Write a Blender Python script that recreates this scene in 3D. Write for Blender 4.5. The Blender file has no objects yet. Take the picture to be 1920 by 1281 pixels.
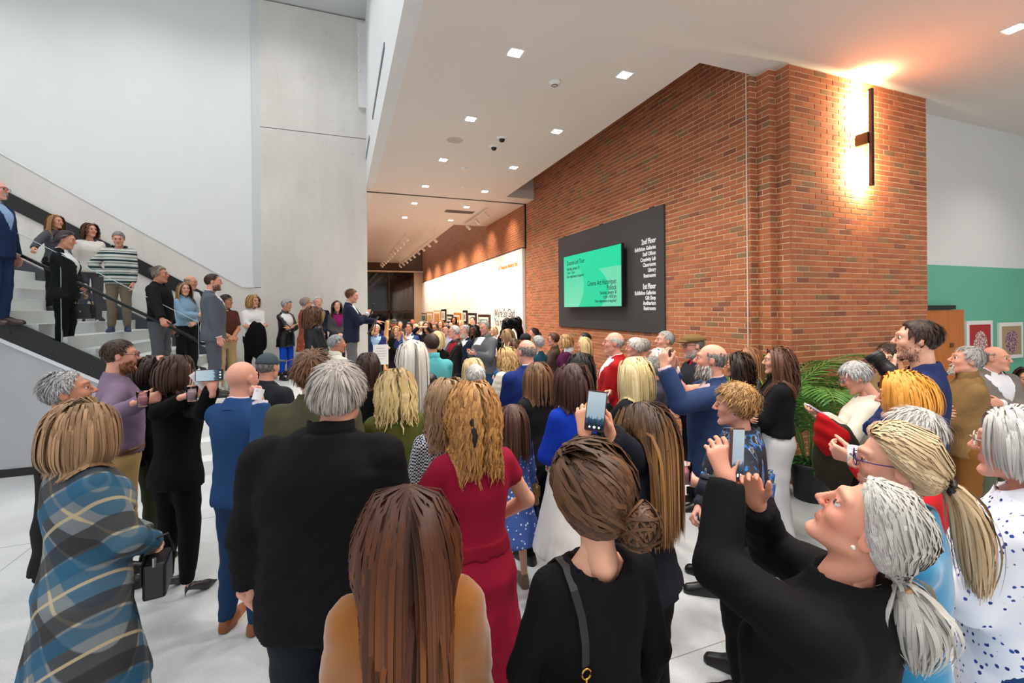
import bpy, math, random
import numpy as np
from mathutils import Matrix, Vector
random.seed(7); np.random.seed(7)
sc = bpy.context.scene
col = sc.collection
R_ = math.radians

# ------------------------------------------------------------------ camera
CAMH = 2.08; FPX = 853.0; PY = 581.0; YAW = R_(20.59); ROLL = R_(0.5)
cam_d = bpy.data.cameras.new('camera'); cam = bpy.data.objects.new('camera', cam_d); col.objects.link(cam)
cam_d.sensor_width = 36.0; cam_d.lens = FPX / 1920 * 36; cam_d.shift_y = -(640.5 - PY) / 1920
cam_d.clip_start = 0.05; cam_d.clip_end = 200
cam.matrix_world = (Matrix.Translation((0, 0, CAMH)) @ Matrix.Rotation(-YAW, 4, 'Z') @ Matrix.Rotation(R_(90), 4, 'X')
                    @ Matrix.Rotation(-ROLL, 4, 'Z'))
sc.camera = cam
# ------------------------------------------------------------------ world, exposure
w = bpy.data.worlds.new('world'); sc.world = w; w.use_nodes = True
w.node_tree.nodes['Background'].inputs[0].default_value = (0.97, 0.98, 1.0, 1)
w.node_tree.nodes['Background'].inputs[1].default_value = 0.72
vs = sc.view_settings; vs.view_transform = 'Standard'; vs.look = 'None'; vs.exposure = 0.25; vs.gamma = 1.0; vs.use_curve_mapping = False
POW_LOBBY = 170.0; POW_ATRIUM = 170.0; POW_GALLERY = 420.0

# ------------------------------------------------------------------ helpers
_s, _c = math.sin(YAW), math.cos(YAW); _cr, _sr = math.cos(ROLL), math.sin(ROLL)
def ray(px, py):
    a = (px - 960) / FPX; b = -(py - PY) / FPX
    r = a * _cr + b * _sr; u = -a * _sr + b * _cr
    return (_s + r * _c, _c - r * _s, u)
def at(px, py, d):
    v = ray(px, py); return Vector((v[0] * d, v[1] * d, CAMH + v[2] * d))
def atY(px, py, Y): return at(px, py, Y / ray(px, py)[1])
def atX(px, py, X): return at(px, py, X / ray(px, py)[0])

def lin(c):
    c = c / 255.0
    return c / 12.92 if c <= 0.04045 else ((c + 0.055) / 1.055) ** 2.4
def C(r, g, b): return (lin(r), lin(g), lin(b), 1.0)

class NT:
    """small node-tree writer"""
    def __init__(self, name):
        self.m = bpy.data.materials.new(name); self.m.use_nodes = True
        self.t = self.m.node_tree; self.b = self.t.nodes['Principled BSDF']
    def n(self, typ, **kw):
        nd = self.t.nodes.new(typ)
        for k, v in kw.items(): setattr(nd, k, v)
        return nd
    def l(self, a, b): self.t.links.new(a, b)
    def set(self, **kw):
        for k, v in kw.items(): self.b.inputs[k.replace('_', ' ')].default_value = v
        return self
    def coord(self, kind='Object', scale=None, rot=(0, 0, 0)):
        tc = self.n('ShaderNodeTexCoord')
        if scale is None: return tc.outputs[kind]
        mp = self.n('ShaderNodeMapping'); self.l(tc.outputs[kind], mp.inputs[0])
        mp.inputs['Scale'].default_value = scale if hasattr(scale, '__len__') else (scale,) * 3
        mp.inputs['Rotation'].default_value = rot
        return mp.outputs[0]
    def noise(self, vec, scale, detail=3, rough=.5):
        nd = self.n('ShaderNodeTexNoise'); nd.inputs['Scale'].default_value = scale; nd.inputs['Detail'].default_value = detail
        nd.inputs['Roughness'].default_value = rough
        if vec is not None: self.l(vec, nd.inputs['Vector'])
        return nd.outputs['Fac']
    def ramp(self, fac, stops, interp='LINEAR'):
        nd = self.n('ShaderNodeValToRGB'); cr = nd.color_ramp; cr.interpolation = interp
        while len(cr.elements) < len(stops): cr.elements.new(0.5)
        for e, (p, c) in zip(cr.elements, stops): e.position = p; e.color = c
        self.l(fac, nd.inputs[0]); return nd.outputs[0]
    def mix(self, fac, a, b, mode='MIX'):
        nd = self.n('ShaderNodeMix', data_type='RGBA', blend_type=mode)
        for sock, v in ((nd.inputs[0], fac), (nd.inputs[6], a), (nd.inputs[7], b)):
            if hasattr(v, 'links') or hasattr(v, 'is_output'): self.l(v, sock)
            else: sock.default_value = v
        return nd.outputs[2]
    def math(self, op, a, b=0.0):
        nd = self.n('ShaderNodeMath', operation=op)
        for sock, v in ((nd.inputs[0], a), (nd.inputs[1], b)):
            if hasattr(v, 'is_output'): self.l(v, sock)
            else: sock.default_value = v
        return nd.outputs[0]
    def bump(self, h, strength=.3, dist=.01):
        nd = self.n('ShaderNodeBump'); nd.inputs['Strength'].default_value = strength; nd.inputs['Distance'].default_value = dist
        self.l(h, nd.inputs['Height']); self.l(nd.outputs[0], self.b.inputs['Normal'])
    def color(self, sock): self.l(sock, self.b.inputs['Base Color'])

_mc = {}
def plain(name, c, rough=.6, metal=0.0, emit=None, estr=0.0, noise=0.0, nscale=8.0):
    k = (name, c, rough, metal, emit, estr)
    if k in _mc: return _mc[k]
    t = NT(name); t.set(Base_Color=c, Roughness=rough, Metallic=metal)
    if emit: t.set(Emission_Color=emit, Emission_Strength=estr)
    if noise:
        f = t.noise(t.coord('Object'), nscale, 4)
        t.color(t.ramp(f, [(.3, tuple(x * (1 - noise) for x in c[:3]) + (1,)), (.7, tuple(min(1, x * (1 + noise)) for x in c[:3]) + (1,))]))
    _mc[k] = t.m
    return t.m

class MB:
    """collects simple solids, links them as one mesh object"""
    def __init__(self): self.v = []; self.f = []
    def add(self, vs_, fs):
        o = len(self.v); self.v += [tuple(p) for p in vs_]; self.f += [tuple(i + o for i in f) for f in fs]; return self
    def box(self, x0, x1, y0, y1, z0, z1):
        return self.add([(x0, y0, z0), (x1, y0, z0), (x1, y1, z0), (x0, y1, z0), (x0, y0, z1), (x1, y0, z1), (x1, y1, z1), (x0, y1, z1)],
                        [(0, 3, 2, 1), (4, 5, 6, 7), (0, 1, 5, 4), (1, 2, 6, 5), (2, 3, 7, 6), (3, 0, 4, 7)])
    def prism(self, pts, axis, a, b):
        """extrude a 2D outline; axis y: pts are (x, z); axis x: (y, z); axis z: (x, y)"""
        n = len(pts)
        mk = {'y': lambda p, t: (p[0], t, p[1]), 'x': lambda p, t: (t, p[0], p[1]), 'z': lambda p, t: (p[0], p[1], t)}[axis]
        V = [mk(p, a) for p in pts] + [mk(p, b) for p in pts]
        F = [tuple(range(n)), tuple(reversed(range(n, 2 * n)))] + [(i, i + n, (i + 1) % n + n, (i + 1) % n) for i in range(n)]
        return self.add(V, F)
    def tube(self, pts, r, n=8, caps=True):
        pts = [Vector(p) for p in pts]; rs = r if hasattr(r, '__len__') else [r] * len(pts)
        V = []; 
        for i, p in enumerate(pts):
            t = (pts[min(i + 1, len(pts) - 1)] - pts[max(i - 1, 0)]).normalized()
            a = t.cross(Vector((0, 0, 1)) if abs(t.z) < .95 else Vector((1, 0, 0))).normalized(); b = t.cross(a)
            for k in range(n):
                an = 2 * math.pi * k / n; V.append(p + (a * math.cos(an) + b * math.sin(an)) * rs[i])
        F = []
        for i in range(len(pts) - 1):
            for k in range(n):
                F.append((i * n + k, i * n + (k + 1) % n, (i + 1) * n + (k + 1) % n, (i + 1) * n + k))
        if caps: F += [tuple(range(n)), tuple(reversed(range((len(pts) - 1) * n, len(pts) * n)))]
        return self.add(V, F)
    def lathe(self, prof, cx=0, cy=0, cz=0, n=24):
        """prof: list of (r, z)"""
        V = []; F = []
        for r, z in prof:
            for k in range(n):
                an = 2 * math.pi * k / n; V.append((cx + r * math.cos(an), cy + r * math.sin(an), cz + z))
        for i in range(len(prof) - 1):
            for k in range(n): F.append((i * n + k, i * n + (k + 1) % n, (i + 1) * n + (k + 1) % n, (i + 1) * n + k))
        return self.add(V, F)
    def build(self, name, mat, parent=None, smooth=False, mw=None, bevel=0):
        me = bpy.data.meshes.new(name); me.from_pydata(self.v, [], self.f); me.update()
        import bmesh
        bm = bmesh.new(); bm.from_mesh(me); bmesh.ops.recalc_face_normals(bm, faces=bm.faces)
        if bevel: bmesh.ops.bevel(bm, geom=bm.edges[:], offset=bevel, segments=2, affect='EDGES', profile=.5)
        bm.to_mesh(me); bm.free()
        if smooth: me.shade_smooth()
        if mat: me.materials.append(mat)
        o = bpy.data.objects.new(name, me); col.objects.link(o)
        if mw is not None: o.matrix_basis = mw
        if parent: o.parent = parent
        return o
def tag(o, label=None, cat=None, group=None, kind=None):
    if label: o['label'] = label
    if cat: o['category'] = cat
    if group: o['group'] = group
    if kind: o['kind'] = kind
    return o
def struct(o, label=None): o['kind'] = 'structure'; 
def empty(name, loc=(0, 0, 0), rz=0.0):
    o = bpy.data.objects.new(name, None); col.objects.link(o); o.location = loc; o.rotation_euler = (0, 0, rz); o.empty_display_size = .1; return o
def text(name, body, size, mw, mat, align='LEFT', parent=None, ext=.002, sx=1.0, bold=0.0):
    cu = bpy.data.curves.new(name, 'FONT'); cu.body = body; cu.size = size; cu.align_x = align; cu.extrude = ext; cu.resolution_u = 3
    cu.offset = bold
    tmp = bpy.data.objects.new(name + '_tmp', cu); col.objects.link(tmp)
    bpy.context.view_layer.update()
    me = bpy.data.meshes.new_from_object(tmp.evaluated_get(bpy.context.evaluated_depsgraph_get()))
    bpy.data.objects.remove(tmp); bpy.data.curves.remove(cu)
    me.name = name; me.materials.clear(); me.materials.append(mat)
    o = bpy.data.objects.new(name, me); col.objects.link(o); o.matrix_basis = mw @ Matrix.Diagonal((sx, 1, 1, 1))
    if parent: o.parent = parent
    return o
def lamp(name, kind, loc, power, color, size=.1, spot=None, target=None, parent=None, blend=.6):
    L = bpy.data.lights.new(name, kind); L.energy = power; L.color = color
    if kind == 'SPOT': L.spot_size = R_(spot or 120); L.spot_blend = blend; L.shadow_soft_size = size
    if kind == 'POINT': L.shadow_soft_size = size
    if kind == 'AREA': L.size = size
    o = bpy.data.objects.new(name, L); col.objects.link(o); o.location = loc
    if target is not None:
        o.rotation_euler = (Vector(target) - Vector(loc)).to_track_quat('-Z', 'Y').to_euler()
    if parent: o.parent = parent
    return o
WARM = (1.0, .86, .70); NEUT = (1.0, .945, .87); COOL = (.97, .985, 1.0); AMBER = (1.0, .72, .42)
# ================================================================== THE SETTING
ZC = 4.95; XW = 4.72; PYF = 3.85          # lobby ceiling, brick wall plane, pillar face
STX, STR, STG = -1.94, .177, .295          # foot of the stair, rise, going
ZP = 4 * STR                                # landing height

t = NT('terrazzo_floor'); vec = t.coord('Object')
f1 = t.noise(vec, 1.3, 5, .6); f2 = t.noise(vec, 160, 2); f3 = t.noise(vec, 70, 1)
base = t.ramp(f1, [(.3, C(186, 188, 190)), (.7, C(212, 214, 215))])
sp = t.ramp(f2, [(.30, (1, 1, 1, 1)), (.36, (0, 0, 0, 1))]); sp2 = t.ramp(f3, [(.68, (0, 0, 0, 1)), (.72, (1, 1, 1, 1))])
c_ = t.mix(t.math('MULTIPLY', sp, .55), base, C(130, 133, 136)); c_ = t.mix(t.math('MULTIPLY', sp2, .5), c_, C(240, 241, 242))
t.color(c_); t.set(Roughness=.30); t.b.inputs['Specular IOR Level'].default_value = .35
M_floor = t.m
t = NT('cast_concrete'); vec = t.coord('Object')
f1 = t.noise(vec, .7, 6, .6); f2 = t.noise(t.coord('Object', (1.2, 1.2, .25)), 2.5, 5, .65); f3 = t.noise(vec, 9, 4)
base = t.ramp(f1, [(.3, C(206, 201, 194)), (.7, C(226, 222, 215))]); c_ = t.mix(.35, base, t.ramp(f2, [(.3, C(200, 196, 190)), (.72, C(230, 227, 221))]))
c_ = t.mix(t.math('MULTIPLY', t.ramp(f3, [(.62, (0, 0, 0, 1)), (.75, (1, 1, 1, 1))]), .18), c_, C(150, 147, 142))
t.color(c_); t.set(Roughness=.75); t.bump(f3, .08, .004); M_conc = t.m
M_white = plain('white_paint', C(226, 228, 228), .7, noise=.012, nscale=2)
M_shade = plain('shade_grey_paint', C(206, 209, 211), .7)  # wall white darkened to paint in the shade beside the pier
M_ceil = plain('ceiling_paint', C(226, 219, 212), .8, noise=.008, nscale=1.5)
M_gall = plain('gallery_white_paint', C(238, 232, 228), .8, noise=.01)
M_black = plain('black_metal', C(17, 19, 20), .45)
M_dark = plain('dark_charcoal', C(40, 41, 43), .55)
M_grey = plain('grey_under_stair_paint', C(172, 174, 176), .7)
M_green = plain('mint_green_paint', C(104, 186, 158), .65, noise=.02)
M_tread = plain('white_stair_stone', C(222, 223, 221), .45, noise=.02, nscale=14)

fl = MB().box(-11, 14, -6, 30, -.2, 0).build('floor', M_floor); struct(fl)
jm = plain('floor_joint', C(140, 142, 144), .6)
for y in (2.2, 5.4): MB().box(-11, 14, y - .003, y + .003, -.002, .0008).build('floor_joint', jm, fl)
for x in (-2.6, .57): MB().box(x - .003, x + .003, -6, 7, -.002, .0008).build('floor_joint', jm, fl)

t = NT('oak_floor'); wv = t.noise(t.coord('Object', (3, .4, 1)), 3, 4); t.color(t.ramp(wv, [(.3, C(176, 120, 74)), (.7, C(206, 152, 100))])); t.set(Roughness=.35)
struct(MB().box(.8, 4.62, 11.5, 28, 0, .004).build('floor_gallery', t.m))

# lobby ceiling with the open slot beside the brick wall
cl = MB(); T = ZC + .22
cl.box(.74, 3.95, -6, 14.95, ZC, T).box(3.95, 14, -6, 4.2, ZC, T).box(3.95, XW + .3, 10.87, 14.95, ZC, T)
cl.box(-3.5, 3.56, 14.95, 28.3, ZC, T)
cl = cl.build('ceiling', M_ceil); struct(cl)
so = MB().box(3.95, 3.97, 4.2, 10.87, T, 6.6).box(3.95, XW + .3, 10.87, 10.97, T, 6.6).box(3.95, XW + .3, 4.0, 4.2, T, 6.6).box(3.9, XW + .35, 4.0, 10.97, 6.6, 6.7)
so.build('slot_lining', plain('slot_lining_paint', C(205, 198, 192), .8), cl)
MB().box(.57, XW - .02, 11.40, 11.46, ZC - .012, ZC + .002).build('partition_track', M_black, cl)
MB().box(XW - .04, XW - .012, 11.40, 11.46, 3.75, ZC).build('partition_jamb', M_black, cl)
# fascia between the lobby ceiling and the atrium, atrium ceiling
fa = MB().box(.57, .74, -6, 16, ZC, 8.8).build('wall_fascia', M_white); struct(fa)
for y0, y1 in ((-1.2, 1.2), (2.6, 5.0), (6.2, 8.6), (9.6, 11.8)):
    MB().box(.555, .572, y0, y1, 5.55, 5.63).build('air_slot', plain('slot_grey', C(120, 126, 132), .5), fa)
ac = MB().box(-11, .74, -6, 16, 8.75, 9.0).build('ceiling_atrium', plain('atrium_ceiling_paint', C(206, 210, 212), .8)); struct(ac)
wb = MB().box(-3.5, .6, 16, 16.2, 0, 8.8).build('wall_rear_atrium', M_white); struct(wb)

# concrete wall: tall pier with a joint, sloping parapet wall beside the stair
cw = MB().box(-1.58, .57, 10.9, 11.38, 0, 6.005).box(-1.58, .57, 10.9, 11.38, 6.02, 8.72).build('wall_concrete_pier', M_conc); struct(cw)
MB().box(-1.57, .56, 10.93, 11.37, 6.0, 6.03).build('joint_shadow_gap', M_dark, cw)
MB().box(-1.58, .57, 10.86, 10.9, ZP, ZP + .1).build('pier_skirting', M_black, cw)
b = MB().box(.40, .585, 10.80, 10.9, 6.69, 8.6); shelf = b.build('light_shelf', M_white, cw)
bm_ = plain('bulb', C(240, 236, 228), .3)
for i in range(6): MB().lathe([(0, -.03), (.02, -.02), (.03, 0), (.02, .02), (0, .03)], .43, 10.79, 7.3 + i * .2, 8).build('bulb', bm_, cw)
X0 = -10.5
sw = MB().prism([(X0, 0), (-1.58, 0), (-1.58, 2.59), (-1.93, 2.59), (X0, 2.59 + .628 * (-1.93 - X0))], 'y', 10.9, 11.3).build('wall_stair_concrete', M_conc); struct(sw)
MB().prism([(-1.70, 2.592), (-1.93, 2.592), (X0, 2.592 + .628 * (-1.93 - X0)), (X0, 2.63 + .628 * (-1.93 - X0)), (-1.93, 2.625), (-1.70, 2.625)], 'y', 10.885, 10.93).build('ledge_bead', M_white, sw)
ww = MB().box(X0, -1.60, 10.99, 11.3, 2.6, 8.75).build('wall_upper_white', M_white); struct(ww)
MB().box(-1.73, -1.58, 10.90, 10.992, 2.6, 8.74).build('wall_shade_strip', M_shade, ww)  # added strip, shade against the pier put in as a greyer colour

# brick work ------------------------------------------------------------
t = NT('brick_clay'); at_ = t.n('ShaderNodeVertexColor', layer_name='tone'); vec = t.coord('Object')
nf = t.noise(vec, 38, 4, .6)
c_ = t.ramp(at_.outputs[0], [(.0, C(140, 112, 80)), (.05, C(152, 116, 82)), (.08, C(164, 96, 62)), (.35, C(182, 108, 70)), (.7, C(196, 120, 78)), (.93, C(172, 100, 68)), (1.0, C(136, 84, 68))])
c_ = t.mix(t.math('MULTIPLY', nf, .35), c_, C(144, 78, 48)); t.color(c_); t.set(Roughness=.85); t.bump(nf, .35, .004)
M_brick = t.m
M_mortar = plain('mortar', C(232, 206, 170), .95, noise=.06, nscale=20)
BL, BH, JT = .2023, .0567, .011         # brick, joint
CH = BH + JT; CL = BL + JT
_bv = {}
def brick_mesh(L, axis, tone):
    key = (round(L, 3), axis, tone)
    if key in _bv: return _bv[key]
    dx, dy = (L / 2, .02) if axis == 'x' else (.02, L / 2)
    b = MB(); ch = .002
    # chamfered front: two rings
    def ring(o, inset):
        if axis == 'x': return [(-dx + inset, o, -BH / 2 + inset), (dx - inset, o, -BH / 2 + inset), (dx - inset, o, BH / 2 - inset), (-dx + inset, o, BH / 2 - inset)]
        return [(o, -dy + inset, -BH / 2 + inset), (o, dy - inset, -BH / 2 + inset), (o, dy - inset, BH / 2 - inset), (o, -dy + inset, BH / 2 - inset)]
    b.add(ring(-.0045, ch) + ring(-.0025, 0) + ring(.02, 0), [(0, 1, 2, 3)] + [(i, (i + 1) % 4, (i + 1) % 4 + 4, i + 4) for i in range(4)] + [(i + 4, (i + 1) % 4 + 4, (i + 1) % 4 + 8, i + 8) for i in range(4)])
    _bv[key] = (b.v, b.f); return _bv[key]
def np_mesh(name, V, F, mat, tone=None):
    me = bpy.data.meshes.new(name); me.from_pydata(V, [], F); me.materials.append(mat)
    if tone is not None:
        a = me.color_attributes.new('tone', 'FLOAT_COLOR', 'POINT')
        tv = np.repeat(np.asarray(tone, dtype=np.float32)[:, None], 4, 1); tv[:, 3] = 1; a.data.foreach_set('color', tv.ravel())
    return me
_bmesh = {}
def brick_field(parent, plane, fixed, u0, u1, z0, z1, near, limit=300, holes=(), axis=None, phase=0.0):
    """lays a running bond on a wall; the bricks that show largest are objects, the rest one mesh"""
    cells = []; row = 0; z = z0
    while z + BH <= z1 + .03:
        u = u0 - (CL / 2 if (row % 2) else 0) + phase
        while u < u1:
            a, e = max(u, u0), min(u + BL, u1)
            if e - a > .03:
                if not any(h[0] < (a + e) / 2 < h[1] and h[2] < z + BH / 2 < h[3] for h in holes): cells.append((a, e, z + BH / 2))
            u += CL
        z += CH; row += 1
    rs = random.Random(int(fixed * 1000)); items = []
    for a, e, zc in cells:
        u = (a + e) / 2; p = (u, fixed, zc) if plane == 'y' else (fixed, u, zc)
        d = (Vector(p) - Vector((near[0], near[1], near[2]))).length
        items.append((d if e - a > BL * .9 else d + 50, p, e - a, rs.random(), rs.uniform(-.0022, .0022)))
    items.sort(key=lambda q: q[0])
    ax = 'x' if plane == 'y' else 'y'
    V = []; F = []; tn = []
    for i, (d, p, L, tone, jit) in enumerate(items):
        tv = round(tone * 15) / 15
        P = (p[0], p[1] + jit, p[2]) if plane == 'y' else (p[0] + jit, p[1], p[2])
        if i < limit:
            L = round(L, 2) if L < BL * .99 else BL
            k = (L, ax, tv)
            if k not in _bmesh:
                v, f = brick_mesh(L, ax, tv); _bmesh[k] = np_mesh('brick', v, f, M_brick, [tv] * len(v))
            o = bpy.data.objects.new('brick', _bmesh[k]); col.objects.link(o); o.location = P; o.parent = parent
        else:
            v, f = brick_mesh(L, ax, 0); n0 = len(V)
            V += [(q[0] + P[0], q[1] + P[1], q[2] + P[2]) for q in v]; F += [tuple(j + n0 for j in q) for q in f]; tn += [tone] * len(v)
    if V:
        o = bpy.data.objects.new('brick_courses', np_mesh('brick_courses', V, F, M_brick, tn)); col.objects.link(o); o.parent = parent; o['kind'] = 'stuff'

PX0, PX1 = 4.94, 7.55
pl = MB().box(PX0 + .002, PX1 - .002, PYF + .002, 4.3, 0, ZC).build('wall_brick_pillar', M_mortar); struct(pl)
brick_field(pl, 'y', PYF, PX0, PX1, .004, ZC, (5.2, 3.85, 2.2))
wl = MB().box(XW + .002, XW + .3, 4.20, 28, 0, 6.6).build('wall_brick_long', M_mortar); struct(wl)
brick_field(wl, 'x', XW, 4.20, 11.46, .004, 6.55, (XW, 4.2, 2.4), holes=((5.85, 9.3, 1.78, 3.62),))
qn = MB().box(4.832, 5.0, 4.022, 4.25, 0, ZC).build('wall_brick_quoin', M_mortar); struct(qn)
brick_field(qn, 'x', 4.83, 4.02, 4.20, .004, ZC, (4.8, 4, 2.4), limit=75)
brick_field(qn, 'x', PX0, PYF - .01, 4.02, .004, ZC, (4.8, 4, 2.4), limit=75)
brick_field(qn, 'y', 4.20, XW, 4.83, .004, ZC, (4.8, 4, 2.4), limit=0)
brick_field(qn, 'y', 4.02, 4.83, 4.94, .004, ZC, (4.8, 4, 2.4), limit=0)
MB().box(XW - .016, XW - .006, 4.235, 4.247, 0, ZC + .3).build('sealant_joint', plain('sealant', C(226, 205, 190), .8), wl)
# far stretch of the same wall in the gallery: courses too small to pick apart
t = NT('brick_far'); br = t.n('ShaderNodeTexBrick'); mp = t.coord('Object', (1, 1, 1))
sx = t.n('ShaderNodeSeparateXYZ'); t.l(mp, sx.inputs[0]); cb = t.n('ShaderNodeCombineXYZ'); t.l(sx.outputs[1], cb.inputs[0]); t.l(sx.outputs[2], cb.inputs[1]); t.l(cb.outputs[0], br.inputs[0])
br.inputs['Scale'].default_value = 1; br.inputs['Brick Width'].default_value = CL; br.inputs['Row Height'].default_value = CH; br.inputs['Mortar Size'].default_value = .006
br.inputs[1].default_value = C(150, 84, 52); br.inputs[2].default_value = C(172, 100, 62); br.inputs[3].default_value = C(190, 150, 112)
t.color(br.outputs[0]); t.set(Roughness=.9)
MB().box(XW - .02, XW + .01, 11.47, 28, 3.7, 6.6).build('brick_band', t.m, wl)

# gallery beyond the opening
gw = MB().box(XW - .10, XW - .02, 11.47, 28, 0, 3.75).build('wall_gallery', M_gall); struct(gw)
MB().box(XW - .105, XW - .02, 11.46, 28, 3.75, 3.775).build('wall_cap_line', M_dark, gw)
ge = MB().box(-3.5, XW, 28, 28.2, 4.45, 7).build('wall_gallery_end', plain('brown_beam', C(92, 66, 50), .7)); struct(ge)
MB().box(-3.5, XW, 27.7, 28, 4.38, 4.46).build('beam_edge', plain('cream_trim', C(222, 196, 166), .6), ge)
MB().box(4.15, XW, 27.9, 28.2, 0, 4.45).build('end_pilaster', plain('cream_trim', C(222, 196, 166), .6), ge)
gl_d = NT('dark_window_glass'); gl_d.set(Base_Color=C(14, 17, 18), Roughness=.06); gl_d.b.inputs['Specular IOR Level'].default_value = .6
brn = plain('brown_window_frame', C(66, 44, 34), .5)
for i in range(5):
    x0 = -3.2 + i * 1.47
    wn = MB().box(x0, x0 + 1.47, 28.05, 28.1, 0, 4.45).build('window_%d' % (i + 1), gl_d.m); struct(wn)
    MB().box(x0 - .05, x0 + .05, 27.95, 28.06, 0, 4.45).build('window_frame', brn, wn)
    MB().box(x0, x0 + 1.47, 27.95, 28.06, 1.95, 2.08).build('window_rail', brn, wn)
for side, a, e in (('left', -3.7, -3.5),): struct(MB().box(a, e, 16.2, 28.2, 0, ZC).build('wall_gallery_' + side, M_gall))

# right-hand wall with mint green dado
YR = 4.17
rw = MB().box(PX1, 14, YR, YR + .2, 2.70, ZC).build('wall_right', M_white); struct(rw)
rg = MB().box(PX1, 14, YR - .004, YR + .2, 0, 2.70).build('wall_right_green', M_green); struct(rg)
t = NT('orange_wood_door'); wv = t.noise(t.coord('Object', (8, 8, .8)), 4, 4)
t.color(t.ramp(wv, [(.3, C(186, 104, 36)), (.7, C(208, 124, 50))])); t.set(Roughness=.4)
dr = MB().box(7.95, 9.0, YR - .05, YR - .005, 0, 2.02).build('door_1', t.m); struct(dr)
MB().box(7.6, 8.75, YR - .07, YR - .005, 2.03, 2.09).build('door_closer_track', M_black, dr)
MB().box(8.62, 8.72, YR - .056, YR - .05, 1.45, 1.52).build('room_plate', plain('brass', C(120, 84, 40), .4, .6), dr)
MB().box(8.85, 8.9, YR - .11, YR - .05, .95, 1.12).build('door_handle', plain('steel', C(180, 180, 180), .3, 1), dr)
# far side enclosure behind the camera side
struct(MB().box(14, 14.2, -6, YR, 0, ZC).build('wall_far_right', M_white))

# ------------------------------------------------------------------ stair and landing
st = empty('staircase', (0, 0, 0)); struct(st)
YN, YF_ = 7.70, 10.86
ns = 22
for k in range(1, ns + 1):
    x1 = STX - STG * (k - 1); z = ZP + STR * k
    MB().box(x1 - STG - .02, x1, YN + .06, YF_ - .1, z - STR - (.0 if k > 1 else 0), z).build('step', M_tread, st, bevel=.004)
def band(x_hi, lo, hi, y0, y1, name, mat, par):
    """strip along the stair slope, lo/hi measured from the nosing line"""
    g = STR / STG; zl = lambda x: ZP + STR + (STX - x) * g
    return MB().prism([(x_hi, zl(x_hi) + lo), (x_hi, zl(x_hi) + hi), (-8.5, zl(-8.5) + hi), (-8.5, zl(-8.5) + lo)], 'y', y0, y1).build(name, mat, par)
band(STX + .02, -.42, -.10, YN, YN + .06, 'stringer', M_black, st)
band(STX + .1, -.45, .10, YF_ - .1, YF_, 'stringer', plain('slate_grey_metal', C(58, 61, 66), .5), st)
band(-2.2, .92, 1.20, YF_ + .01, YF_ + .038, 'wall_rail_recess', M_black, st)
gslope = STR / STG
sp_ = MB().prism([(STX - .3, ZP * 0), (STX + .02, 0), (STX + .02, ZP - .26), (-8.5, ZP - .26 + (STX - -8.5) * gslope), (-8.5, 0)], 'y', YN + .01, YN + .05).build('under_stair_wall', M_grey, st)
MB().prism([(STX, ZP - .25), (-8.5, ZP - .25 + (STX + 8.5) * gslope), (-8.5, ZP - .20 + (STX + 8.5) * gslope), (STX, ZP - .20)], 'y', YN - .012, YN + .01).build('stringer_edge', plain('light_edge', C(214, 218, 222), .5), st)
MB().box(-8.5, STX, YN - .01, YN + .02, 0, .1).build('skirting', M_black, st)
for k in range(14):
    x = STX - .35 - k * .42; z = ZP + STR + (STX - x) * gslope - .26
    MB().lathe([(0, .012), (.014, .008), (.016, 0)], 0, 0, 0, 8).build('bolt', M_dark, st, mw=Matrix.Translation((x, YN - .001, z)) @ Matrix.Rotation(R_(90), 4, 'X'))
g = NT('guard_glass'); g.set(Base_Color=(.93, .97, .96, 1), Roughness=.02, Alpha=1.0)
g.b.inputs['Transmission Weight'].default_value = 1; g.b.inputs['IOR'].default_value = 1.08
M_glass = g.m
M_gedge = plain('glass_edge', C(176, 196, 196), .3)
xs = [STX + .02, -3.46, -4.98, -6.5]
for i in range(3):
    a, e = xs[i] - .006, xs[i + 1] + .006; zl = lambda x: ZP + STR + (STX - x) * gslope
    p = MB().prism([(a, zl(a) - .3), (a, zl(a) + 1.06), (e, zl(e) + 1.06), (e, zl(e) - .3)], 'y', YN + .022, YN + .034).build('glass_panel', M_glass, st)
    MB().prism([(a, zl(a) + 1.06), (e, zl(e) + 1.06), (e, zl(e) + 1.068), (a, zl(a) + 1.068)], 'y', YN + .022, YN + .034).build('glass_top_edge', M_gedge, p)
    MB().box(a - .002, a + .004, YN + .022, YN + .034, zl(a) - .3, zl(a) + 1.06).build('glass_side_edge', M_gedge, p)
zl = lambda x: ZP + STR + (STX - x) * gslope
rail = MB().tube([(STX + .25, YN + .12, zl(STX) + .72), (STX + .02, YN + .12, zl(STX) + .74), (STX - .1, YN + .12, zl(STX - .1) + .78), (-8, YN + .12, zl(-8) + .78)], .022, 10).build('handrail', M_black, st, smooth=True)
for x in (-2.2, -3.2, -4.2, -5.2): MB().tube([(x, YN + .03, zl(x) + .70), (x, YN + .12, zl(x) + .71), (x, YN + .12, zl(x) + .77)], .008, 6).build('rail_bracket', M_black, rail)
ld = empty('landing'); struct(ld)
LX1 = .57
MB().box(STX, LX1, YN, 10.9, 0, ZP).build('landing_slab', M_tread, ld)
for k in range(1, 4):
    z = ZP - STR * k
    MB().box(STX, LX1 + STG * k, YN - STG * k, YN - STG * (k - 1), 0, z).box(LX1 + STG * (k - 1), LX1 + STG * k, YN - STG * (k - 1), 10.9, 0, z).build('landing_step', M_tread, ld)

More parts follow.
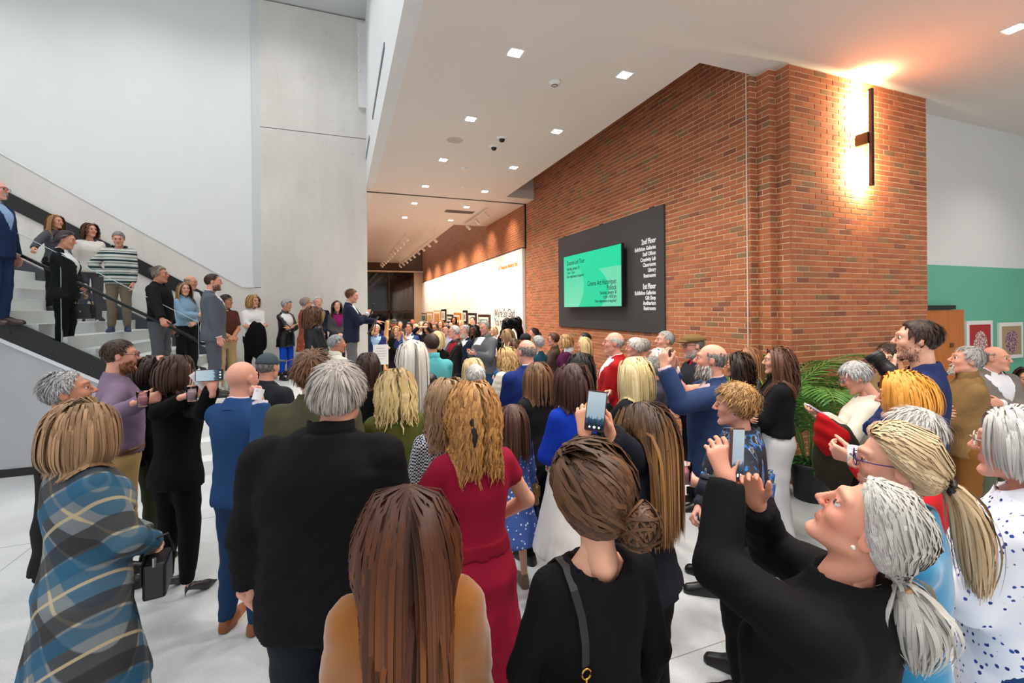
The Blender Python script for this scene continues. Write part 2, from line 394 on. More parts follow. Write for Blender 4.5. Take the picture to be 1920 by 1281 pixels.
# ------------------------------------------------------------------ ceiling fittings (lamps give the light of the place; atrium ones are added)
M_emit = plain('downlight_lens', (1, 1, 1, 1), .5, emit=(1.0, .96, .90, 1), estr=14.0)
M_trim = plain('fitting_white', C(235, 235, 233), .5)
def downlight(x, y, z, power, colr, label, group, size=.13, spot=130, show=True):
    e = empty('downlight', (x, y, z)); tag(e, label, 'downlight', group)
    r = size / 2
    MB().box(-r - .018, r + .018, -r - .018, r + .018, -.012, -.001).build('trim_ring', M_trim, e)
    MB().box(-r, r, -r, r, -.017, -.012).build('lens', M_emit, e)
    lamp('downlight_beam', 'SPOT', (0, 0, -.05), power, colr, .09, spot, parent=e, blend=.9)
    return e
rowname = ['just beyond', 'second beyond', 'third beyond', 'fourth beyond']
ys = [-3.0, -1.07, .87, 2.80, 4.72, 6.58, 8.54, 10.49]
names = {4.72: 'nearest the camera', 6.58: 'between the smoke detector and the dome cameras', 8.54: 'just beyond the dome cameras', 10.49: 'just before the partition track'}
for y in ys:
    for x, sd in ((1.84, 'atrium side'), (3.27, 'brick wall side')):
        lab = 'square recessed downlight %s, on the %s' % (names[y], sd) if y in names else 'square recessed downlight overhead behind the view'
        downlight(x, y, ZC, POW_LOBBY, NEUT, lab, 'lobby downlights')
for x, y in ((6.54, 2.57), (6.54, -.5), (9.4, 2.57), (9.4, -.5)):
    downlight(x, y, ZC, POW_LOBBY * .75, NEUT, 'square recessed downlight right of the brick pillar' if (x, y) == (6.54, 2.57) else 'square recessed downlight in the right-hand lobby ceiling', 'right lobby downlights')
for y, nm in ((12.25, 'first pair beyond the partition track'), (14.2, 'second pair beyond the partition track')):
    for x, sd in ((1.85, 'left'), (3.28, 'right')): downlight(x, y, ZC, POW_GALLERY, WARM, '%s recessed gallery downlight of the %s' % (sd, nm), 'gallery downlights')
for i, x in enumerate((-1.2, -3.8, -6.6)):  # unseen downlights, added to light the atrium side
    for j, y in enumerate((-1.5, 2.0, 5.5, 9.0)):
        downlight(x, y, 8.75, POW_ATRIUM, COOL, 'large square downlight added out of view in the tall atrium ceiling', 'added atrium downlights', size=.3, spot=150)
# ================================================================== IMPLICIT SURFACES
f32 = np.float32
def A3(*p): return np.array(p if len(p) > 1 else p[0], dtype=f32)
def smin(a, b, k):
    h = np.clip(.5 + .5 * (b - a) / k, 0, 1); return b + (a - b) * h - k * h * (1 - h)
def smax(a, b, k): return -smin(-a, -b, k)
def rc(P, a, b, ra, rb):
    a = A3(a); ba = A3(b) - a; q = P - a
    t = np.clip(q @ ba / max(float(ba @ ba), 1e-9), 0, 1); q = q - t[:, None] * ba
    return np.sqrt((q * q).sum(1)) - (ra + (rb - ra) * t)
def el(P, c, r):
    r = A3(r); q = (P - A3(c)) / r; k0 = np.sqrt((q * q).sum(1)); q = q / r; k1 = np.sqrt((q * q).sum(1))
    return k0 * (k0 - 1) / np.maximum(k1, 1e-6)
def polyg(f, lo, hi, h):
    lo = A3(lo) - 2 * h; n = np.ceil((A3(hi) - lo) / h).astype(int) + 3; B = 4; nb = -(-n // B); n = nb * B
    ax = [lo[i] + h * (B * np.arange(nb[i]) + 1.5) for i in range(3)]
    G = np.stack(np.meshgrid(*ax, indexing='ij'), -1).reshape(-1, 3).astype(f32)
    fc = f(G).reshape(nb); mk = np.abs(fc) < B * h * 1.9
    rep = lambda a: a.repeat(B, 0).repeat(B, 1).repeat(B, 2)
    V = rep(fc).astype(f32); idx = np.flatnonzero(rep(mk).ravel())
    I = np.stack(np.unravel_index(idx, V.shape), -1)
    V.ravel()[idx] = f((lo + h * I).astype(f32))
    V[0] = V[-1] = 1; V[:, 0] = V[:, -1] = 1; V[:, :, 0] = V[:, :, -1] = 1
    S = V < 0
    cnt = sum(S[i:S.shape[0] - 1 + i, j:S.shape[1] - 1 + j, k:S.shape[2] - 1 + k].astype(np.int8) for i in (0, 1) for j in (0, 1) for k in (0, 1))
    ac_ = np.argwhere((cnt > 0) & (cnt < 8)); m = len(ac_)
    vid = np.full(cnt.shape, -1, np.int32); vid[tuple(ac_.T)] = np.arange(m)
    off = np.array([(i, j, k) for i in (0, 1) for j in (0, 1) for k in (0, 1)])
    cv = np.stack([V[tuple((ac_ + o).T)] for o in off], 1)
    acc = np.zeros((m, 3)); num = np.zeros(m)
    for a in range(8):
        for b in range(a + 1, 8):
            if np.abs(off[a] - off[b]).sum() != 1: continue
            x = (cv[:, a] < 0) != (cv[:, b] < 0); d = cv[:, a] - cv[:, b]; tt = np.where(x, cv[:, a] / np.where(d == 0, 1, d), 0)
            acc += x[:, None] * (off[a] + tt[:, None] * (off[b] - off[a])); num += x
    P = lo + h * (ac_ + acc / num[:, None])
    Q = []
    for axis in range(3):
        u, v = (axis + 1) % 3, (axis + 2) % 3
        s0 = [slice(1, -1)] * 3; s1 = [slice(1, -1)] * 3; s0[axis] = slice(0, -1); s1[axis] = slice(1, None)
        D = S[tuple(s0)] != S[tuple(s1)]; e = np.argwhere(D)
        if not len(e): continue
        o = np.ones(3, int); o[axis] = 0; e = e + o
        inside = S[tuple(e.T)]
        def g(du, dv):
            q = e.copy(); q[:, u] += du; q[:, v] += dv; return vid[tuple(q.T)]
        q = np.stack([g(-1, -1), g(0, -1), g(0, 0), g(-1, 0)], 1); q[~inside] = q[~inside][:, ::-1]; Q.append(q)
    Q = np.concatenate(Q) if Q else np.zeros((0, 4), int)
    return P.astype(f32), Q[(Q >= 0).all(1)].astype(np.int32)
def relax(P, Q, it=1, w=.5):
    for _ in range(it):
        s = np.zeros_like(P); c = np.zeros(len(P), f32)
        for a, b in ((0, 1), (1, 2), (2, 3), (3, 0)):
            np.add.at(s, Q[:, a], P[Q[:, b]]); np.add.at(c, Q[:, a], 1); np.add.at(s, Q[:, b], P[Q[:, a]]); np.add.at(c, Q[:, b], 1)
        P = P * (1 - w) + w * s / np.maximum(c, 1)[:, None]
    return P
def qmesh(name, V, Q, mat, parent=None, attr=None, loc=None, rz=0.0, smooth=True):
    me = bpy.data.meshes.new(name); n = len(Q)
    me.vertices.add(len(V)); me.vertices.foreach_set('co', np.ascontiguousarray(V, dtype=f32).ravel())
    me.loops.add(4 * n); me.loops.foreach_set('vertex_index', np.ascontiguousarray(Q, dtype=np.int32).ravel())
    me.polygons.add(n); me.polygons.foreach_set('loop_start', np.arange(0, 4 * n, 4, dtype=np.int32))
    me.update(calc_edges=True)
    if smooth: me.shade_smooth()
    if attr is not None:
        a = me.attributes.new('tint', 'FLOAT_COLOR', 'POINT'); t4 = np.ones((len(V), 4), f32); t4[:, :3] = attr; a.data.foreach_set('color', t4.ravel())
    me.materials.append(mat)
    o = bpy.data.objects.new(name, me); col.objects.link(o)
    if parent: o.parent = parent
    if loc is not None: o.location = loc; o.rotation_euler = (0, 0, rz)
    return o
def joinq(parts):
    V = []; Q = []; n = 0
    for v, q in parts: V.append(v); Q.append(q + n); n += len(v)
    return np.concatenate(V), np.concatenate(Q)
def tubes(Pts, r, ctr=None, Oa=None):
    """Pts (n, m, 3) -> narrow folded ribbons facing away from ctr; r (n, m)"""
    n, m, _ = Pts.shape
    T = np.gradient(Pts, axis=1); T /= np.maximum(np.linalg.norm(T, axis=2, keepdims=True), 1e-9)
    c0 = A3(0, 0, 0) if ctr is None else A3(ctr)
    O = Pts - c0; O[..., 2] = np.maximum(O[..., 2], 0)
    if Oa is not None: O = Oa
    O = O - T * (O * T).sum(2, keepdims=True); O /= np.maximum(np.linalg.norm(O, axis=2, keepdims=True), 1e-6); Sd = np.cross(T, O)
    V = np.stack([Pts - Sd * r[..., None], Pts + O * r[..., None] * .07, Pts + Sd * r[..., None]], 2)
    i, j, k = np.meshgrid(np.arange(n), np.arange(m - 1), np.arange(2), indexing='ij')
    ix = lambda j, k: (i * m + j) * 3 + k
    Q = np.stack([ix(j, k), ix(j, k + 1), ix(j + 1, k + 1), ix(j + 1, k)], -1).reshape(-1, 4)
    return V.reshape(-1, 3).astype(f32), Q.astype(np.int32)

# ------------------------------------------------------------------ head, hand and shoe templates
CRC, CRR = (0, -.014, .032), (.0755, .096, .088)
def head_sdf(P, fem):
    X = np.abs(P[:, 0]); Q = P.copy(); Q[:, 0] = X
    f = smin(el(P, CRC, CRR), el(P, (0, .028, -.032), (.056 if fem else .060, .063, .080 if fem else .084)), .03)
    f = smin(f, rc(Q, (.046 if fem else .052, -.002, -.055), (.015, .068, -.096), .015, .016), .022)
    f = smin(f, el(P, (0, .078, -.100), (.017, .016, .014)), .02)
    f = smin(f, el(Q, (.038, .060, -.018), (.022, .022, .02)), .02)
    f = smin(f, rc(Q, (.008, .088, .036), (.042, .070, .034), .010, .009), .016)
    f = smax(f, -el(Q, (.031, .100, .013), (.020, .017, .0085)), .009)
    f = smin(f, rc(P, (0, .090, .024), (0, .112, -.018), .0065, .0105), .010)
    f = smin(f, el(Q, (.011, .101, -.022), (.008, .009, .007)), .008)
    f = smin(f, el(P, (0, .0870, -.0525), (.026, .008, .0048)), .006)
    f = smin(f, el(P, (0, .0855, -.0625), (.022, .009, .0055)), .007)
    f = smax(f, -rc(Q, (0, .0965, -.0575), (.022, .090, -.0575), .0016, .0012), .003)
    f = smin(f, rc(Q, (.016, .0890, .0205), (.044, .080, .0185), .0044, .0038), .004)
    ear = el(Q - A3(.079, -.010, .0), (0, 0, 0), (.010, .019, .031)); ear = smax(ear, -el(Q, (.090, -.004, .003), (.008, .010, .018)), .006)
    f = smin(f, ear, .008)
    f = smin(f, rc(P, (0, -.022, -.045), (0, -.040, -.19), .046 if fem else .054, .050 if fem else .060), .025)
    return f
_ht = {}
def head_tpl(fem, h):
    k = (fem, h)
    if k not in _ht:
        V, Q = polyg(lambda P: head_sdf(P, fem), (-.11, -.13, -.2), (.11, .14, .14), h)
        e = .002; d = head_sdf(V, fem); g = np.stack([head_sdf(V + A3(*(e if j == i else 0 for j in range(3))), fem) - d for i in range(3)], 1) / e
        V = V - (d / np.maximum((g * g).sum(1), .2))[:, None] * g
        X = np.abs(V[:, 0]); y, z = V[:, 1], V[:, 2]
        lip = np.clip(.8 - np.minimum(el(V, (0, .0890, -.0525), (.026, .01, .0048)), el(V, (0, .0875, -.0625), (.022, .01, .0055))) / .003, 0, 1) * (y > .075)
        Qm = V.copy(); Qm[:, 0] = X
        brow = np.clip(1 - rc(Qm, (.016, .095, .036), (.048, .075, .037), .006, .004) / .004, 0, 1) * (y > .05)
        blush = np.clip(1 - np.abs(el(Qm, (.042, .075, -.02), (.03, .03, .03))) / .03, 0, 1) * .6 + np.clip(1 - np.linalg.norm(V - A3(0, .115, -.018), axis=1) / .02, 0, 1) * .7
        blush = np.maximum(blush, np.clip((X - .078) / .006, 0, 1) * .5)
        _ht[k] = (V, Q, np.stack([lip, brow, np.clip(blush, 0, 1)], 1).astype(f32))
    return _ht[k]
def hand_sdf(pose):
    cur = {'relax': (22, 30, 20), 'grip': (48, 50, 30), 'fist': (75, 85, 45), 'flat': (8, 10, 6), 'hold': (30, 38, 25)}[pose]
    prims = []
    bx = [-.030, -.010, .011, .030]; L = [.070, .078, .072, .057]; by = [.088, .093, .090, .082]
    for i in range(4):
        prims.append(((bx[i] * .45, .004, 0), (bx[i], by[i], 0), .0145, .0125))
    fing = []
    for i in range(4):
        p = np.array((bx[i], by[i], 0.)); ang = 0; r = .0093 if i < 3 else .0082
        sp = (i - 1.5) * .05
        for sgm, fr in enumerate((.46, .30, .24)):
            ang += R_(cur[sgm] * (1 + .06 * (i - 1.5)))
            q = p + L[i] * fr * np.array((sp * math.cos(ang), math.cos(ang), -math.sin(ang))); fing.append((tuple(p), tuple(q), r, r * .9)); p = q; r *= .9
    p0 = np.array((-.022, .022, -.006)); d1 = np.array((-.62, .72, -.30)); d2 = np.array((-.28, .88, -.38)) if pose != 'fist' else np.array((.3, .8, -.5))
    p1 = p0 + .042 * d1; p2 = p1 + .034 * d2; p3 = p2 + .026 * d2
    th_ = [(tuple(p0), tuple(p1), .0145, .0115), (tuple(p1), tuple(p2), .0110, .0095), (tuple(p2), tuple(p3), .0095, .0078)]
    def f(P):
        d = rc(P, (0, -.05, 0), (0, .01, 0), .024, .023)
        for a in prims: d = smin(d, rc(P, *a), .016)
        for a in th_: d = smin(d, rc(P, *a), .006)
        for a in fing: d = smin(d, rc(P, *a), .0035)
        return d
    return f
_hd = {}
def hand_tpl(pose, h):
    if (pose, h) not in _hd: _hd[(pose, h)] = polyg(hand_sdf(pose), (-.09, -.06, -.12), (.06, .19, .04), h)
    return _hd[(pose, h)]
def shoe_sdf(kind):
    def f(P):
        if kind == 'heel':
            d = rc(P, (0, .02, .085), (0, .13, .035), .030, .034); d = smin(d, rc(P, (0, .13, .032), (0, .215, .018), .034, .010), .02)
            d = np.maximum(d, -(rc(P, (0, -.02, .15), (0, .13, .085), .034, .030)))
            d = np.minimum(d, rc(P, (0, -.005, .075), (0, -.012, .004), .014, .005)); return np.maximum(d, -P[:, 2])
        d = rc(P, (0, -.03, .045), (0, .05, .05), .038, .043); d = smin(d, rc(P, (0, .05, .045), (0, .17, .022), .044, .036), .03)
        d = smin(d, rc(P, (0, -.01, .06), (0, -.01, .10), .038, .036), .02); d = np.maximum(d, -P[:, 2])
        q = P.copy(); q[:, 2] *= .0
        sole = np.maximum(np.minimum(rc(q, (0, -.03, 0), (0, .05, 0), .040, .046), rc(q, (0, .05, 0), (0, .17, 0), .048, .040)), np.abs(P[:, 2] - .013) - .013)
        return np.minimum(d, sole)
    return f
_sh = {}
def shoe_tpl(kind, h):
    if (kind, h) not in _sh: _sh[(kind, h)] = polyg(shoe_sdf(kind), (-.07, -.09, -.01), (.07, .25, .15), h)
    return _sh[(kind, h)]

# ------------------------------------------------------------------ materials of people
def skin_mat(c):
    k = ('skin', c)
    if k in _mc: return _mc[k]
    t = NT('skin'); a = t.n('ShaderNodeAttribute', attribute_name='tint'); s = t.n('ShaderNodeSeparateColor'); t.l(a.outputs[0], s.inputs[0])
    base = C(*c); nz = t.noise(t.coord('Object'), 30, 3)
    b0 = t.mix(t.math('MULTIPLY', nz, .5), base, C(*(min(255, int(v * f_)) for v, f_ in zip(c, (1.0, .86, .82)))))
    b1 = t.mix(t.math('MULTIPLY', s.outputs[2], .55), b0, C(int(c[0] * .95), int(c[1] * .72), int(c[2] * .68)))
    b2 = t.mix(t.math('MULTIPLY', s.outputs[0], .5), b1, C(int(c[0] * .78), int(c[1] * .48), int(c[2] * .48)))
    b3 = t.mix(t.math('MULTIPLY', s.outputs[1], .5), b2, C(int(c[0] * .36), int(c[1] * .30), int(c[2] * .28)))
    t.color(b3); t.set(Roughness=.48); t.b.inputs['Specular IOR Level'].default_value = .35
    t.b.inputs['Subsurface Weight'].default_value = .12; t.b.inputs['Subsurface Radius'].default_value = (.012, .005, .003); t.b.inputs['Subsurface Scale'].default_value = 1.0
    _mc[k] = t.m; return t.m
def hair_mat(c1, c2, root=None, rough=.46):
    k = ('hair', c1, c2, root)
    if k in _mc: return _mc[k]
    t = NT('hair'); a = t.n('ShaderNodeAttribute', attribute_name='tint'); s = t.n('ShaderNodeSeparateColor'); t.l(a.outputs[0], s.inputs[0])
    fine = t.math('MULTIPLY', t.math('SINE', t.math('MULTIPLY', s.outputs[2], 34.0)), .40); fc = t.n('ShaderNodeClamp'); t.l(t.math('ADD', s.outputs[0], fine), fc.inputs[0])
    x = t.mix(fc.outputs[0], C(*c1), C(*c2))
    if root: x = t.mix(t.ramp(s.outputs[1], [(.05, (1, 1, 1, 1)), (.42, (0, 0, 0, 1))]), x, C(*root))
    t.color(x); t.set(Roughness=rough); t.b.inputs['Specular IOR Level'].default_value = .28
    _mc[k] = t.m; return t.m
def cloth(c, rough=.85, kind='weave', c2=None, c3=None, scale=1.0, sheen=0.0):
    k = ('cloth', c, rough, kind, c2, c3, scale)
    if k in _mc: return _mc[k]
    t = NT(kind + '_cloth'); vec = t.coord('Object'); base = C(*c)
    t.set(Base_Color=base, Roughness=rough); t.b.inputs['Sheen Weight'].default_value = sheen; t.b.inputs['Specular IOR Level'].default_value = .18
    w_ = t.noise(vec, 7, 4, .55); fine = t.noise(vec, 420, 2)
    def xyz(v): 
        q = t.n('ShaderNodeSeparateXYZ'); t.l(v, q.inputs[0]); return q.outputs
    def wave(sock, freq, ph=0.0): return t.math('SINE', t.math('ADD', t.math('MULTIPLY', sock, freq), ph))
    if kind == 'weave':
        t.color(t.mix(t.math('MULTIPLY', w_, .5), base, tuple(v * .72 for v in base[:3]) + (1,)))
    elif kind == 'knit':
        o = xyz(vec); rib = wave(o[0], 520 * scale); t.color(t.mix(t.math('MULTIPLY', w_, .4), base, tuple(v * .78 for v in base[:3]) + (1,)))
        t.bump(rib, .25, .002)
    elif kind == 'leather':
        t.set(Roughness=.34, Specular_IOR_Level=.5); t.b.inputs['Sheen Weight'].default_value = 0
    elif kind == 'stripes':
        o = xyz(vec); s1 = wave(o[2], 62 * scale); m1 = t.ramp(s1, [(.45, (0, 0, 0, 1)), (.55, (1, 1, 1, 1))]); s2 = wave(o[2], 27 * scale, 1.0)
        m2 = t.ramp(s2, [(.62, (0, 0, 0, 1)), (.70, (1, 1, 1, 1))]); t.color(t.mix(m2, t.mix(m1, base, C(*c2)), C(*c3)))
    elif kind == 'plaid':
        rv = t.coord('Object', 1.0, (0, R_(38), R_(0))); o = xyz(rv); fr = 26.0 * scale
        c_ = base
        for ax_ in (0, 2):
            b1 = t.ramp(wave(o[ax_], fr), [(.62, (0, 0, 0, 1)), (.70, (1, 1, 1, 1))]); b2 = t.ramp(wave(o[ax_], fr, 1.9), [(.66, (0, 0, 0, 1)), (.74, (1, 1, 1, 1))])
            b3 = t.ramp(wave(o[ax_], fr, 3.9), [(.982, (0, 0, 0, 1)), (.992, (1, 1, 1, 1))])
            c_ = t.mix(t.math('MULTIPLY', b1, .82), c_, C(*c2)); c_ = t.mix(t.math('MULTIPLY', b2, .75), c_, C(*c3)); c_ = t.mix(t.math('MULTIPLY', b3, .85), c_, C(196, 178, 142))
        t.color(t.mix(t.math('MULTIPLY', w_, .25), c_, tuple(v * .6 for v in base[:3]) + (1,)))
    elif kind == 'check':
        ck = t.n('ShaderNodeTexChecker'); t.l(t.coord('Object', (1, .6, 1), (0, 0, 0)), ck.inputs[0]); ck.inputs[1].default_value = base; ck.inputs[2].default_value = C(*c2); ck.inputs[3].default_value = 105 * scale
        t.color(ck.outputs[0])
    elif kind in ('floral', 'blotch', 'sequin'):
        v = t.n('ShaderNodeTexVoronoi'); t.l(vec, v.inputs['Vector']); v.inputs['Scale'].default_value = {'floral': 26, 'blotch': 11, 'sequin': 90}[kind] * scale
        dn = t.noise(vec, 60 * scale, 3); dd = t.math('ADD', v.outputs['Distance'], t.math('MULTIPLY', dn, .35))
        pick = t.n('ShaderNodeSeparateColor'); t.l(v.outputs['Color'], pick.inputs[0])
        m = t.ramp(dd, [(.42, (1, 1, 1, 1)), (.47, (0, 0, 0, 1))]); on = t.math('GREATER_THAN', pick.outputs[0], .35)
        cc = t.mix(t.math('GREATER_THAN', pick.outputs[1], .55), C(*c2), C(*c3)); t.color(t.mix(t.math('MULTIPLY', m, on), base, cc))
        if kind == 'sequin': t.set(Roughness=.3)
    elif kind == 'ikat':
        dn = t.noise(t.coord('Object', (30, 30, 3.5)), 1, 4); o = xyz(vec); x = t.math('ADD', t.math('MULTIPLY', o[2], 3.0), t.math('MULTIPLY', dn, 2.6))
        t.color(t.ramp(t.math('FRACT', x), [(0, C(*c)), (.42, C(*c)), (.47, C(*c2)), (.60, C(*c2)), (.64, C(*c3)), (.74, C(24, 30, 48)), (.9, C(*c))], 'LINEAR'))
    elif kind == 'denim':
        t.color(t.mix(w_, base, tuple(min(1, v * 1.25) for v in base[:3]) + (1,)))
    if kind not in ('knit', 'leather'): t.bump(fine, .06, .001)
    elif kind == 'leather': t.bump(t.noise(vec, 60, 4), .25, .003)
    _mc[k] = t.m; return t.m
# ================================================================== PEOPLE
TGT = Vector((.25, 8.7, 0))
#            z     a     b     c
PM = np.array([(.78, .168, .118, -.008), (.88, .172, .122, -.012), (.98, .162, .112, -.004), (1.08, .158, .112, .002), (1.18, .166, .116, .002),
               (1.28, .176, .120, -.004), (1.35, .170, .112, -.012), (1.395, .140, .096, -.022), (1.43, .105, .080, -.030), (1.46, .078, .068, -.034), (1.50, .055, .056, -.034)])
PF = np.array([(.78, .172, .122, -.012), (.88, .176, .126, -.014), (.98, .150, .108, -.004), (1.07, .132, .100, .002), (1.15, .136, .106, .006),
               (1.25, .147, .122, .010), (1.33, .146, .110, .000), (1.38, .122, .092, -.016), (1.42, .088, .074, -.026), (1.455, .064, .058, -.030), (1.50, .046, .050, -.030)])
def loft(P, prof, infl, lean, s, zb=None, zt=None, pleat=None, p=2.25):
    z = P[:, 2]; pz = prof[:, 0]
    a = np.interp(z, pz, prof[:, 1]) + infl; b = np.interp(z, pz, prof[:, 2]) + infl
    x = P[:, 0]; y = P[:, 1] - np.interp(z, pz, prof[:, 3]) - lean * np.maximum(z - .95 * s, 0)
    if pleat:
        n, amp, z0, z1, ph = pleat; an = np.arctan2(y, x); rm = np.clip((z0 - z) / max(z0 - z1, .01), 0, 1)
        m = 1 + amp * rm * (np.sin(n * an + ph) + .45 * np.sin(n * 1.7 * an + 2.1 * ph)); a = a * m; b = b * m
    r = (np.abs(x / a) ** p + np.abs(y / b) ** p) ** (1 / p)
    d = (r - 1) * np.minimum(a, b)
    if zb is not None: d = np.maximum(d, zb - z)
    if zt is not None: d = np.maximum(d, z - zt)
    return d.astype(f32)
def ik(a, t_, l1, l2, pole):
    a = np.array(a, float); t_ = np.array(t_, float); v = t_ - a; D = np.linalg.norm(v); D2 = min(D, (l1 + l2) * .998); v /= max(D, 1e-6)
    x = (l1 * l1 - l2 * l2 + D2 * D2) / (2 * D2); hh = math.sqrt(max(l1 * l1 - x * x, 0))
    pl_ = np.array(pole, float); pl_ = pl_ - v * (pl_ @ v); pl_ /= max(np.linalg.norm(pl_), 1e-6)
    return a + v * x + pl_ * hh, a + v * D2
# arm poses for a 1.75 m body: hand target (x outward on own side), elbow pole, hand pose, hand direction, palm direction
POSES = {
    'down': ((.235, .04, .83), (.35, -.6, 0), 'relax', None, None), 'back': ((.10, -.15, .92), (1, -.3, 0), 'relax', None, None),
    'clasp': ((.025, .20, .98), (.8, -.4, -.2), 'grip', (-.75, .35, -.35), (0, -.8, -.4)), 'fold': ((-.13, .17, 1.19), (.8, .1, -.7), 'hold', (-.95, .1, .15), (0, -1, 0)),
    'foldu': ((-.10, .20, 1.12), (.8, .1, -.7), 'hold', (-.95, .1, .1), (0, -1, 0)),
    'phone': ((.05, .34, 1.45), (.45, -.1, -1), 'grip', (-.12, .2, .95), (-.75, .45, 0)), 'cup': ((.16, .31, 1.14), (.5, -.5, -.6), 'grip', (-.25, .9, .15), (-.9, -.2, 0)),
    'hip': ((.20, -.02, .98), (1, -.4, 0), 'relax', (-.4, .5, -.7), (-.8, 0, 0)), 'pocket': ((.19, .07, .86), (.7, -.6, 0), 'relax', None, None),
    'chin': ((.06, .20, 1.38), (.5, .0, -1), 'fist', (-.2, .1, .9), (-.3, -.9, 0)), 'wave': ((.10, .20, 1.62), (.7, .2, -.4), 'flat', (-.9, .35, .15), (0, -.4, -.9)),
    'read': ((.06, .30, 1.20), (.6, -.4, -.7), 'hold', (-.3, .85, .3), (-.4, -.2, .8)), 'gest': ((.22, .40, 1.16), (.5, -.6, -.6), 'flat', (.1, .95, -.05), (0, 0, -1)),
}
def axes(dirv, palm):
    Y = np.array(dirv, float); Y /= np.linalg.norm(Y); Z = -np.array(palm, float); Z = Z - Y * (Z @ Y)
    if np.linalg.norm(Z) < 1e-3: Z = np.array((0, 0, 1.)) - Y * Y[2]
    Z /= np.linalg.norm(Z); X = np.cross(Y, Z); return np.stack([X, Y, Z], 1)

HL_PHI = [0, 30, 55, 72, 88, 105, 125, 150, 180]; HL_Z = [.088, .084, .062, .022, .008, -.012, -.040, -.062, -.066]
def hairline(P, rec=0.0):
    ph = np.degrees(np.arctan2(np.abs(P[:, 0]), P[:, 1] + .012)); z = np.interp(ph, HL_PHI, HL_Z)
    return z + rec * np.clip(1 - ph / 80, 0, 1)
_cp = {}
def cap_tpl(t_, h, bald, rec):
    k = (t_, h, bald, rec)
    if k not in _cp:
        def f(P):
            e = el(P, CRC, tuple(r + t_ for r in CRR)); d = smax(e, hairline(P, rec) - P[:, 2], .012)
            if bald: d = smax(d, P[:, 2] - (.052 + .25 * np.maximum(0, -P[:, 1] - .02) * (0 if bald > 1 else 1)), .02); d = smax(d, -el(P, CRC, tuple(r - .006 for r in CRR)), .004)
            return d
        V, Q = polyg(f, (-.12, -.14, -.1), (.12, .12, .16), h); _cp[k] = (V, Q)
    return _cp[k]

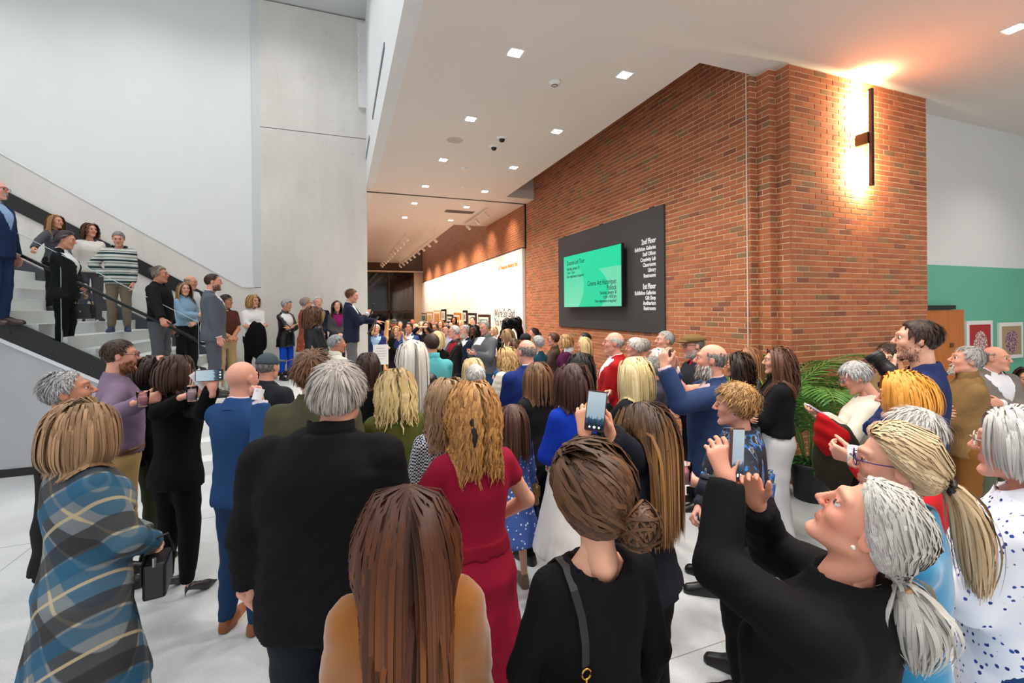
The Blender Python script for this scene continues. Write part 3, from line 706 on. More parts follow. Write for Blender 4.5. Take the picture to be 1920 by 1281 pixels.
def build_hair(sp, hc, R, hs, collide, lod, rng, root_obj, name='hair'):
    st = sp['hair']; kind = st['k']; c = st['c']; mat = hair_mat(c[0], c[1], c[2] if len(c) > 2 else None)
    n, rad, m = [(1000, .0068, 11), (300, .0105, 8), (80, .0150, 6)][lod]
    short = kind in ('short', 'fringe', 'pixie')
    if short: n, rad, m = [(1400, .0038, 5), (400, .0064, 4), (80, .012, 4)][lod]
    n = int(n * st.get('n', 1.0)); rec = st.get('rec', 0.0)
    bald = {'fringe': 2}.get(kind, 0); thick = st.get('t', .012 if short else .022)
    # roots on the scalp, in head space
    D = rng.normal(size=(n * (6 if st.get('tie') is None else 16), 3)); D /= np.linalg.norm(D, axis=1, keepdims=True)
    rt = (A3(CRC) + D * A3(CRR)).astype(f32); ok = rt[:, 2] > hairline(rt, rec) + .002
    if bald: ok &= rt[:, 2] < .05 + .02 * rng.random(len(rt))
    if st.get('tie') is not None: ok &= (rt[:, 2] < hairline(rt, rec) + .026) | (rng.random(len(rt)) < .10)
    rt = rt[ok][:n]; n = len(rt); nr = (rt - A3(CRC)) / A3(CRR) ** 2; nr /= np.linalg.norm(nr, axis=1, keepdims=True)
    toW = lambda P: (P * hs) @ R.T + hc
    toH = lambda P: ((P - hc) @ R) / hs
    rnd = rng.random(n); part = st.get('part', .0); x, y, z = rt.T
    side = np.sign(x - part + 1e-5)
    parts = []
    G = st.get('c0', .0)
    if kind in ('short', 'pixie', 'fringe'):
        crown = A3(.012, -.055, .12); v = rt - crown; v = v - nr * (v * nr).sum(1, keepdims=True); v /= np.maximum(np.linalg.norm(v, axis=1, keepdims=True), 1e-6)
        cd = np.array(st.get('comb', (0, 0, 0)), float)
        if np.abs(cd).sum() > 0: v = v * .5 + cd * np.clip((z - .04) / .05, 0, 1)[:, None]
        L = st.get('L', .035) * (.6 + .6 * rng.random(n)) * (1 if kind == 'fringe' else np.clip(.35 + (z + .05) / .13, .25, 1.15)); lift = st.get('lift', .28)
        s = np.linspace(0, 1, m)[None, :, None]
        d0 = v + nr * lift + rng.normal(size=(n, 3)) * st.get('mess', .10); d0 /= np.linalg.norm(d0, axis=1, keepdims=True)
        d1 = v - nr * .25 + rng.normal(size=(n, 3)) * st.get('mess', .10); d1[:, 2] -= .35; d1 /= np.linalg.norm(d1, axis=1, keepdims=True)
        P = rt[:, None] + nr[:, None] * (thick * .55) + L[:, None, None] * (d0[:, None] * s + (d1 - d0)[:, None] * s * s * .5)
        ph = rng.random(n) * 6.28; cu = st.get('curl', 0)
        if cu: P = P + cu * np.stack([np.sin(s[..., 0] * 9 + ph[:, None]), np.cos(s[..., 0] * 9 + ph[:, None]), np.sin(s[..., 0] * 7 + ph[:, None])], -1)
        pts = toW(P.reshape(-1, 3).astype(f32)).reshape(n, m, 3); S = np.broadcast_to(s[..., 0], (n, m))
    else:
        tie = st.get('tie'); N = 26 if tie is None else 12
        off = (.004 + thick * rng.random(n) ** (.12 if tie is not None else .3))
        if tie is not None: off = np.where(rt[:, 2] < hairline(rt, rec) + .026, off, off * .6)
        def hsdf(Pw):
            q = toH(Pw); d = smin(el(q, CRC, CRR), el(q, (0, .024, -.03), (.062, .066, .078)), .03); d = np.minimum(d, rc(q, (0, -.02, -.05), (0, -.04, -.2), .05, .055)) * hs
            return d
        def push(Pw, o_):
            for _ in range(2):
                d = hsdf(Pw) - o_; e = .004
                b_ = collide(Pw) - np.minimum(o_, .012)
                use = b_ < d; dd = np.minimum(d, b_); bad = dd < 0
                if not bad.any(): break
                Pb = Pw[bad]; ub = use[bad]; g = np.zeros_like(Pb)
                for i in range(3):
                    ev = A3(*(e if j == i else 0 for j in range(3)))
                    g[:, i] = np.where(ub, collide(Pb + ev) - collide(Pb - ev), hsdf(Pb + ev) - hsdf(Pb - ev))
                g /= np.maximum(np.linalg.norm(g, axis=1, keepdims=True), 1e-6)
                Pw = Pw.copy(); Pw[bad] = Pb - dd[bad][:, None] * g
            return Pw
        W0 = toW(rt); NW = nr @ R.T
        if tie is None:
            fr = np.clip((y + .03) / .08, 0, 1)[:, None]; up = np.clip((z - .03) / .06, 0, 1)[:, None]
            v = fr * np.stack([side * 1.0, np.full(n, -st.get('backc', .45)), np.zeros(n)], 1) + (1 - fr) * np.stack([side * .35, np.full(n, -1.), np.full(n, -.4)], 1)
            if st.get('bang'):
                fb = (y > .045) & (np.abs(x) < .055); v[fb] = np.stack([side[fb] * .25 + st['bang'], np.full(fb.sum(), .8), np.full(fb.sum(), -.3)], 1)
            v = v * up + np.stack([side * .12, np.full(n, -.15), np.full(n, -1.)], 1) * (1 - up)
            v = v - nr * (v * nr).sum(1, keepdims=True); v /= np.linalg.norm(v, axis=1, keepdims=True); dr_ = v @ R.T + NW * st.get('lift', .15)
            zc = hc[2] + st['z'] * hs; step = (hc[2] + .13 - zc + .16) / N
            P = [W0 + NW * (off * .5)[:, None]]; prev = P[0]
            grav = st.get('g', .42)
            for i in range(N):
                dr_ = dr_ * (1 - grav * .35) + A3(0, 0, -1) * grav
                if st.get('flip'):
                    q = toH(prev); inn = -np.stack([q[:, 0], q[:, 1] + .01, 0 * q[:, 0]], 1); inn /= np.maximum(np.linalg.norm(inn, axis=1, keepdims=True), 1e-6)
                    wz = np.clip((zc + .09 - prev[:, 2]) / .09, 0, 1); dr_ = dr_ + (inn @ R.T) * (wz * st['flip'])[:, None]
                dr_ /= np.linalg.norm(dr_, axis=1, keepdims=True); nx = prev + dr_ * step
                wm = st.get('wmax', .13) * hs; lowm = np.clip((hc[2] - .05 - nx[:, 2]) / .1, 0, 1); xx = nx[:, 0] - hc[0]; ab = np.abs(xx); nx[:, 0] = hc[0] + np.sign(xx) * (ab - lowm * .5 * np.maximum(ab - wm, 0))
                nx = push(nx.astype(f32), off)
                dr_ = nx - prev; dr_ /= np.maximum(np.linalg.norm(dr_, axis=1, keepdims=True), 1e-6); P.append(nx); prev = nx
            P = np.stack(P, 1)
            cut = zc + rng.normal(size=n) * st.get('rag', .012) + st.get('ushape', 0) * (np.abs(x) / .08) ** 2
            below = P[:, :, 2] < cut[:, None]; e = np.where(below.any(1), below.argmax(1), N).astype(float); e = np.maximum(e, 2)
            u = np.linspace(0, 1, m)[None] * e[:, None]; i0 = np.minimum(np.floor(u).astype(int), N - 1); fr_ = (u - i0)[..., None]
            pts = np.take_along_axis(P, i0[..., None].repeat(3, 2), 1) * (1 - fr_) + np.take_along_axis(P, (i0 + 1)[..., None].repeat(3, 2), 1) * fr_
        else:
            tie = A3(tie); tw = toW(tie[None])[0]; u = np.linspace(0, 1, N)
            P = []
            for k_ in range(N):
                q = rt * (1 - u[k_]) + (tie + rng.normal(size=(n, 3)) * .006) * u[k_]; d = el(q.astype(f32), CRC, CRR); nn = (q - A3(CRC)) / A3(CRR) ** 2; nn /= np.linalg.norm(nn, axis=1, keepdims=True)
                o_ = (off * (.6 + st.get('puff', .6) * math.sin(math.pi * min(1, u[k_] * 1.1))) * (1 if u[k_] < .85 else .7)); q = np.where((d < o_)[:, None], q + nn * (o_ - d)[:, None], q); P.append(toW(q.astype(f32)))
            if st.get('tail'):
                ntl = st['tail']; prev = P[-1]; rng0 = rng.normal(size=(n, 3)) * .6; rng0[:, 2] *= .2; dr_ = np.repeat((R @ np.array(st.get('tdir', (0, -1, -.1))))[None], n, 0) + rng.normal(size=(n, 3)) * .12; NT_ = 14; off2 = np.full(n, .012)
                lt = ntl * (.75 + .35 * rng.random(n))
                for i in range(NT_):
                    dr_ = dr_ * .8 + A3(0, 0, -1) * .3; dr_ /= np.linalg.norm(dr_, axis=1, keepdims=True)
                    nx = push((prev + dr_ * (lt / NT_)[:, None]).astype(f32), off2); dr_ = nx - prev; dr_ /= np.maximum(np.linalg.norm(dr_, axis=1, keepdims=True), 1e-6); P.append(nx); prev = nx
                tw = st.get('tw', .02)
                for q_ in range(NT_): P[12 + q_] = P[12 + q_] + rng0 * (tw * math.sin(math.pi * min(1, (q_ + 1) / NT_ * .8 + .05)))
            P = np.stack(P, 1); N2 = P.shape[1] - 1; u = np.linspace(0, N2, m + (6 if lod < 2 else 3))[None].repeat(n, 0); i0 = np.minimum(np.floor(u).astype(int), N2 - 1); fr_ = (u - i0)[..., None]
            pts = np.take_along_axis(P, i0[..., None].repeat(3, 2), 1) * (1 - fr_) + np.take_along_axis(P, (i0 + 1)[..., None].repeat(3, 2), 1) * fr_; m = pts.shape[1]
        S = np.broadcast_to(np.linspace(0, 1, m)[None], (n, m))
        seg = np.linalg.norm(np.diff(pts, axis=1), axis=2); arc = np.concatenate([np.zeros((n, 1)), np.cumsum(seg, 1)], 1)
        if st.get('wave'):
            amp, lam = st['wave']; ph = 14 * x + 9 * y; rm = np.clip(arc / .16, 0, 1)
            wv = amp * rm * np.sin(2 * math.pi * arc / lam + ph[:, None]); wv2 = amp * .6 * rm * np.cos(2 * math.pi * arc / lam * .8 + 1.5 * ph[:, None] + 1)
            tn = np.gradient(pts, axis=1); tn /= np.maximum(np.linalg.norm(tn, axis=2, keepdims=True), 1e-6); sd = np.cross(tn, A3(0, 1, 0)); sd /= np.maximum(np.linalg.norm(sd, axis=2, keepdims=True), 1e-6)
            pts = pts + sd * wv[..., None] + np.cross(tn, sd) * wv2[..., None]
        if st.get('curl'):
            amp, lam = st['curl']; cl_ = rng.integers(0, 70, n); ph = rng.random(70)[cl_] * 6.28 + rng.normal(size=n) * .5; rm = np.clip(arc / .10, 0, 1) * amp
            tn = np.gradient(pts, axis=1); tn /= np.maximum(np.linalg.norm(tn, axis=2, keepdims=True), 1e-6); sd = np.cross(tn, A3(.3, 1, .1)); sd /= np.maximum(np.linalg.norm(sd, axis=2, keepdims=True), 1e-6); tb = np.cross(tn, sd)
            an = 2 * math.pi * arc / lam + ph[:, None]; pts = pts + sd * (rm * np.cos(an))[..., None] + tb * (rm * np.sin(an))[..., None]
    rr = rad * hs * (.7 + .6 * rng.random(n))[:, None] * np.clip(.55 + 3 * S, 0, 1) * (1 - .88 * S ** 3)
    Oa = None
    if not short and st.get('tail'):
        jt = int(m * 12 / 26.0) - 1; Oa = pts - hc; Oa[:, jt:] = pts[:, jt:] - pts[:, jt:].mean(0, keepdims=True)
    V, Q = tubes(pts.astype(f32), rr.astype(f32), hc, Oa); strk = .5 + .5 * np.sin(x * 95 + 7 * np.sin(y * 40) + z * 20); tone = np.clip(.40 * rnd + .50 * strk, 0, 1)
    at3 = np.stack([np.repeat(tone, m), S.ravel(), np.repeat(rnd, m)], 1); at3 = np.repeat(at3, 3, 0); at3[:, 2] = at3[:, 2] * 3 + np.tile(A3(-.4, .0, .4), len(at3) // 3)
    parts.append((V, Q)); atts = [at3]
    if kind != 'none':
        ct = thick * (.8 if short else .55)
        cv, cq = cap_tpl(round(ct, 3), [.008, .012, .02][lod], bald, rec); jit = .5 + .25 * np.sin(cv[:, 0] * 150) * np.sin(cv[:, 1] * 110)
        parts.append((toW(cv), cq)); atts.append(np.stack([jit * .8, np.full(len(cv), .25), jit], 1))
    if st.get('bun'):
        bc, br_ = st['bun']; nb_ = [420, 120, 40][lod]; mm = 14; a0 = rng.random(nb_) * 6.28; tt = np.linspace(0, 5.2, mm); nrm = rng.normal(size=(nb_, 3)); nrm /= np.linalg.norm(nrm, axis=1, keepdims=True)
        u_ = np.cross(nrm, A3(.3, .5, .8)); u_ /= np.linalg.norm(u_, axis=1, keepdims=True); w_ = np.cross(nrm, u_); rb = br_ * (.30 + .65 * rng.random(nb_)); cc = A3(bc) + nrm * (br_ * .55 * rng.random(nb_))[:, None]
        Pb = cc[:, None] + rb[:, None, None] * (u_[:, None] * np.cos(tt[None, :, None] + a0[:, None, None]) + w_[:, None] * np.sin(tt[None, :, None] + a0[:, None, None]))
        Pb = toW(Pb.reshape(-1, 3).astype(f32)).reshape(nb_, mm, 3); V, Q = tubes(Pb.astype(f32), np.full((nb_, mm), rad * hs * (.55 if lod == 0 else 1.0), f32), toW(A3(bc)[None])[0]); parts.append((V, Q)); t_ = rng.random(nb_); atts.append(np.repeat(np.stack([np.repeat(t_, mm), np.full(nb_ * mm, .8), np.repeat(t_, mm)], 1), 3, 0))
    V, Q = joinq(parts)
    return qmesh(name, V, Q, mat, root_obj, np.concatenate(atts))

def collar_mesh(kind, nc, rx, ry, s, lod):
    """ring of cloth round the neck; shirt and blazer collars fold over and open in front"""
    gap = {'shirt': .35, 'blazer': 1.0, 'stand': .12, 'turtle': 0, 'hood': 1.1}[kind]; n = 26
    prof = {'shirt': [(.0, -.012), (-.004, .020), (-.003, .040), (.004, .044), (.012, .034), (.022, .002)],
            'blazer': [(.002, -.016), (-.001, .012), (.000, .030), (.007, .036), (.016, .024), (.030, -.014), (.040, -.034)],
            'stand': [(.004, -.02), (.002, .02), (.004, .062), (.012, .064), (.014, .02), (.018, -.02)], 'turtle': [(.002, -.02), (-.004, .03), (-.004, .062), (.004, .068), (.010, .05), (.012, -.02)],
            'hood': [(.004, -.02), (.0, .02), (.012, .05), (.035, .055), (.062, .03), (.075, -.02), (.06, -.07), (.03, -.09)]}[kind]
    V = []; Q = []
    for i in range(n + 1):
        a = gap + (2 * math.pi - 2 * gap) * i / n; ca, sa = math.cos(a), math.sin(a)   # a = 0 is straight ahead
        fr = max(0, ca); 
        for dr, dz in prof:
            if kind == 'hood': dr *= (.55 + .45 * max(0, -ca)); 
            V.append((nc[0] + (rx + dr * s) * sa, nc[1] + (ry + dr * s) * ca + .008 * s, nc[2] + (dz - (.052 if kind != 'turtle' else .02) * max(0, ca) - .012 * abs(sa)) * s))
    k = len(prof)
    for i in range(n):
        for j in range(k - 1): Q.append((i * k + j, i * k + j + 1, (i + 1) * k + j + 1, (i + 1) * k + j))
    return np.array(V, f32), np.array(Q, np.int32)

TOPS = {  # inflation, hem height (1.75 m body), collar, front opening, neck-hole radius, fold amplitude
    'blazer': (.022, .80, 'blazer', 1.12, .072, .0035), 'coat': (.030, .42, 'blazer', 1.2, .074, .004), 'shirt': (.016, .90, 'shirt', None, .066, .005), 'sweater': (.019, .86, None, None, .070, .0045),
    'fleece': (.026, .84, 'stand', None, .072, .0045), 'jacket': (.026, .88, 'shirt', None, .070, .0055), 'knit': (.017, .86, None, None, .088, .004), 'turtle': (.020, .84, 'turtle', None, .062, .005),
    'hoodie': (.026, .84, 'hood', None, .078, .005), 'puffer': (.045, .80, 'stand', None, .072, .0), 'dress': (.012, .40, None, None, .095, .002), 'blouse': (.022, .84, None, None, .075, .006), 'denim': (.022, .92, 'shirt', None, .07, .004),
}
GROUP = 'guests at the evening reception'
PEOPLE = []
def person(px, top, d, label, z0=0.0, yaw=None, face=None, hy=0, hp=0, hr=0, sex='m', w=1.0, g=1.0, belly=0.0, lean=0.0, hsz=1.0, skin=(214, 160, 132), hair=None, beard=None, glasses=None,
           top_=('blazer', (40, 46, 60)), bot=('pants', (34, 36, 42)), under=None, arms=('down', 'down'), shoes=('shoe', (26, 24, 24)), tie_=None, h=None, pad=None, lodo=None, hat=None, name='person', seed=None, tall=None, side=0.0):
    hp3 = at(px, top, d); ht = (hp3.z - z0); s = (tall or ht) / 1.75
    rng = np.random.default_rng(seed if seed is not None else int(px * 7 + top)); fem = sex == 'f'
    if yaw is None:
        v = (TGT if face is None else Vector((face[0], face[1], 0))) - Vector((hp3.x, hp3.y, 0)); yaw = math.degrees(math.atan2(-v.x, v.y))
    yr = R_(yaw); lod = (0 if d < 2.75 else 1 if d < 5.8 else 2) if lodo is None else lodo
    hs = hsz * (s ** .45) * (.97 if fem else 1.0)
    if pad is None: pad = .012 if hair is None or hair['k'] in ('fringe', 'none') else .5 * hair.get('t', .02)
    # ---- skeleton in body space (y forward)
    Lz = lambda z: lean * max(z - .95 * s, 0)
    Rm = np.array((Matrix.Rotation(R_(hy), 3, 'Z') @ Matrix.Rotation(R_(hp), 3, 'X') @ Matrix.Rotation(R_(hr), 3, 'Y')))
    hz = ht - (.122 * hs + pad)
    piv = A3(0, -.03 * s + Lz(hz - .1), hz - .10 * hs); hc = piv + Rm @ A3(0, .03, .10) * hs
    hc = A3(float(hc[0]) + side, float(hc[1]), float(hz))
    ox = -math.sin(yr) * hc[1] + math.cos(yr) * hc[0]; oy = math.cos(yr) * hc[1] + math.sin(yr) * hc[0]
    base = Vector((hp3.x - ox, hp3.y - oy, z0))
    PR = (PF if fem else PM).copy(); PR[:, 0] *= s; PR[:, 1] *= s * (.55 * w + .45 * g); PR[:, 2] *= s * g; PR[:, 3] *= s
    if belly:
        bz = np.exp(-((PR[:, 0] / s - 1.06) / .13) ** 2); PR[:, 2] += belly * bz * .5; PR[:, 3] += belly * bz * .5
    shx = (.142 if fem else .170) * w * s; ga = .5 + .5 * g
    ra, re_, rw_ = [(v * s * ga) for v in ((.043, .037, .028) if fem else (.051, .043, .033))]
    shz = 1.372 if fem else 1.388
    arms_j = []
    for i, sd in enumerate((-1, 1)):
        ap = arms[i]; ap = POSES[ap] if isinstance(ap, str) else ap
        tg, pole, hpose, hdir, palm = ap
        S0 = A3(sd * shx, -.018 * s + Lz(shz * s), shz * s)
        wt = None
        if tg[0] == 'px': q_ = at(*tg[1:]) - base; wt = A3(q_.x * math.cos(yr) + q_.y * math.sin(yr), -q_.x * math.sin(yr) + q_.y * math.cos(yr), q_.z); tg = (0, 0, 0)
        T0 = A3(sd * tg[0] * s * (1 if abs(tg[0]) < .2 else (.4 + .6 * max(w, g))), tg[1] * s + Lz(tg[2] * s) + (belly if tg[1] > .1 else 0), tg[2] * s)
        if wt is not None: T0 = wt
        E, W = ik(S0, T0, .285 * s, .25 * s, (sd * pole[0], pole[1], pole[2]))
        arms_j.append((S0, A3(*E), A3(*W), hpose, hdir, palm, sd))
    nb = A3(side * .55, -.034 * s + Lz(1.47 * s), 1.47 * s); nt = hc + Rm @ A3(0, -.02, -.06) * hs
    def arm_sdf(P, infl, up_to=1.0, elbow=True):
        d_ = None
        for S0, E, W, *_ in arms_j:
            q = rc(P, S0, E, ra + infl, re_ + infl * 1.05)
            if up_to < .5: 
                e2 = S0 + (E - S0) * (up_to * 2); q = rc(P, S0, e2, ra + infl, re_ + infl * 1.3); ax = (e2 - S0) / np.linalg.norm(e2 - S0); q = np.maximum(q, (P - e2) @ ax)
            else:
                we = E + (W - E) * min(1.0, (up_to - .5) * 2 * .97); ax = (we - E) / max(np.linalg.norm(we - E), 1e-6); f_ = np.maximum(rc(P, E, we + ax * .03, re_ + infl, rw_ + infl * .9), (P - we) @ ax); q = smin(q, f_, .02)
            d_ = q if d_ is None else np.minimum(d_, q)
        return d_
    def trap(P, infl): 
        a_ = rc(P, nb + A3(0, 0, -.030 * s), arms_j[0][0] + A3(.03 * s, 0, .002 * s), .042 * s * ga + infl * .6, ra * .86 + infl); b_ = rc(P, nb + A3(0, 0, -.030 * s), arms_j[1][0] + A3(-.03 * s, 0, .002 * s), .042 * s * ga + infl * .6, ra * .86 + infl); return np.minimum(a_, b_)
    # ---- legs
    hx = .088 * s * (.5 + .5 * g); fx = .105 * s
    kz, az = .49 * s, .085 * s
    legs = [((sd * hx, -.01 * s, .90 * s), (sd * (hx + fx) / 2, .012 * s, kz), (sd * fx, -.025 * s, az)) for sd in (-1, 1)]
    r1, r2, r3 = [v * s * ga for v in ((.090, .056, .040) if fem else (.090, .060, .044))]
    def leg_sdf(P, infl, zb, flare=0.0):
        d_ = None
        for a, b, c_ in legs:
            q = smin(rc(P, a, b, r1 + infl * .6, r2 + infl + flare * .4), rc(P, b, c_, r2 + infl + flare * .4, r3 + infl + flare), .02); d_ = q if d_ is None else smin(d_, q, .012)
        return np.maximum(d_, zb - P[:, 2])
    hG = [.0140, .0205, .032][lod]
    W_ = .34 * s * max(w, g) + .05
    lo_a = np.min([np.minimum(np.minimum(a[0], a[1]), a[2]) for a in arms_j], 0) - .1; hi_a = np.max([np.maximum(np.maximum(a[0], a[1]), a[2]) for a in arms_j], 0) + .1
    # ---- skin: body, head and hands in one mesh
    kindT = top_[0]; bare_arms = kindT == 'dress' or (len(top_) > 2 and top_[2].get('sleeve', 1) < .9)
    bare_leg = bot is None or bot[0] == 'skirt' or kindT == 'dress'
    def body(P):
        q = loft(P, PR, -.032 if bot else -.006, lean, s, .80 * s, 1.5 * s); q = smin(q, trap(P, -.008), .03); q = smin(q, arm_sdf(P, -.002), .025); q = smin(q, leg_sdf(P, -.006 if bare_leg else -.016, .03 * s), .03)
        return smin(q, rc(P, nb, nt, (.046 if fem else .056) * s, (.044 if fem else .052) * s), .03)
    lo = np.minimum(lo_a, A3(-.26 * s, -.2 * s, 0)); hi = np.maximum(hi_a, A3(.26 * s, .22 * s, 1.53 * s))
    hB = [.015, .022, .034][lod] if (bare_arms or bare_leg) else [.040, .042, .048][lod]
    bv, bq = polyg(body, lo, hi, hB)
    tv, tq, tat = head_tpl(fem, [.0066, .0112, .0175][lod])
    parts = [(bv, bq), ((tv * hs) @ Rm.T.astype(f32) + hc, tq)]; atts = [np.zeros((len(bv), 3), f32), tat]
    hands = []
    for S0, E, W, hpose, hdir, palm, sd in arms_j:
        hv, hq = hand_tpl(hpose, [.0058, .0095, .016][lod])
        dv = (W - E) / np.linalg.norm(W - E) if hdir is None else np.array((hdir[0] * sd, hdir[1], hdir[2]))
        pm = np.array((-sd, 0, 0)) if palm is None else np.array((palm[0] * sd, palm[1], palm[2]))
        Mh = axes(dv, pm); v = hv.copy()
        q = hq
        if sd < 0: v[:, 0] *= -1; q = hq[:, ::-1]
        v = (v * (.92 if fem else 1.02) * s ** .5) @ Mh.T.astype(f32) + W; parts.append((v, q)); atts.append(np.zeros((len(v), 3), f32)); hands.append((W, Mh, sd))
    V, Q = joinq(parts)
    ob = qmesh(name, V, Q, skin_mat(skin), None, np.concatenate(atts), base, yr); tag(ob, label, 'person', GROUP)
    Hm = Matrix.Translation(Vector([float(v) for v in hc])) @ Matrix(Rm.tolist()).to_4x4() @ Matrix.Scale(hs, 4)
    # ---- upper garment
    infl, hem, colr, vop, nr_, fa_ = TOPS[kindT]; opt = top_[2] if len(top_) > 2 else {}
    infl = opt.get('infl', infl); hem = opt.get('hem', hem) * s; colr = opt.get('collar', colr); vop = opt.get('v', vop); nr_ = opt.get('nr', nr_) * s * (.9 if fem else 1); fa_ = opt.get('fold', fa_); slv = opt.get('sleeve', 1.0)
    PT = PR
    if hem < .78 * s:
        fl_ = opt.get('flare', .10); PT = np.concatenate([[(hem - .02, PR[0, 1] + fl_ * (.78 * s - hem) + .01, PR[0, 2] + fl_ * (.78 * s - hem) + .01, PR[0, 3])], PR])
    if kindT == 'dress' and opt.get('waist'):
        PT = PT.copy(); k_ = (PT[:, 0] > .95 * s) & (PT[:, 0] < 1.16 * s); PT[k_, 1] *= .97
    ph = rng.random() * 6.28; pleat = opt.get('pleat')
    slope = opt.get('vw', .42)
    def folds(P, am):
        x_, y_, z_ = P[:, 0], P[:, 1], P[:, 2]; sg = np.sign(x_)
        u1 = np.sin(26 * x_ + 15 * z_ * sg + 2.6 * np.sin(8 * z_ + ph) + ph); u2 = np.sin(34 * z_ - 19 * x_ + 11 * y_ + 2.4 * np.sin(9 * x_ + 7 * y_ + ph)); u3 = np.sin(62 * z_ + 24 * y_ + 3 * np.sin(15 * x_ + ph))
        sl = np.clip((np.abs(x_) - .12 * s) / (.05 * s), 0, 1); wz = .55 + .45 * np.exp(-((z_ - 1.02 * s) / (.12 * s)) ** 2) + .3 * sl
        return am * wz * (1.1 * np.abs(u1) ** 1.5 * np.sign(u1) * .55 + .6 * (1 - 2 * np.abs(u2) ** .7) * .6 + .22 * sl * (1 - 2 * np.abs(u3) ** .7))
    def shell(P, extra=0.0, cut=True):
        i_ = infl + extra
        if kindT == 'puffer': i_ = i_ + .011 * np.abs(np.sin(P[:, 2] * 46)) - .006
        q = loft(P, PT, i_, lean, s, hem, 1.5 * s, (pleat[0], pleat[1], pleat[2] * s, hem, ph) if pleat else None)
        q = smin(q, trap(P, infl * .8 + extra), .035)
        if slv > 0: q = smin(q, arm_sdf(P, i_ if kindT == 'puffer' else infl + extra, slv), .022)
        if fa_: q = q + folds(P, fa_)
        if cut:
            q = smax(q, -rc(P, nb + A3(0, .006 * s, -.02 * s), nt + A3(0, .03 * s, .10 * s), nr_, nr_ * 1.45), .006)
            if vop: q = np.maximum(q, -np.maximum(np.maximum(np.abs(P[:, 0]) - (P[:, 2] - vop * s) * slope, vop * s - P[:, 2]), -P[:, 1] + Lz(1.3 * s)))
        return q
    lo = np.minimum(lo_a if slv > 0 else A3(0, 0, 9), A3(-W_, -.3 * s * max(1, g), hem)); hi = np.maximum(hi_a if slv > 0 else A3(-9, -9, -9), A3(W_, .34 * s * max(1, g) + belly, 1.58 * s))
    gv, gq = polyg(shell, lo, hi, hG)
    cm = top_[1] if not isinstance(top_[1], tuple) else cloth(top_[1])
    nm = opt.get('name', {'knit': 'sweater', 'turtle': 'turtleneck', 'denim': 'jacket', 'puffer': 'puffer_jacket', 'fleece': 'pullover'}.get(kindT, kindT))
    tj = qmesh(nm, gv, gq, cm, ob)
    if colr:
        cv, cq = collar_mesh(colr, nb + A3(0, .004 * s, .014 * s), nr_ * 1.0, nr_ * .98, s, lod); qmesh('collar', cv, cq, opt.get('cmat', cm), tj)
    if under:
        um = under if not isinstance(under, tuple) else cloth(under)
        uf = lambda P: smax(smin(loft(P, PR, .008, lean, s, .9 * s, 1.5 * s), trap(P, .004), .035), -rc(P, nb + A3(0, .006 * s, -.02 * s), nt + A3(0, .03 * s, .1 * s), .058 * s, .085 * s), .006)
        v, q = polyg(uf, A3(-W_, -.2 * s, .9 * s), A3(W_, .3 * s + belly, 1.56 * s), hG); sh_ = qmesh('shirt', v, q, um, ob)
        cv, cq = collar_mesh('shirt', nb + A3(0, 0, .012 * s), .062 * s, .062 * s, s, lod); qmesh('shirt_collar', cv, cq, um, sh_)
        if slv >= 1 and lod < 2:
            for S0, E, W, *_ in arms_j:
                ax = (W - E) / np.linalg.norm(W - E); p = [Vector(W - ax * .03), Vector(W + ax * .008)]; MB().tube(p, rw_ + .010, 14).build('shirt_cuff', um, sh_, smooth=True)
        if tie_:
            zf = 1.40 * s; yf = lambda z: float(np.interp(z, PR[:, 0], PR[:, 2]) + np.interp(z, PR[:, 0], PR[:, 3]) + .016 + Lz(z))
            tb = MB(); tb.add([(-.02 * s, yf(zf) + .0, zf), (.02 * s, yf(zf), zf), (.036 * s, yf(1.1 * s), 1.1 * s), (0, yf(1.05 * s), 1.05 * s), (-.036 * s, yf(1.1 * s), 1.1 * s), (-.02 * s, yf(zf) + .012, zf), (.02 * s, yf(zf) + .012, zf), (.036 * s, yf(1.1 * s) + .01, 1.1 * s), (0, yf(1.05 * s) + .01, 1.05 * s), (-.036 * s, yf(1.1 * s) + .01, 1.1 * s)],
                   [(0, 1, 2, 3, 4), (9, 8, 7, 6, 5), (0, 1, 6, 5), (1, 2, 7, 6), (2, 3, 8, 7), (3, 4, 9, 8), (4, 0, 5, 9)]).build('necktie', cloth(tie_), ob)
    # ---- lower garment
    if bot:
        bo = bot[2] if len(bot) > 2 else {}; bm2 = bot[1] if not isinstance(bot[1], tuple) else cloth(bot[1])
        if bot[0] == 'skirt':
            hz_ = bo.get('hem', .5) * s; PS = np.array([(hz_ - .02, (.19 + bo.get('flare', .06)) * s * g, (.14 + bo.get('flare', .06)) * s * g, -.01 * s), (.85 * s, .178 * s * g, .128 * s * g, -.012 * s), (1.0 * s, .15 * s * g, .11 * s * g, -.004 * s), (1.1 * s, .14 * s * g, .11 * s * g, 0)])
            bf = lambda P: loft(P, PS, .008, 0, s, hz_, 1.04 * s, (bo.get('np', 18), bo.get('amp', .02), .95 * s, hz_, ph))
            v, q = polyg(bf, A3(-.36 * s * g, -.3 * s * g, hz_), A3(.36 * s * g, .3 * s * g, 1.06 * s), hG); qmesh('skirt', v, q, bm2, ob)
        else:
            fl2 = bo.get('flare', 0.0); hz_ = bo.get('hem', .05) * s; amp = bo.get('fold', .004)
            def pf(P):
                q = smin(smax(loft(P, PR, bo.get('hip', .003), 0, s, None, bo.get('rise', 1.0) * s), .80 * s - P[:, 2], .10), leg_sdf(P, .014 + bo.get('infl', 0), hz_, fl2), .045)
                return np.maximum(q + amp * np.sin(30 * P[:, 2] + 8 * P[:, 0] + 2 * np.sin(11 * P[:, 2] + ph)), hz_ - P[:, 2])
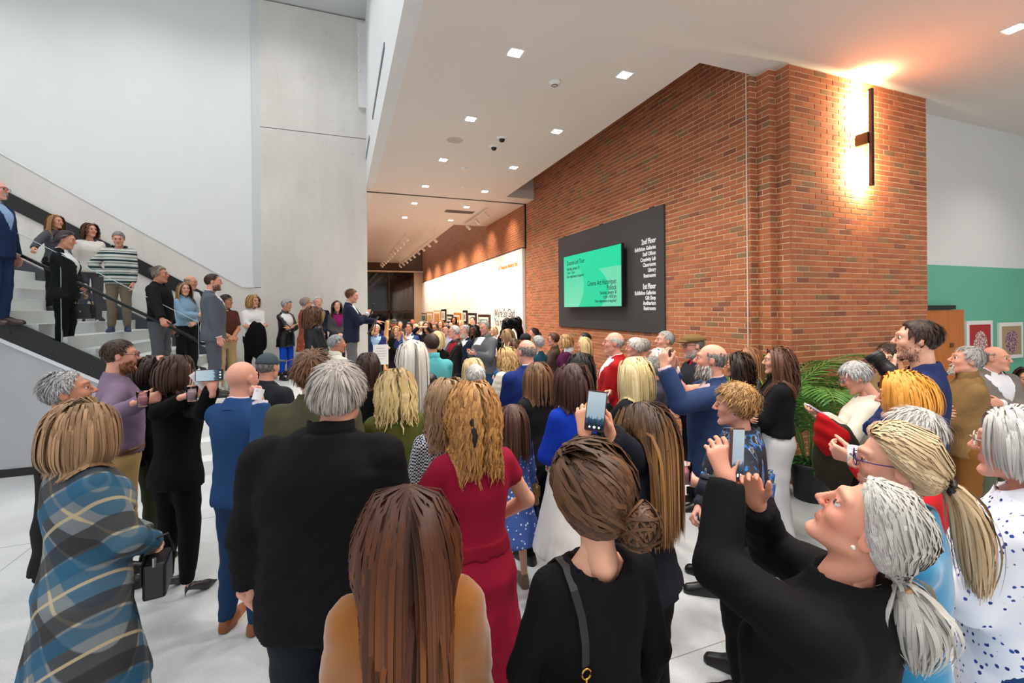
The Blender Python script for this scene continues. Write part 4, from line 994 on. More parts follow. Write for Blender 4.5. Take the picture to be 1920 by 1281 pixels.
            v, q = polyg(pf, A3(-.3 * s * g, -.25 * s * g, hz_), A3(.3 * s * g, .25 * s * g + belly, 1.05 * s), hG * 1.75); tr = qmesh('trousers', v, q, bm2, ob)
            if bo.get('belt'):
                bz = .975 * s; mB = MB(); n_ = 28; aa = float(np.interp(bz, PR[:, 0], PR[:, 1])) + .02; bb = float(np.interp(bz, PR[:, 0], PR[:, 2])) + .02
                pr_ = [(0, -.018), (.006, -.018), (.006, .018), (0, .018)]; Vb = [((aa + p[0]) * math.cos(i * 2 * math.pi / n_), (bb + p[0]) * math.sin(i * 2 * math.pi / n_) - .004 * s, bz + p[1]) for i in range(n_) for p in pr_]
                mB.add(Vb, [(i * 4 + j, i * 4 + j + 1, ((i + 1) % n_) * 4 + j + 1, ((i + 1) % n_) * 4 + j) for i in range(n_) for j in range(3)]).build('belt', plain('belt_leather', C(*bo['belt']), .4), ob, smooth=True)
    if shoes:
        sv, sq = shoe_tpl('heel' if shoes[0] == 'heel' else 'shoe', [.011, .016, .026][lod]); sm_ = plain('shoe_leather', C(*shoes[1]), .35 if shoes[0] != 'sneaker' else .7)
        for sd in (-1, 1):
            kk = ('shoe', shoes[0] == 'heel', lod, shoes[1])
            if kk in _mc: o = bpy.data.objects.new('shoe', _mc[kk]); col.objects.link(o); o.parent = ob
            else: o = qmesh('shoe', sv, sq, sm_, ob); _mc[kk] = o.data
            o.scale = (s, s, s); o.location = (sd * fx, -.02 * s, 0); o.rotation_euler = (0, 0, -sd * R_(9))
            if len(shoes) > 2:
                q_ = MB(); n_ = 20; pts = []
                for i in range(n_):
                    a = 2 * math.pi * i / n_; cy = .07 + .115 * math.cos(a); wd = .050 if cy > .02 else .043; pts.append((wd * math.sin(a), cy * 1.06))
                q_.prism(pts, 'z', 0, .026).build('shoe_sole', plain('shoe_sole', C(*shoes[2]), .6), o)
    # ---- hair, beard, eyes, glasses
    colf = lambda P: shell(P, 0.0, False)
    if hair and hair['k'] != 'none': build_hair({'hair': hair}, hc, Rm.astype(f32), hs, colf, lod, rng, ob)
    if beard:
        tv0 = tv; reg = (tv0[:, 2] < -.028) & (tv0[:, 1] > -.012) & (tv0[:, 2] > -.125); lipd = el(tv0, (0, .09, -.058), (.026, .014, .012)); reg &= lipd > 0
        reg &= ~((tv0[:, 2] > -.045) & (np.abs(tv0[:, 0]) < .045) & ((np.abs(tv0[:, 0]) > .026) | (tv0[:, 1] < .085))) ; reg &= ~((np.abs(tv0[:, 0]) < .016) & (tv0[:, 2] > -.036)); reg &= (tv0[:, 2] < -.05) | (tv0[:, 1] > .08) | (np.abs(tv0[:, 0]) > .048)
        if len(beard) > 3 and beard[3] == 'goatee': reg &= (np.abs(tv0[:, 0]) < .032) & (tv0[:, 1] > .06)
        if len(beard) > 3 and beard[3] == 'mustache': reg &= (np.abs(tv0[:, 0]) < .032) & (tv0[:, 2] > -.05) & (tv0[:, 1] > .06)
        rb = tv0[reg]; nn_ = [1800, 700, 100][lod]; rb = rb[rng.integers(0, len(rb), nn_)]
        nv = rb - A3(0, .02, -.03); nv /= np.linalg.norm(nv, axis=1, keepdims=True); L = beard[2] * (.5 + .8 * rng.random(nn_)); s4 = np.linspace(0, 1, 4)[None, :, None]
        d0 = nv * .35 + A3(0, .1, -.8) + rng.normal(size=(nn_, 3)) * .2; P4 = rb[:, None] - nv[:, None] * .002 + L[:, None, None] * (d0[:, None] * s4 + A3(0, 0, -.35) * s4 * s4)
        P4 = ((P4.reshape(-1, 3) * hs) @ Rm.T + hc).reshape(nn_, 4, 3); V, Q = tubes(P4.astype(f32), np.full((nn_, 4), [.0021, .0036, .008][lod], f32) * A3(1, 1, .9, .4)[None], hc)
        tn_ = np.repeat(rng.random(nn_), 12); qmesh('beard', V, Q, hair_mat(beard[0], beard[1]), ob, np.stack([tn_, tn_ * 0 + .6, tn_], 1))
    if d < 9:
        for sd in (-1, 1):
            eb = MB().lathe([(.0125 * math.sin(a), .0125 * math.cos(a)) for a in np.linspace(0.001, math.pi, 9)], 0, 0, 0, 12)
            V = np.array(eb.v, f32); V = np.stack([V[:, 0], V[:, 2], V[:, 1]], 1) + A3(sd * .031, .0765, .0125)
            Q = np.array([f_[::-1] for f_ in eb.f], np.int32); ir = np.where(V[:, 1] > .0845, 1.0, 0.0); o = qmesh('eye', V, Q, eye_mat(), ob, np.stack([ir, ir, ir], 1)); o.matrix_basis = Hm
    if glasses:
        gm = plain('glasses_frame', C(*glasses), .3, .3); fr = MB(); n_ = 16; lens = MB()
        for sd in (-1, 1):
            ring = [(sd * .033 + .024 * math.cos(a), .108 - .006 * abs(sd * .033 + .024 * math.cos(a)) / .05, .010 + .019 * math.sin(a)) for a in np.linspace(0, 2 * math.pi, n_ + 1)]
            fr.tube(ring, .0022, 5, False); fr.tube([(sd * .057, .103, .016), (sd * .076, .06, .016), (sd * .081, -.005, .018), (sd * .080, -.022, .002)], .0022, 5)
            lens.add(ring[:-1], [tuple(range(n_))])
        fr.tube([(-.010, .112, .014), (0, .116, .016), (.010, .112, .014)], .0022, 5); go = fr.build('glasses', gm, ob, smooth=True); go.matrix_basis = Hm
        if lod < 2: lo_ = lens.build('lenses', M_lens(), go)
    if hat: make_hat(hat, ob, Hm, lod)
    PEOPLE.append(ob)
    return dict(ob=ob, hands=hands, base=base, yaw=yr, s=s, Hm=Hm, hc=hc, nb=nb, arms=arms_j, M=Matrix.Translation(base) @ Matrix.Rotation(yr, 4, 'Z'), PR=PR, shell=shell)
def eye_mat():
    if 'eye' in _mc: return _mc['eye']
    t = NT('eye'); a = t.n('ShaderNodeAttribute', attribute_name='tint'); s = t.n('ShaderNodeSeparateColor'); t.l(a.outputs[0], s.inputs[0])
    t.color(t.mix(s.outputs[0], C(225, 220, 214), C(58, 44, 34))); t.set(Roughness=.15); _mc['eye'] = t.m; return t.m
def M_lens():
    if 'lens' in _mc: return _mc['lens']
    t = NT('lens_glass'); t.set(Base_Color=(1, 1, 1, 1), Roughness=.02); t.b.inputs['Transmission Weight'].default_value = 1; t.b.inputs['IOR'].default_value = 1.03; _mc['lens'] = t.m; return t.m
def make_hat(hat, ob, Hm, lod):
    kind, c = hat; h = [.006, .009, .014][lod]
    if kind == 'cap':
        f = lambda P: np.minimum(smax(el(P, (0, -.012, .035), (.088, .108, .100)), .030 - P[:, 2] - .10 * P[:, 1], .006), np.maximum(el(P, (0, .105, .045), (.075, .085, .012)), -P[:, 1] + .05))
    elif kind == 'flat':
        f = lambda P: np.minimum(smax(el(P, (0, .0, .070), (.098, .130, .062)), .052 - P[:, 2] - .12 * P[:, 1], .01), np.maximum(el(P, (0, .105, .052), (.078, .065, .012)), -P[:, 1] + .05))
    elif kind == 'beanie':
        f = lambda P: smax(el(P, CRC, tuple(r + .014 for r in CRR)), .02 - P[:, 2] - .25 * P[:, 1], .006)
    else:
        f = lambda P: np.minimum(smax(el(P, (0, -.012, .075), (.084, .104, .085)), .05 - P[:, 2], .01), el(P, (0, -.01, .052), (.135, .155, .010)))
    V, Q = polyg(f, (-.16, -.19, -.06), (.16, .22, .18), h); o = qmesh({'cap': 'baseball_cap', 'flat': 'flat_cap', 'beanie': 'cap', 'fedora': 'brimmed_hat'}[kind], V, Q, cloth(c), ob); o.matrix_basis = Hm
# ================================================================== THE CROWD
H_ = lambda k, c1, c2=None, root=None, **kw: dict(k=k, c=(c1, c2 or c1) if root is None else (c1, c2 or c1, root), **kw)
LT, MD, TN, DK, PK = (226, 178, 152), (212, 158, 128), (190, 136, 104), (112, 74, 54), (224, 168, 146)
BLK, NAVY, CHAR, WHT, KHA, JEAN = (11, 11, 13), (26, 34, 58), (50, 52, 57), (236, 236, 236), (176, 150, 104), (50, 76, 112)
GREYH = ((126, 124, 122), (190, 188, 186)); WHITEH = ((168, 164, 158), (214, 210, 203)); BRN = ((58, 38, 26), (104, 70, 46)); DBRN = ((34, 23, 18), (64, 44, 34)); BLD = ((186, 150, 96), (238, 214, 166)); BLKH = ((14, 12, 12), (34, 29, 28)); SALT = ((82, 78, 76), (164, 160, 156))
hd = lambda k, p, **kw: H_(k, p[0], p[1], **kw)
leather = cloth(BLK, kind='leather'); pant = lambda c, **o: ('pants', c if not isinstance(c, tuple) else cloth(c), o)
jean = lambda c, **o: ('pants', cloth(c, kind='denim'), o)
px_ = lambda x, y, d: ('px', x, y, d)
PN = {}
def P_(key, *a, **k): PN[key] = person(*a, **k); return PN[key]
# ---- foreground, left
P_('plaid', 160, 748, 2.06, 'woman with light brown bob in teal and grey plaid wool coat', sex='f', yaw=-52, hy=14, g=1.12, skin=LT, hair=H_('bob', (104, 76, 50), (188, 150, 112), z=-.145, flip=.45, t=.034, part=.02), pad=.03,
   top_=('coat', cloth((122, 130, 134), kind='plaid', c2=(44, 40, 40), c3=(16, 88, 122), scale=1.0), dict(hem=.36, flare=.16, collar=None, v=None, pleat=(5, .05, .8))), bot=pant(BLK), arms=(((.02, .24, 1.0), (.8, -.4, -.2), 'grip', (-.75, .35, -.35), (0, -.8, -.4)), ((.03, .24, .98), (.8, -.4, -.2), 'grip', (-.75, .35, -.35), (0, -.8, -.4))))
P_('blackcoat', 128, 694, 2.55, 'man with grey undercut hair in long black coat at the left', yaw=-50, hy=-22, hp=10, skin=(206, 150, 124), hair=H_('short', (112, 110, 110), (206, 204, 202), L=.034, t=.012, comb=(0, -.7, .1), lift=.3), top_=('coat', cloth(BLK), dict(hem=.66, flare=.14)), under=(150, 160, 176), bot=pant(BLK), arms=('pocket', 'pocket'))
P_('purple', 226, 636, 3.5, 'bearded man with glasses in mauve shirt and khaki chinos with brown belt', yaw=-70, hy=-4, skin=PK, hair=H_('short', (46, 32, 24), (78, 56, 42), L=.034, t=.012), beard=((112, 66, 40), (150, 94, 60), .014), glasses=(30, 28, 30), top_=('shirt', cloth((132, 112, 136)), dict(fold=.008, hem=.94)), bot=pant((184, 152, 100), belt=(92, 50, 28)), arms=('down', (px_(268, 752, 3.15), (.5, -.6, -.6), 'grip', (-.25, .9, .15), (-.9, -.2, 0))))
P_('shade', 284, 668, 3.9, 'dark-haired woman in black top shading her eyes with one hand', sex='f', yaw=-75, hp=-4, skin=PK, glasses=(20, 20, 22), hair=H_('bob', (40, 26, 22), (66, 44, 36), z=-.10, flip=.3), top_=('hoodie', cloth(BLK)), bot=pant((52, 62, 44)), arms=((px_(302, 668, 3.75), (.3, .9, -.2), 'flat', (-.8, .5, .1), (0, -.3, -.9)), 'down'))
P_('bobblack', 332, 664, 3.35, 'woman with dark brown bob in black top, black trousers and heels', sex='f', yaw=-36, hy=-16, skin=PK, glasses=(40, 36, 36), hair=H_('bob', (44, 28, 20), (84, 56, 42), z=-.125, flip=.35, t=.026), top_=('sweater', cloth((10, 10, 11)), dict(hem=.80, fold=.003)), bot=pant((9, 9, 10), hem=.10), shoes=('heel', (44, 40, 42)), arms=((px_(352, 742, 3.12), (.5, -.6, -.6), 'grip', (-.25, .9, .15), (-.9, -.2, 0)), (px_(398, 728, 3.0), (.6, -.3, -1), 'grip', (-.1, .1, .98), (-.6, .6, 0))))
P_('bluesuit', 455, 674, 3.0, 'bald man in bright navy suit with tan brogues and white soles', yaw=-30, hy=-6, skin=PK, hair=None, top_=('blazer', cloth((42, 76, 124)), dict(fold=.005, collar='blazer', hem=.83)), under=(222, 212, 226), bot=pant((40, 66, 104)), shoes=('shoe', (150, 88, 48), (226, 216, 200)), arms=('foldu', (px_(488, 756, 2.80), (.15, -.1, -1), 'fist', (-.3, .1, .9), (-.3, -.9, 0))))
P_('cap', 503, 664, 4.0, 'man in slate grey baseball cap and dark jacket', yaw=-32, skin=PK, hair=hd('short', SALT, L=.02, t=.006), hat=('cap', (72, 84, 92)), pad=.0, top_=('jacket', cloth((38, 41, 46))), arms=('down', 'down'))
P_('olive', 588, 657, 2.65, 'man with tousled brown hair in olive green jacket', yaw=-14, hp=8, skin=LT, hair=H_('short', (64, 42, 28), (128, 86, 54), L=.075, t=.024, mess=.3), w=1.04, top_=('jacket', cloth((78, 76, 56))), bot=pant(CHAR), arms=('down', 'down'))
P_('bigman', 636, 676, 1.85, 'large grey-haired man in black fleece pullover, hand in pocket', yaw=-14, hy=-8, side=.05, w=1.24, g=1.30, hsz=1.06, skin=PK, hair=H_('short', (126, 116, 108), (196, 186, 178), L=.07, t=.020, lift=.10, mess=.05, n=1.3), top_=('fleece', cloth((12, 12, 14)), dict(hem=.80, fold=.008, infl=.030, sleeve=.88)), bot=pant((30, 36, 42), infl=.012), arms=(((.24, .03, .86), (1, -.75, .1), 'relax', (-.35, .55, -.8), (-.8, 0, 0)), 'down'))
P_('bareback', 690, 660, 4.4, 'woman with long dark hair in black top baring her upper back', sex='f', skin=(230, 186, 158), hair=H_('long', (34, 22, 18), (66, 44, 34), z=-.19, t=.022), top_=('knit', cloth(BLK), dict(nr=.125, fold=.003)), bot=pant(BLK), arms=('clasp', 'clasp'))
P_('clip', 741, 690, 3.0, 'woman with blonde hair held by a red claw clip, olive blouse', sex='f', g=1.12, skin=(236, 192, 166), hair=H_('long', (206, 172, 104), (246, 224, 168), (110, 78, 50), z=-.165, t=.034, rag=.03, wave=(.008, .10), n=1.4), top_=('blouse', cloth((88, 92, 38)), dict(nr=.10, pleat=(26, .02, 1.36), fold=.003)), bot=pant(JEAN), arms=('clasp', 'clasp'))
P_('platinum', 772, 636, 4.2, 'woman with very long platinum hair in black leather jacket', sex='f', skin=LT, w=1.1, hair=H_('long', (190, 182, 170), (236, 230, 218), z=-.47, t=.034, rag=.05, n=1.3), top_=('jacket', leather), bot=pant(BLK), arms=('clasp', 'clasp'))
P_('teal', 808, 625, 5.2, 'man with dark cropped hair in turquoise quarter-zip', skin=MD, hair=H_('short', (46, 30, 24), (72, 50, 40), L=.028, t=.012), w=1.08, top_=('fleece', cloth((92, 178, 184)), dict(infl=.016)), bot=pant(NAVY), arms=('clasp', 'clasp'))
P_('hound', 838, 708, 2.6, 'woman with long highlighted hair in black and white houndstooth top', sex='f', g=1.15, yaw=4, skin=LT, hair=H_('long', (92, 64, 46), (186, 150, 112), z=-.24, t=.028, wave=(.008, .14)), top_=('blouse', cloth((30, 32, 40), kind='check', c2=(206, 208, 214)), dict(infl=.016, fold=.004)), bot=pant(BLK), arms=('clasp', 'clasp'))
P_('reddress', 884, 714, 2.1, 'woman with half-up curly auburn hair in sleeveless crimson gown', sex='f', g=1.16, yaw=3, skin=(228, 176, 150), hair=H_('long', (126, 80, 44), (214, 158, 92), z=-.235, t=.026, curl=(.008, .085), rag=.03, n=1.1, wmax=.10), top_=('dress', cloth((150, 20, 50)), dict(hem=.04, flare=.13, sleeve=.22, pleat=(24, .042, .98), fold=.002, nr=.085, waist=1)), bot=None, arms=(((.14, .18, 1.0), (.9, -.3, -.2), 'grip', (-.75, .35, -.35), (0, -.8, -.4)),) * 2)
P_('frontlong', 762, 904, 1.22, 'woman with very long auburn hair in tan suede jacket, nearest the camera', sex='f', yaw=-6, skin=(236, 190, 164), hair=H_('long', (44, 22, 14), (128, 72, 32), (58, 28, 18), z=-.62, t=.028, rag=.05, part=.006, n=1.5, wmax=.105), pad=.02, top_=('jacket', cloth((148, 92, 36), sheen=.4), dict(infl=.036, fold=.009, sleeve=1)), bot=pant(BLK), arms=(((.05, .22, 1.02), (.35, -.25, -.8), 'grip', (-.75, .35, -.35), (0, -.8, -.4)),) * 2)
P_('bun', 1105, 828, 1.28, 'woman with brown hair in a messy low bun and fitted black top', sex='f', yaw=2, hy=8, skin=(232, 178, 150), hair=H_('pony', (48, 31, 22), (112, 76, 50), tie=(.058, -.098, -.052), bun=((.075, -.118, -.066), .066), t=.030, puff=1.1, n=1.2), pad=.028, top_=('knit', cloth((11, 11, 14), kind='knit'), dict(nr=.098, fold=.003, infl=.010)), bot=pant(BLK), arms=('clasp', 'pocket'))
P_('girl', 960, 757, 3.4, 'girl with straight brown hair in blue floral dress, smallest guest', sex='f', hsz=1.06, skin=LT, hair=H_('long', (54, 34, 26), (98, 68, 52), z=-.28, t=.018), top_=('dress', cloth((70, 98, 168), kind='floral', c2=(232, 236, 246), c3=(214, 222, 240), scale=1.4), dict(hem=.47, flare=.24, sleeve=.8, fold=.003, pleat=(9, .03, .9))), bot=None, shoes=('shoe', (120, 100, 84)), arms=('down', 'down'))
P_('royal', 1072, 680, 3.2, 'woman with plum brown bob in royal blue sweater and white pleated skirt', sex='f', g=1.2, skin=LT, hair=H_('bob', (42, 24, 24), (84, 52, 46), z=-.185, flip=.25, t=.032), top_=('sweater', cloth((16, 56, 176)), dict(hem=.90)), bot=('skirt', cloth((232, 230, 226)), dict(hem=.42, np=34, amp=.018, flare=.07)), shoes=('shoe', BLK), arms=('clasp', 'clasp'))
P_('hood', 1006, 678, 3.8, 'woman with long chestnut hair in black hooded jacket', sex='f', skin=LT, hair=H_('long', (70, 46, 30), (140, 100, 66), z=-.21, t=.024), top_=('hoodie', cloth((30, 32, 34))), bot=pant(BLK), arms=('clasp', 'clasp'))
P_('bluebl', 986, 635, 4.4, 'broad balding man in deep blue blazer seen from behind', w=1.18, g=1.15, skin=PK, hair=hd('fringe', SALT, L=.014, t=.005), top_=('blazer', cloth((26, 46, 112)), dict(fold=.005)), under=(220, 224, 232), bot=pant(NAVY), arms=('clasp', 'clasp'))
P_('puffer', 950, 651, 5.4, 'woman with wavy blonde hair in ivory quilted puffer jacket', sex='f', yaw=40, skin=LT, hair=H_('long', (170, 126, 74), (228, 194, 136), z=-.135, t=.034, wave=(.012, .08)), top_=('puffer', cloth((228, 222, 206))), bot=pant(BLK), arms=('clasp', 'clasp'))
P_('whitehead', 890, 683, 4.3, 'white-haired person in dark jacket just beyond the curly auburn hair', sex='m', skin=PK, hair=hd('short', WHITEH, L=.05, t=.016), top_=('jacket', cloth(CHAR)), arms=('clasp', 'clasp'))
P_('blondeb', 886, 670, 5.0, 'blonde woman behind the white-haired head in the crowd centre', sex='f', skin=LT, hair=hd('long', BLD, z=-.22, t=.024), top_=('sweater', cloth((70, 60, 66))), arms=('clasp', 'clasp'))
# ---- foreground, right
P_('phonewoman', 1204, 752, 2.05, 'woman with long caramel-streaked hair raising a phone', sex='f', yaw=22, hy=2, skin=(226, 168, 138), hair=H_('long', (44, 28, 20), (188, 134, 80), (40, 26, 20), z=-.44, t=.028, n=1.3), top_=('jacket', cloth((30, 30, 38), kind='knit')), bot=pant(BLK), shoes=('heel', BLK),
   arms=((px_(1096, 812, 1.80), (.5, -.1, -1), 'hold', (-.25, .2, .92), (-.75, .5, 0)), (px_(1134, 806, 1.80), (.6, -.1, -1), 'hold', (-.1, .2, .95), (-.8, .4, 0))))
P_('blondbob', 1187, 668, 3.4, 'woman with smooth blonde bob in black coat with sequinned collar', sex='f', yaw=26, skin=LT, hair=H_('bob', (204, 176, 116), (246, 228, 178), z=-.20, flip=.2, t=.028, n=1.4), top_=('jacket', cloth((24, 25, 30)), dict(cmat=cloth((20, 22, 40), kind='sequin', c2=(40, 80, 170), c3=(200, 150, 60)))), arms=('chin', 'clasp'))
P_('braids', 1086, 660, 4.6, 'woman with long black braids in black jacket', sex='f', skin=(104, 70, 52), hair=H_('long', (16, 14, 15), (38, 34, 35), z=-.30, t=.034, wave=(.006, .035), n=.8), top_=('jacket', cloth(BLK)), arms=('clasp', 'clasp'))
P_('redjacket', 1150, 621, 5.0, 'balding white-haired man in bright red blazer', w=1.12, g=1.18, yaw=62, hp=4, skin=PK, hair=hd('fringe', WHITEH, L=.022, t=.008), top_=('blazer', cloth((176, 26, 30)), dict(fold=.005)), under=WHT, arms=('clasp', 'clasp'))
P_('bluephone', 1332, 642, 3.4, 'grey-bearded balding man in navy suit filming with a phone', yaw=46, hp=5, w=1.1, g=1.15, skin=PK, hair=hd('fringe', SALT, L=.020, t=.007), beard=((150, 146, 142), (214, 210, 206), .024), top_=('blazer', cloth((44, 62, 100)), dict(fold=.006)), under=(216, 188, 190), bot=pant((40, 58, 92)), shoes=('shoe', BLK),
   arms=((px_(1246, 690, 3.15), (.7, .2, -1), 'hold', (-.2, .1, .95), (-.6, -.5, 0)), (px_(1262, 694, 3.32), (.8, .0, -1), 'hold', (-.1, .1, .95), (-.8, .4, 0))))
P_('scarf', 1378, 717, 2.5, 'woman with short curly sandy hair wearing a blue ikat shawl', sex='f', yaw=44, g=1.1, skin=PK, hair=H_('pixie', (128, 92, 54), (196, 152, 96), L=.055, t=.030, curl=.006, mess=.3), top_=('sweater', cloth((48, 52, 62), kind='knit'), dict(hem=.62, flare=.08, fold=.005)), bot=pant(BLK), arms=((px_(1306, 905, 2.28), (.5, -.6, -.6), 'grip', (-.2, .95, .1), (-.9, -.2, 0)), 'clasp'))
P_('whitepants', 1456, 650, 4.0, 'young woman with long curly brown hair, black jacket and white trousers', sex='f', yaw=45, skin=LT, hair=H_('long', (54, 34, 26), (112, 74, 52), z=-.27, t=.030, curl=(.012, .07), n=1.2, backc=1.6), top_=('denim', cloth((22, 22, 25)), dict(infl=.030, hem=.98)), bot=('pants', cloth((230, 229, 232)), dict(flare=.045, hem=.03, hip=.012, rise=1.04)), arms=('foldu', 'foldu'))
P_('darkcurl', 1382, 660, 4.25, 'woman with short dark ringlets behind the bearded man', sex='f', yaw=40, skin=TN, hair=H_('long', (26, 18, 16), (60, 42, 36), z=-.19, t=.030, curl=(.012, .05), backc=1.4), top_=('sweater', cloth((44, 44, 52))), arms=('clasp', 'clasp'))
P_('greycardi', 1404, 650, 4.75, 'woman with long straight light brown hair in grey cardigan', sex='f', yaw=50, skin=LT, hair=H_('long', (116, 76, 50), (166, 116, 80), z=-.24, t=.016), top_=('sweater', cloth((98, 98, 102))), arms=('clasp', 'clasp'))
P_('cream', 1604, 678, 3.55, 'grey-haired woman in cream sweater looking down at her phone', sex='f', yaw=40, hp=-26, g=1.12, skin=PK, glasses=(140, 110, 150), hair=H_('pixie', (132, 130, 130), (206, 204, 204), L=.05, t=.026, mess=.12), top_=('sweater', cloth((220, 212, 196)), dict(fold=.006)), bot=pant(BLK), arms=((px_(1541, 778, 3.40), (.3, -.3, -1), 'hold', (-.2, .9, .2), (-.3, -.2, .9)), (px_(1546, 782, 3.48), (.5, -.3, -1), 'hold', (-.3, .9, .2), (-.3, -.2, .9))))
P_('tall', 1718, 598, 2.9, 'very tall dark-haired man in navy blazer holding a camera', yaw=34, hp=2, skin=LT, hair=H_('short', (36, 26, 22), (70, 52, 42), L=.05, t=.016, comb=(0, -.35, -.1), lift=.15, mess=.06), beard=((110, 78, 62), (140, 104, 86), .006), top_=('blazer', cloth((30, 42, 84)), dict(hem=.78, fold=.005)), bot=pant(NAVY), arms=((px_(1662, 708, 2.66), (.6, -.2, -.8), 'grip', (-.2, .3, .9), (-.6, -.5, 0)), 'foldu'))
P_('ginger', 1692, 700, 2.4, 'woman with bright copper hair swept into a full short cut', sex='f', yaw=36, skin=PK, hair=H_('bob', (204, 128, 40), (238, 176, 84), z=-.09, flip=.4, t=.032, backc=.9, n=1.3), top_=('sweater', cloth((60, 50, 60))), arms=('clasp', 'clasp'))
P_('whitered', 1708, 764, 2.05, 'woman with fluffy white hair and red top holding a paper cup', sex='f', yaw=34, skin=PK, hair=H_('pixie', WHITEH[0], WHITEH[1], L=.06, t=.030, mess=.25), top_=('sweater', cloth((196, 26, 34), kind='knit')), arms=((px_(1606, 862, 1.95), (.4, -.6, -.7), 'grip', (-.2, .9, .2), (-.8, -.2, .3)), 'clasp'))
P_('tealsweater', 1676, 792, 1.42, 'woman with streaked blonde ponytail and glasses in teal sweater', sex='f', yaw=34, hy=2, hp=3, skin=(226, 172, 146), glasses=(96, 60, 110), hair=H_('pony', (150, 120, 86), (222, 198, 160), tie=(0, -.122, -.030), tail=.30, tw=.026, t=.020, puff=.9, tdir=(0, -1, -.25), n=1.2), pad=.02, top_=('sweater', cloth((22, 126, 172), sheen=.5), dict(infl=.026, hem=.95, fold=.006)), bot=jean((172, 192, 212), infl=.008), arms=('foldu', 'foldu'))
P_('whitepony', 1628, 888, 1.08, 'woman with white ponytail in black cardigan photographing with both arms raised', sex='f', yaw=26, hp=34, lean=-.18, g=1.22, w=1.08, skin=(222, 160, 134), hair=H_('pony', (150, 146, 140), (206, 202, 194), tie=(0, -.116, -.062), tail=.17, tw=.04, t=.013, puff=.7, tdir=(0, -.9, -.3), n=1.3), pad=.012, top_=('sweater', cloth((11, 11, 13)), dict(infl=.024, fold=.007, hem=.72)), bot=pant(BLK),
   arms=((px_(1362, 898, 1.36), (.6, .1, -1), 'hold', (-.15, .3, .92), (-.7, .5, 0)), (px_(1420, 945, 1.40), (.8, .1, -1), 'hold', (-.35, .2, .9), (-.8, -.2, 0))))
P_('floral', 1908, 766, 1.5, 'white-haired woman with clear glasses in blue sprigged white blouse', sex='f', yaw=26, g=1.15, hp=3, skin=(222, 164, 142), glasses=(206, 186, 170), hair=H_('bob', (156, 154, 150), (208, 205, 200), z=-.065, flip=.3, t=.024, backc=.6), top_=('blouse', cloth((238, 240, 248), kind='floral', c2=(54, 78, 158), c3=(40, 62, 132), scale=2.0), dict(hem=.76, collar='shirt')), bot=jean((36, 66, 106)), arms=('foldu', 'foldu'))
P_('tansweater', 1812, 648, 3.8, 'white-bearded man with arms folded in camel turtleneck', yaw=42, hp=10, skin=PK, hair=hd('short', GREYH, L=.045, t=.014), beard=((200, 196, 190), (236, 232, 226), .014, 'goatee'), top_=('turtle', cloth((136, 106, 66), kind='knit')), bot=pant((128, 84, 38)), arms=('fold', 'fold'))
P_('greyblazer', 1868, 648, 4.5, 'bald man with arms crossed in grey check blazer and white shirt', yaw=160, hy=22, skin=PK, hair=hd('fringe', SALT, L=.012, t=.005), top_=('blazer', cloth((122, 116, 110), kind='weave')), under=(236, 238, 244), bot=pant((96, 104, 84)), arms=('fold', 'foldu'))
P_('floppyR', 1925, 690, 4.6, 'guest in black at the right edge beside the grey blazer', yaw=120, sex='f', skin=LT, hair=hd('bob', DBRN, z=-.1), top_=('jacket', cloth(BLK)), arms=('clasp', 'clasp'))
P_('tanbehind', 1668, 640, 3.9, 'guest in tan jacket half hidden behind the camera man', yaw=60, hp=-8, skin=MD, hair=hd('short', DBRN, L=.04), beard=((60, 44, 34), (90, 66, 50), .02), top_=('jacket', cloth((134, 110, 76))), arms=('clasp', 'clasp'))
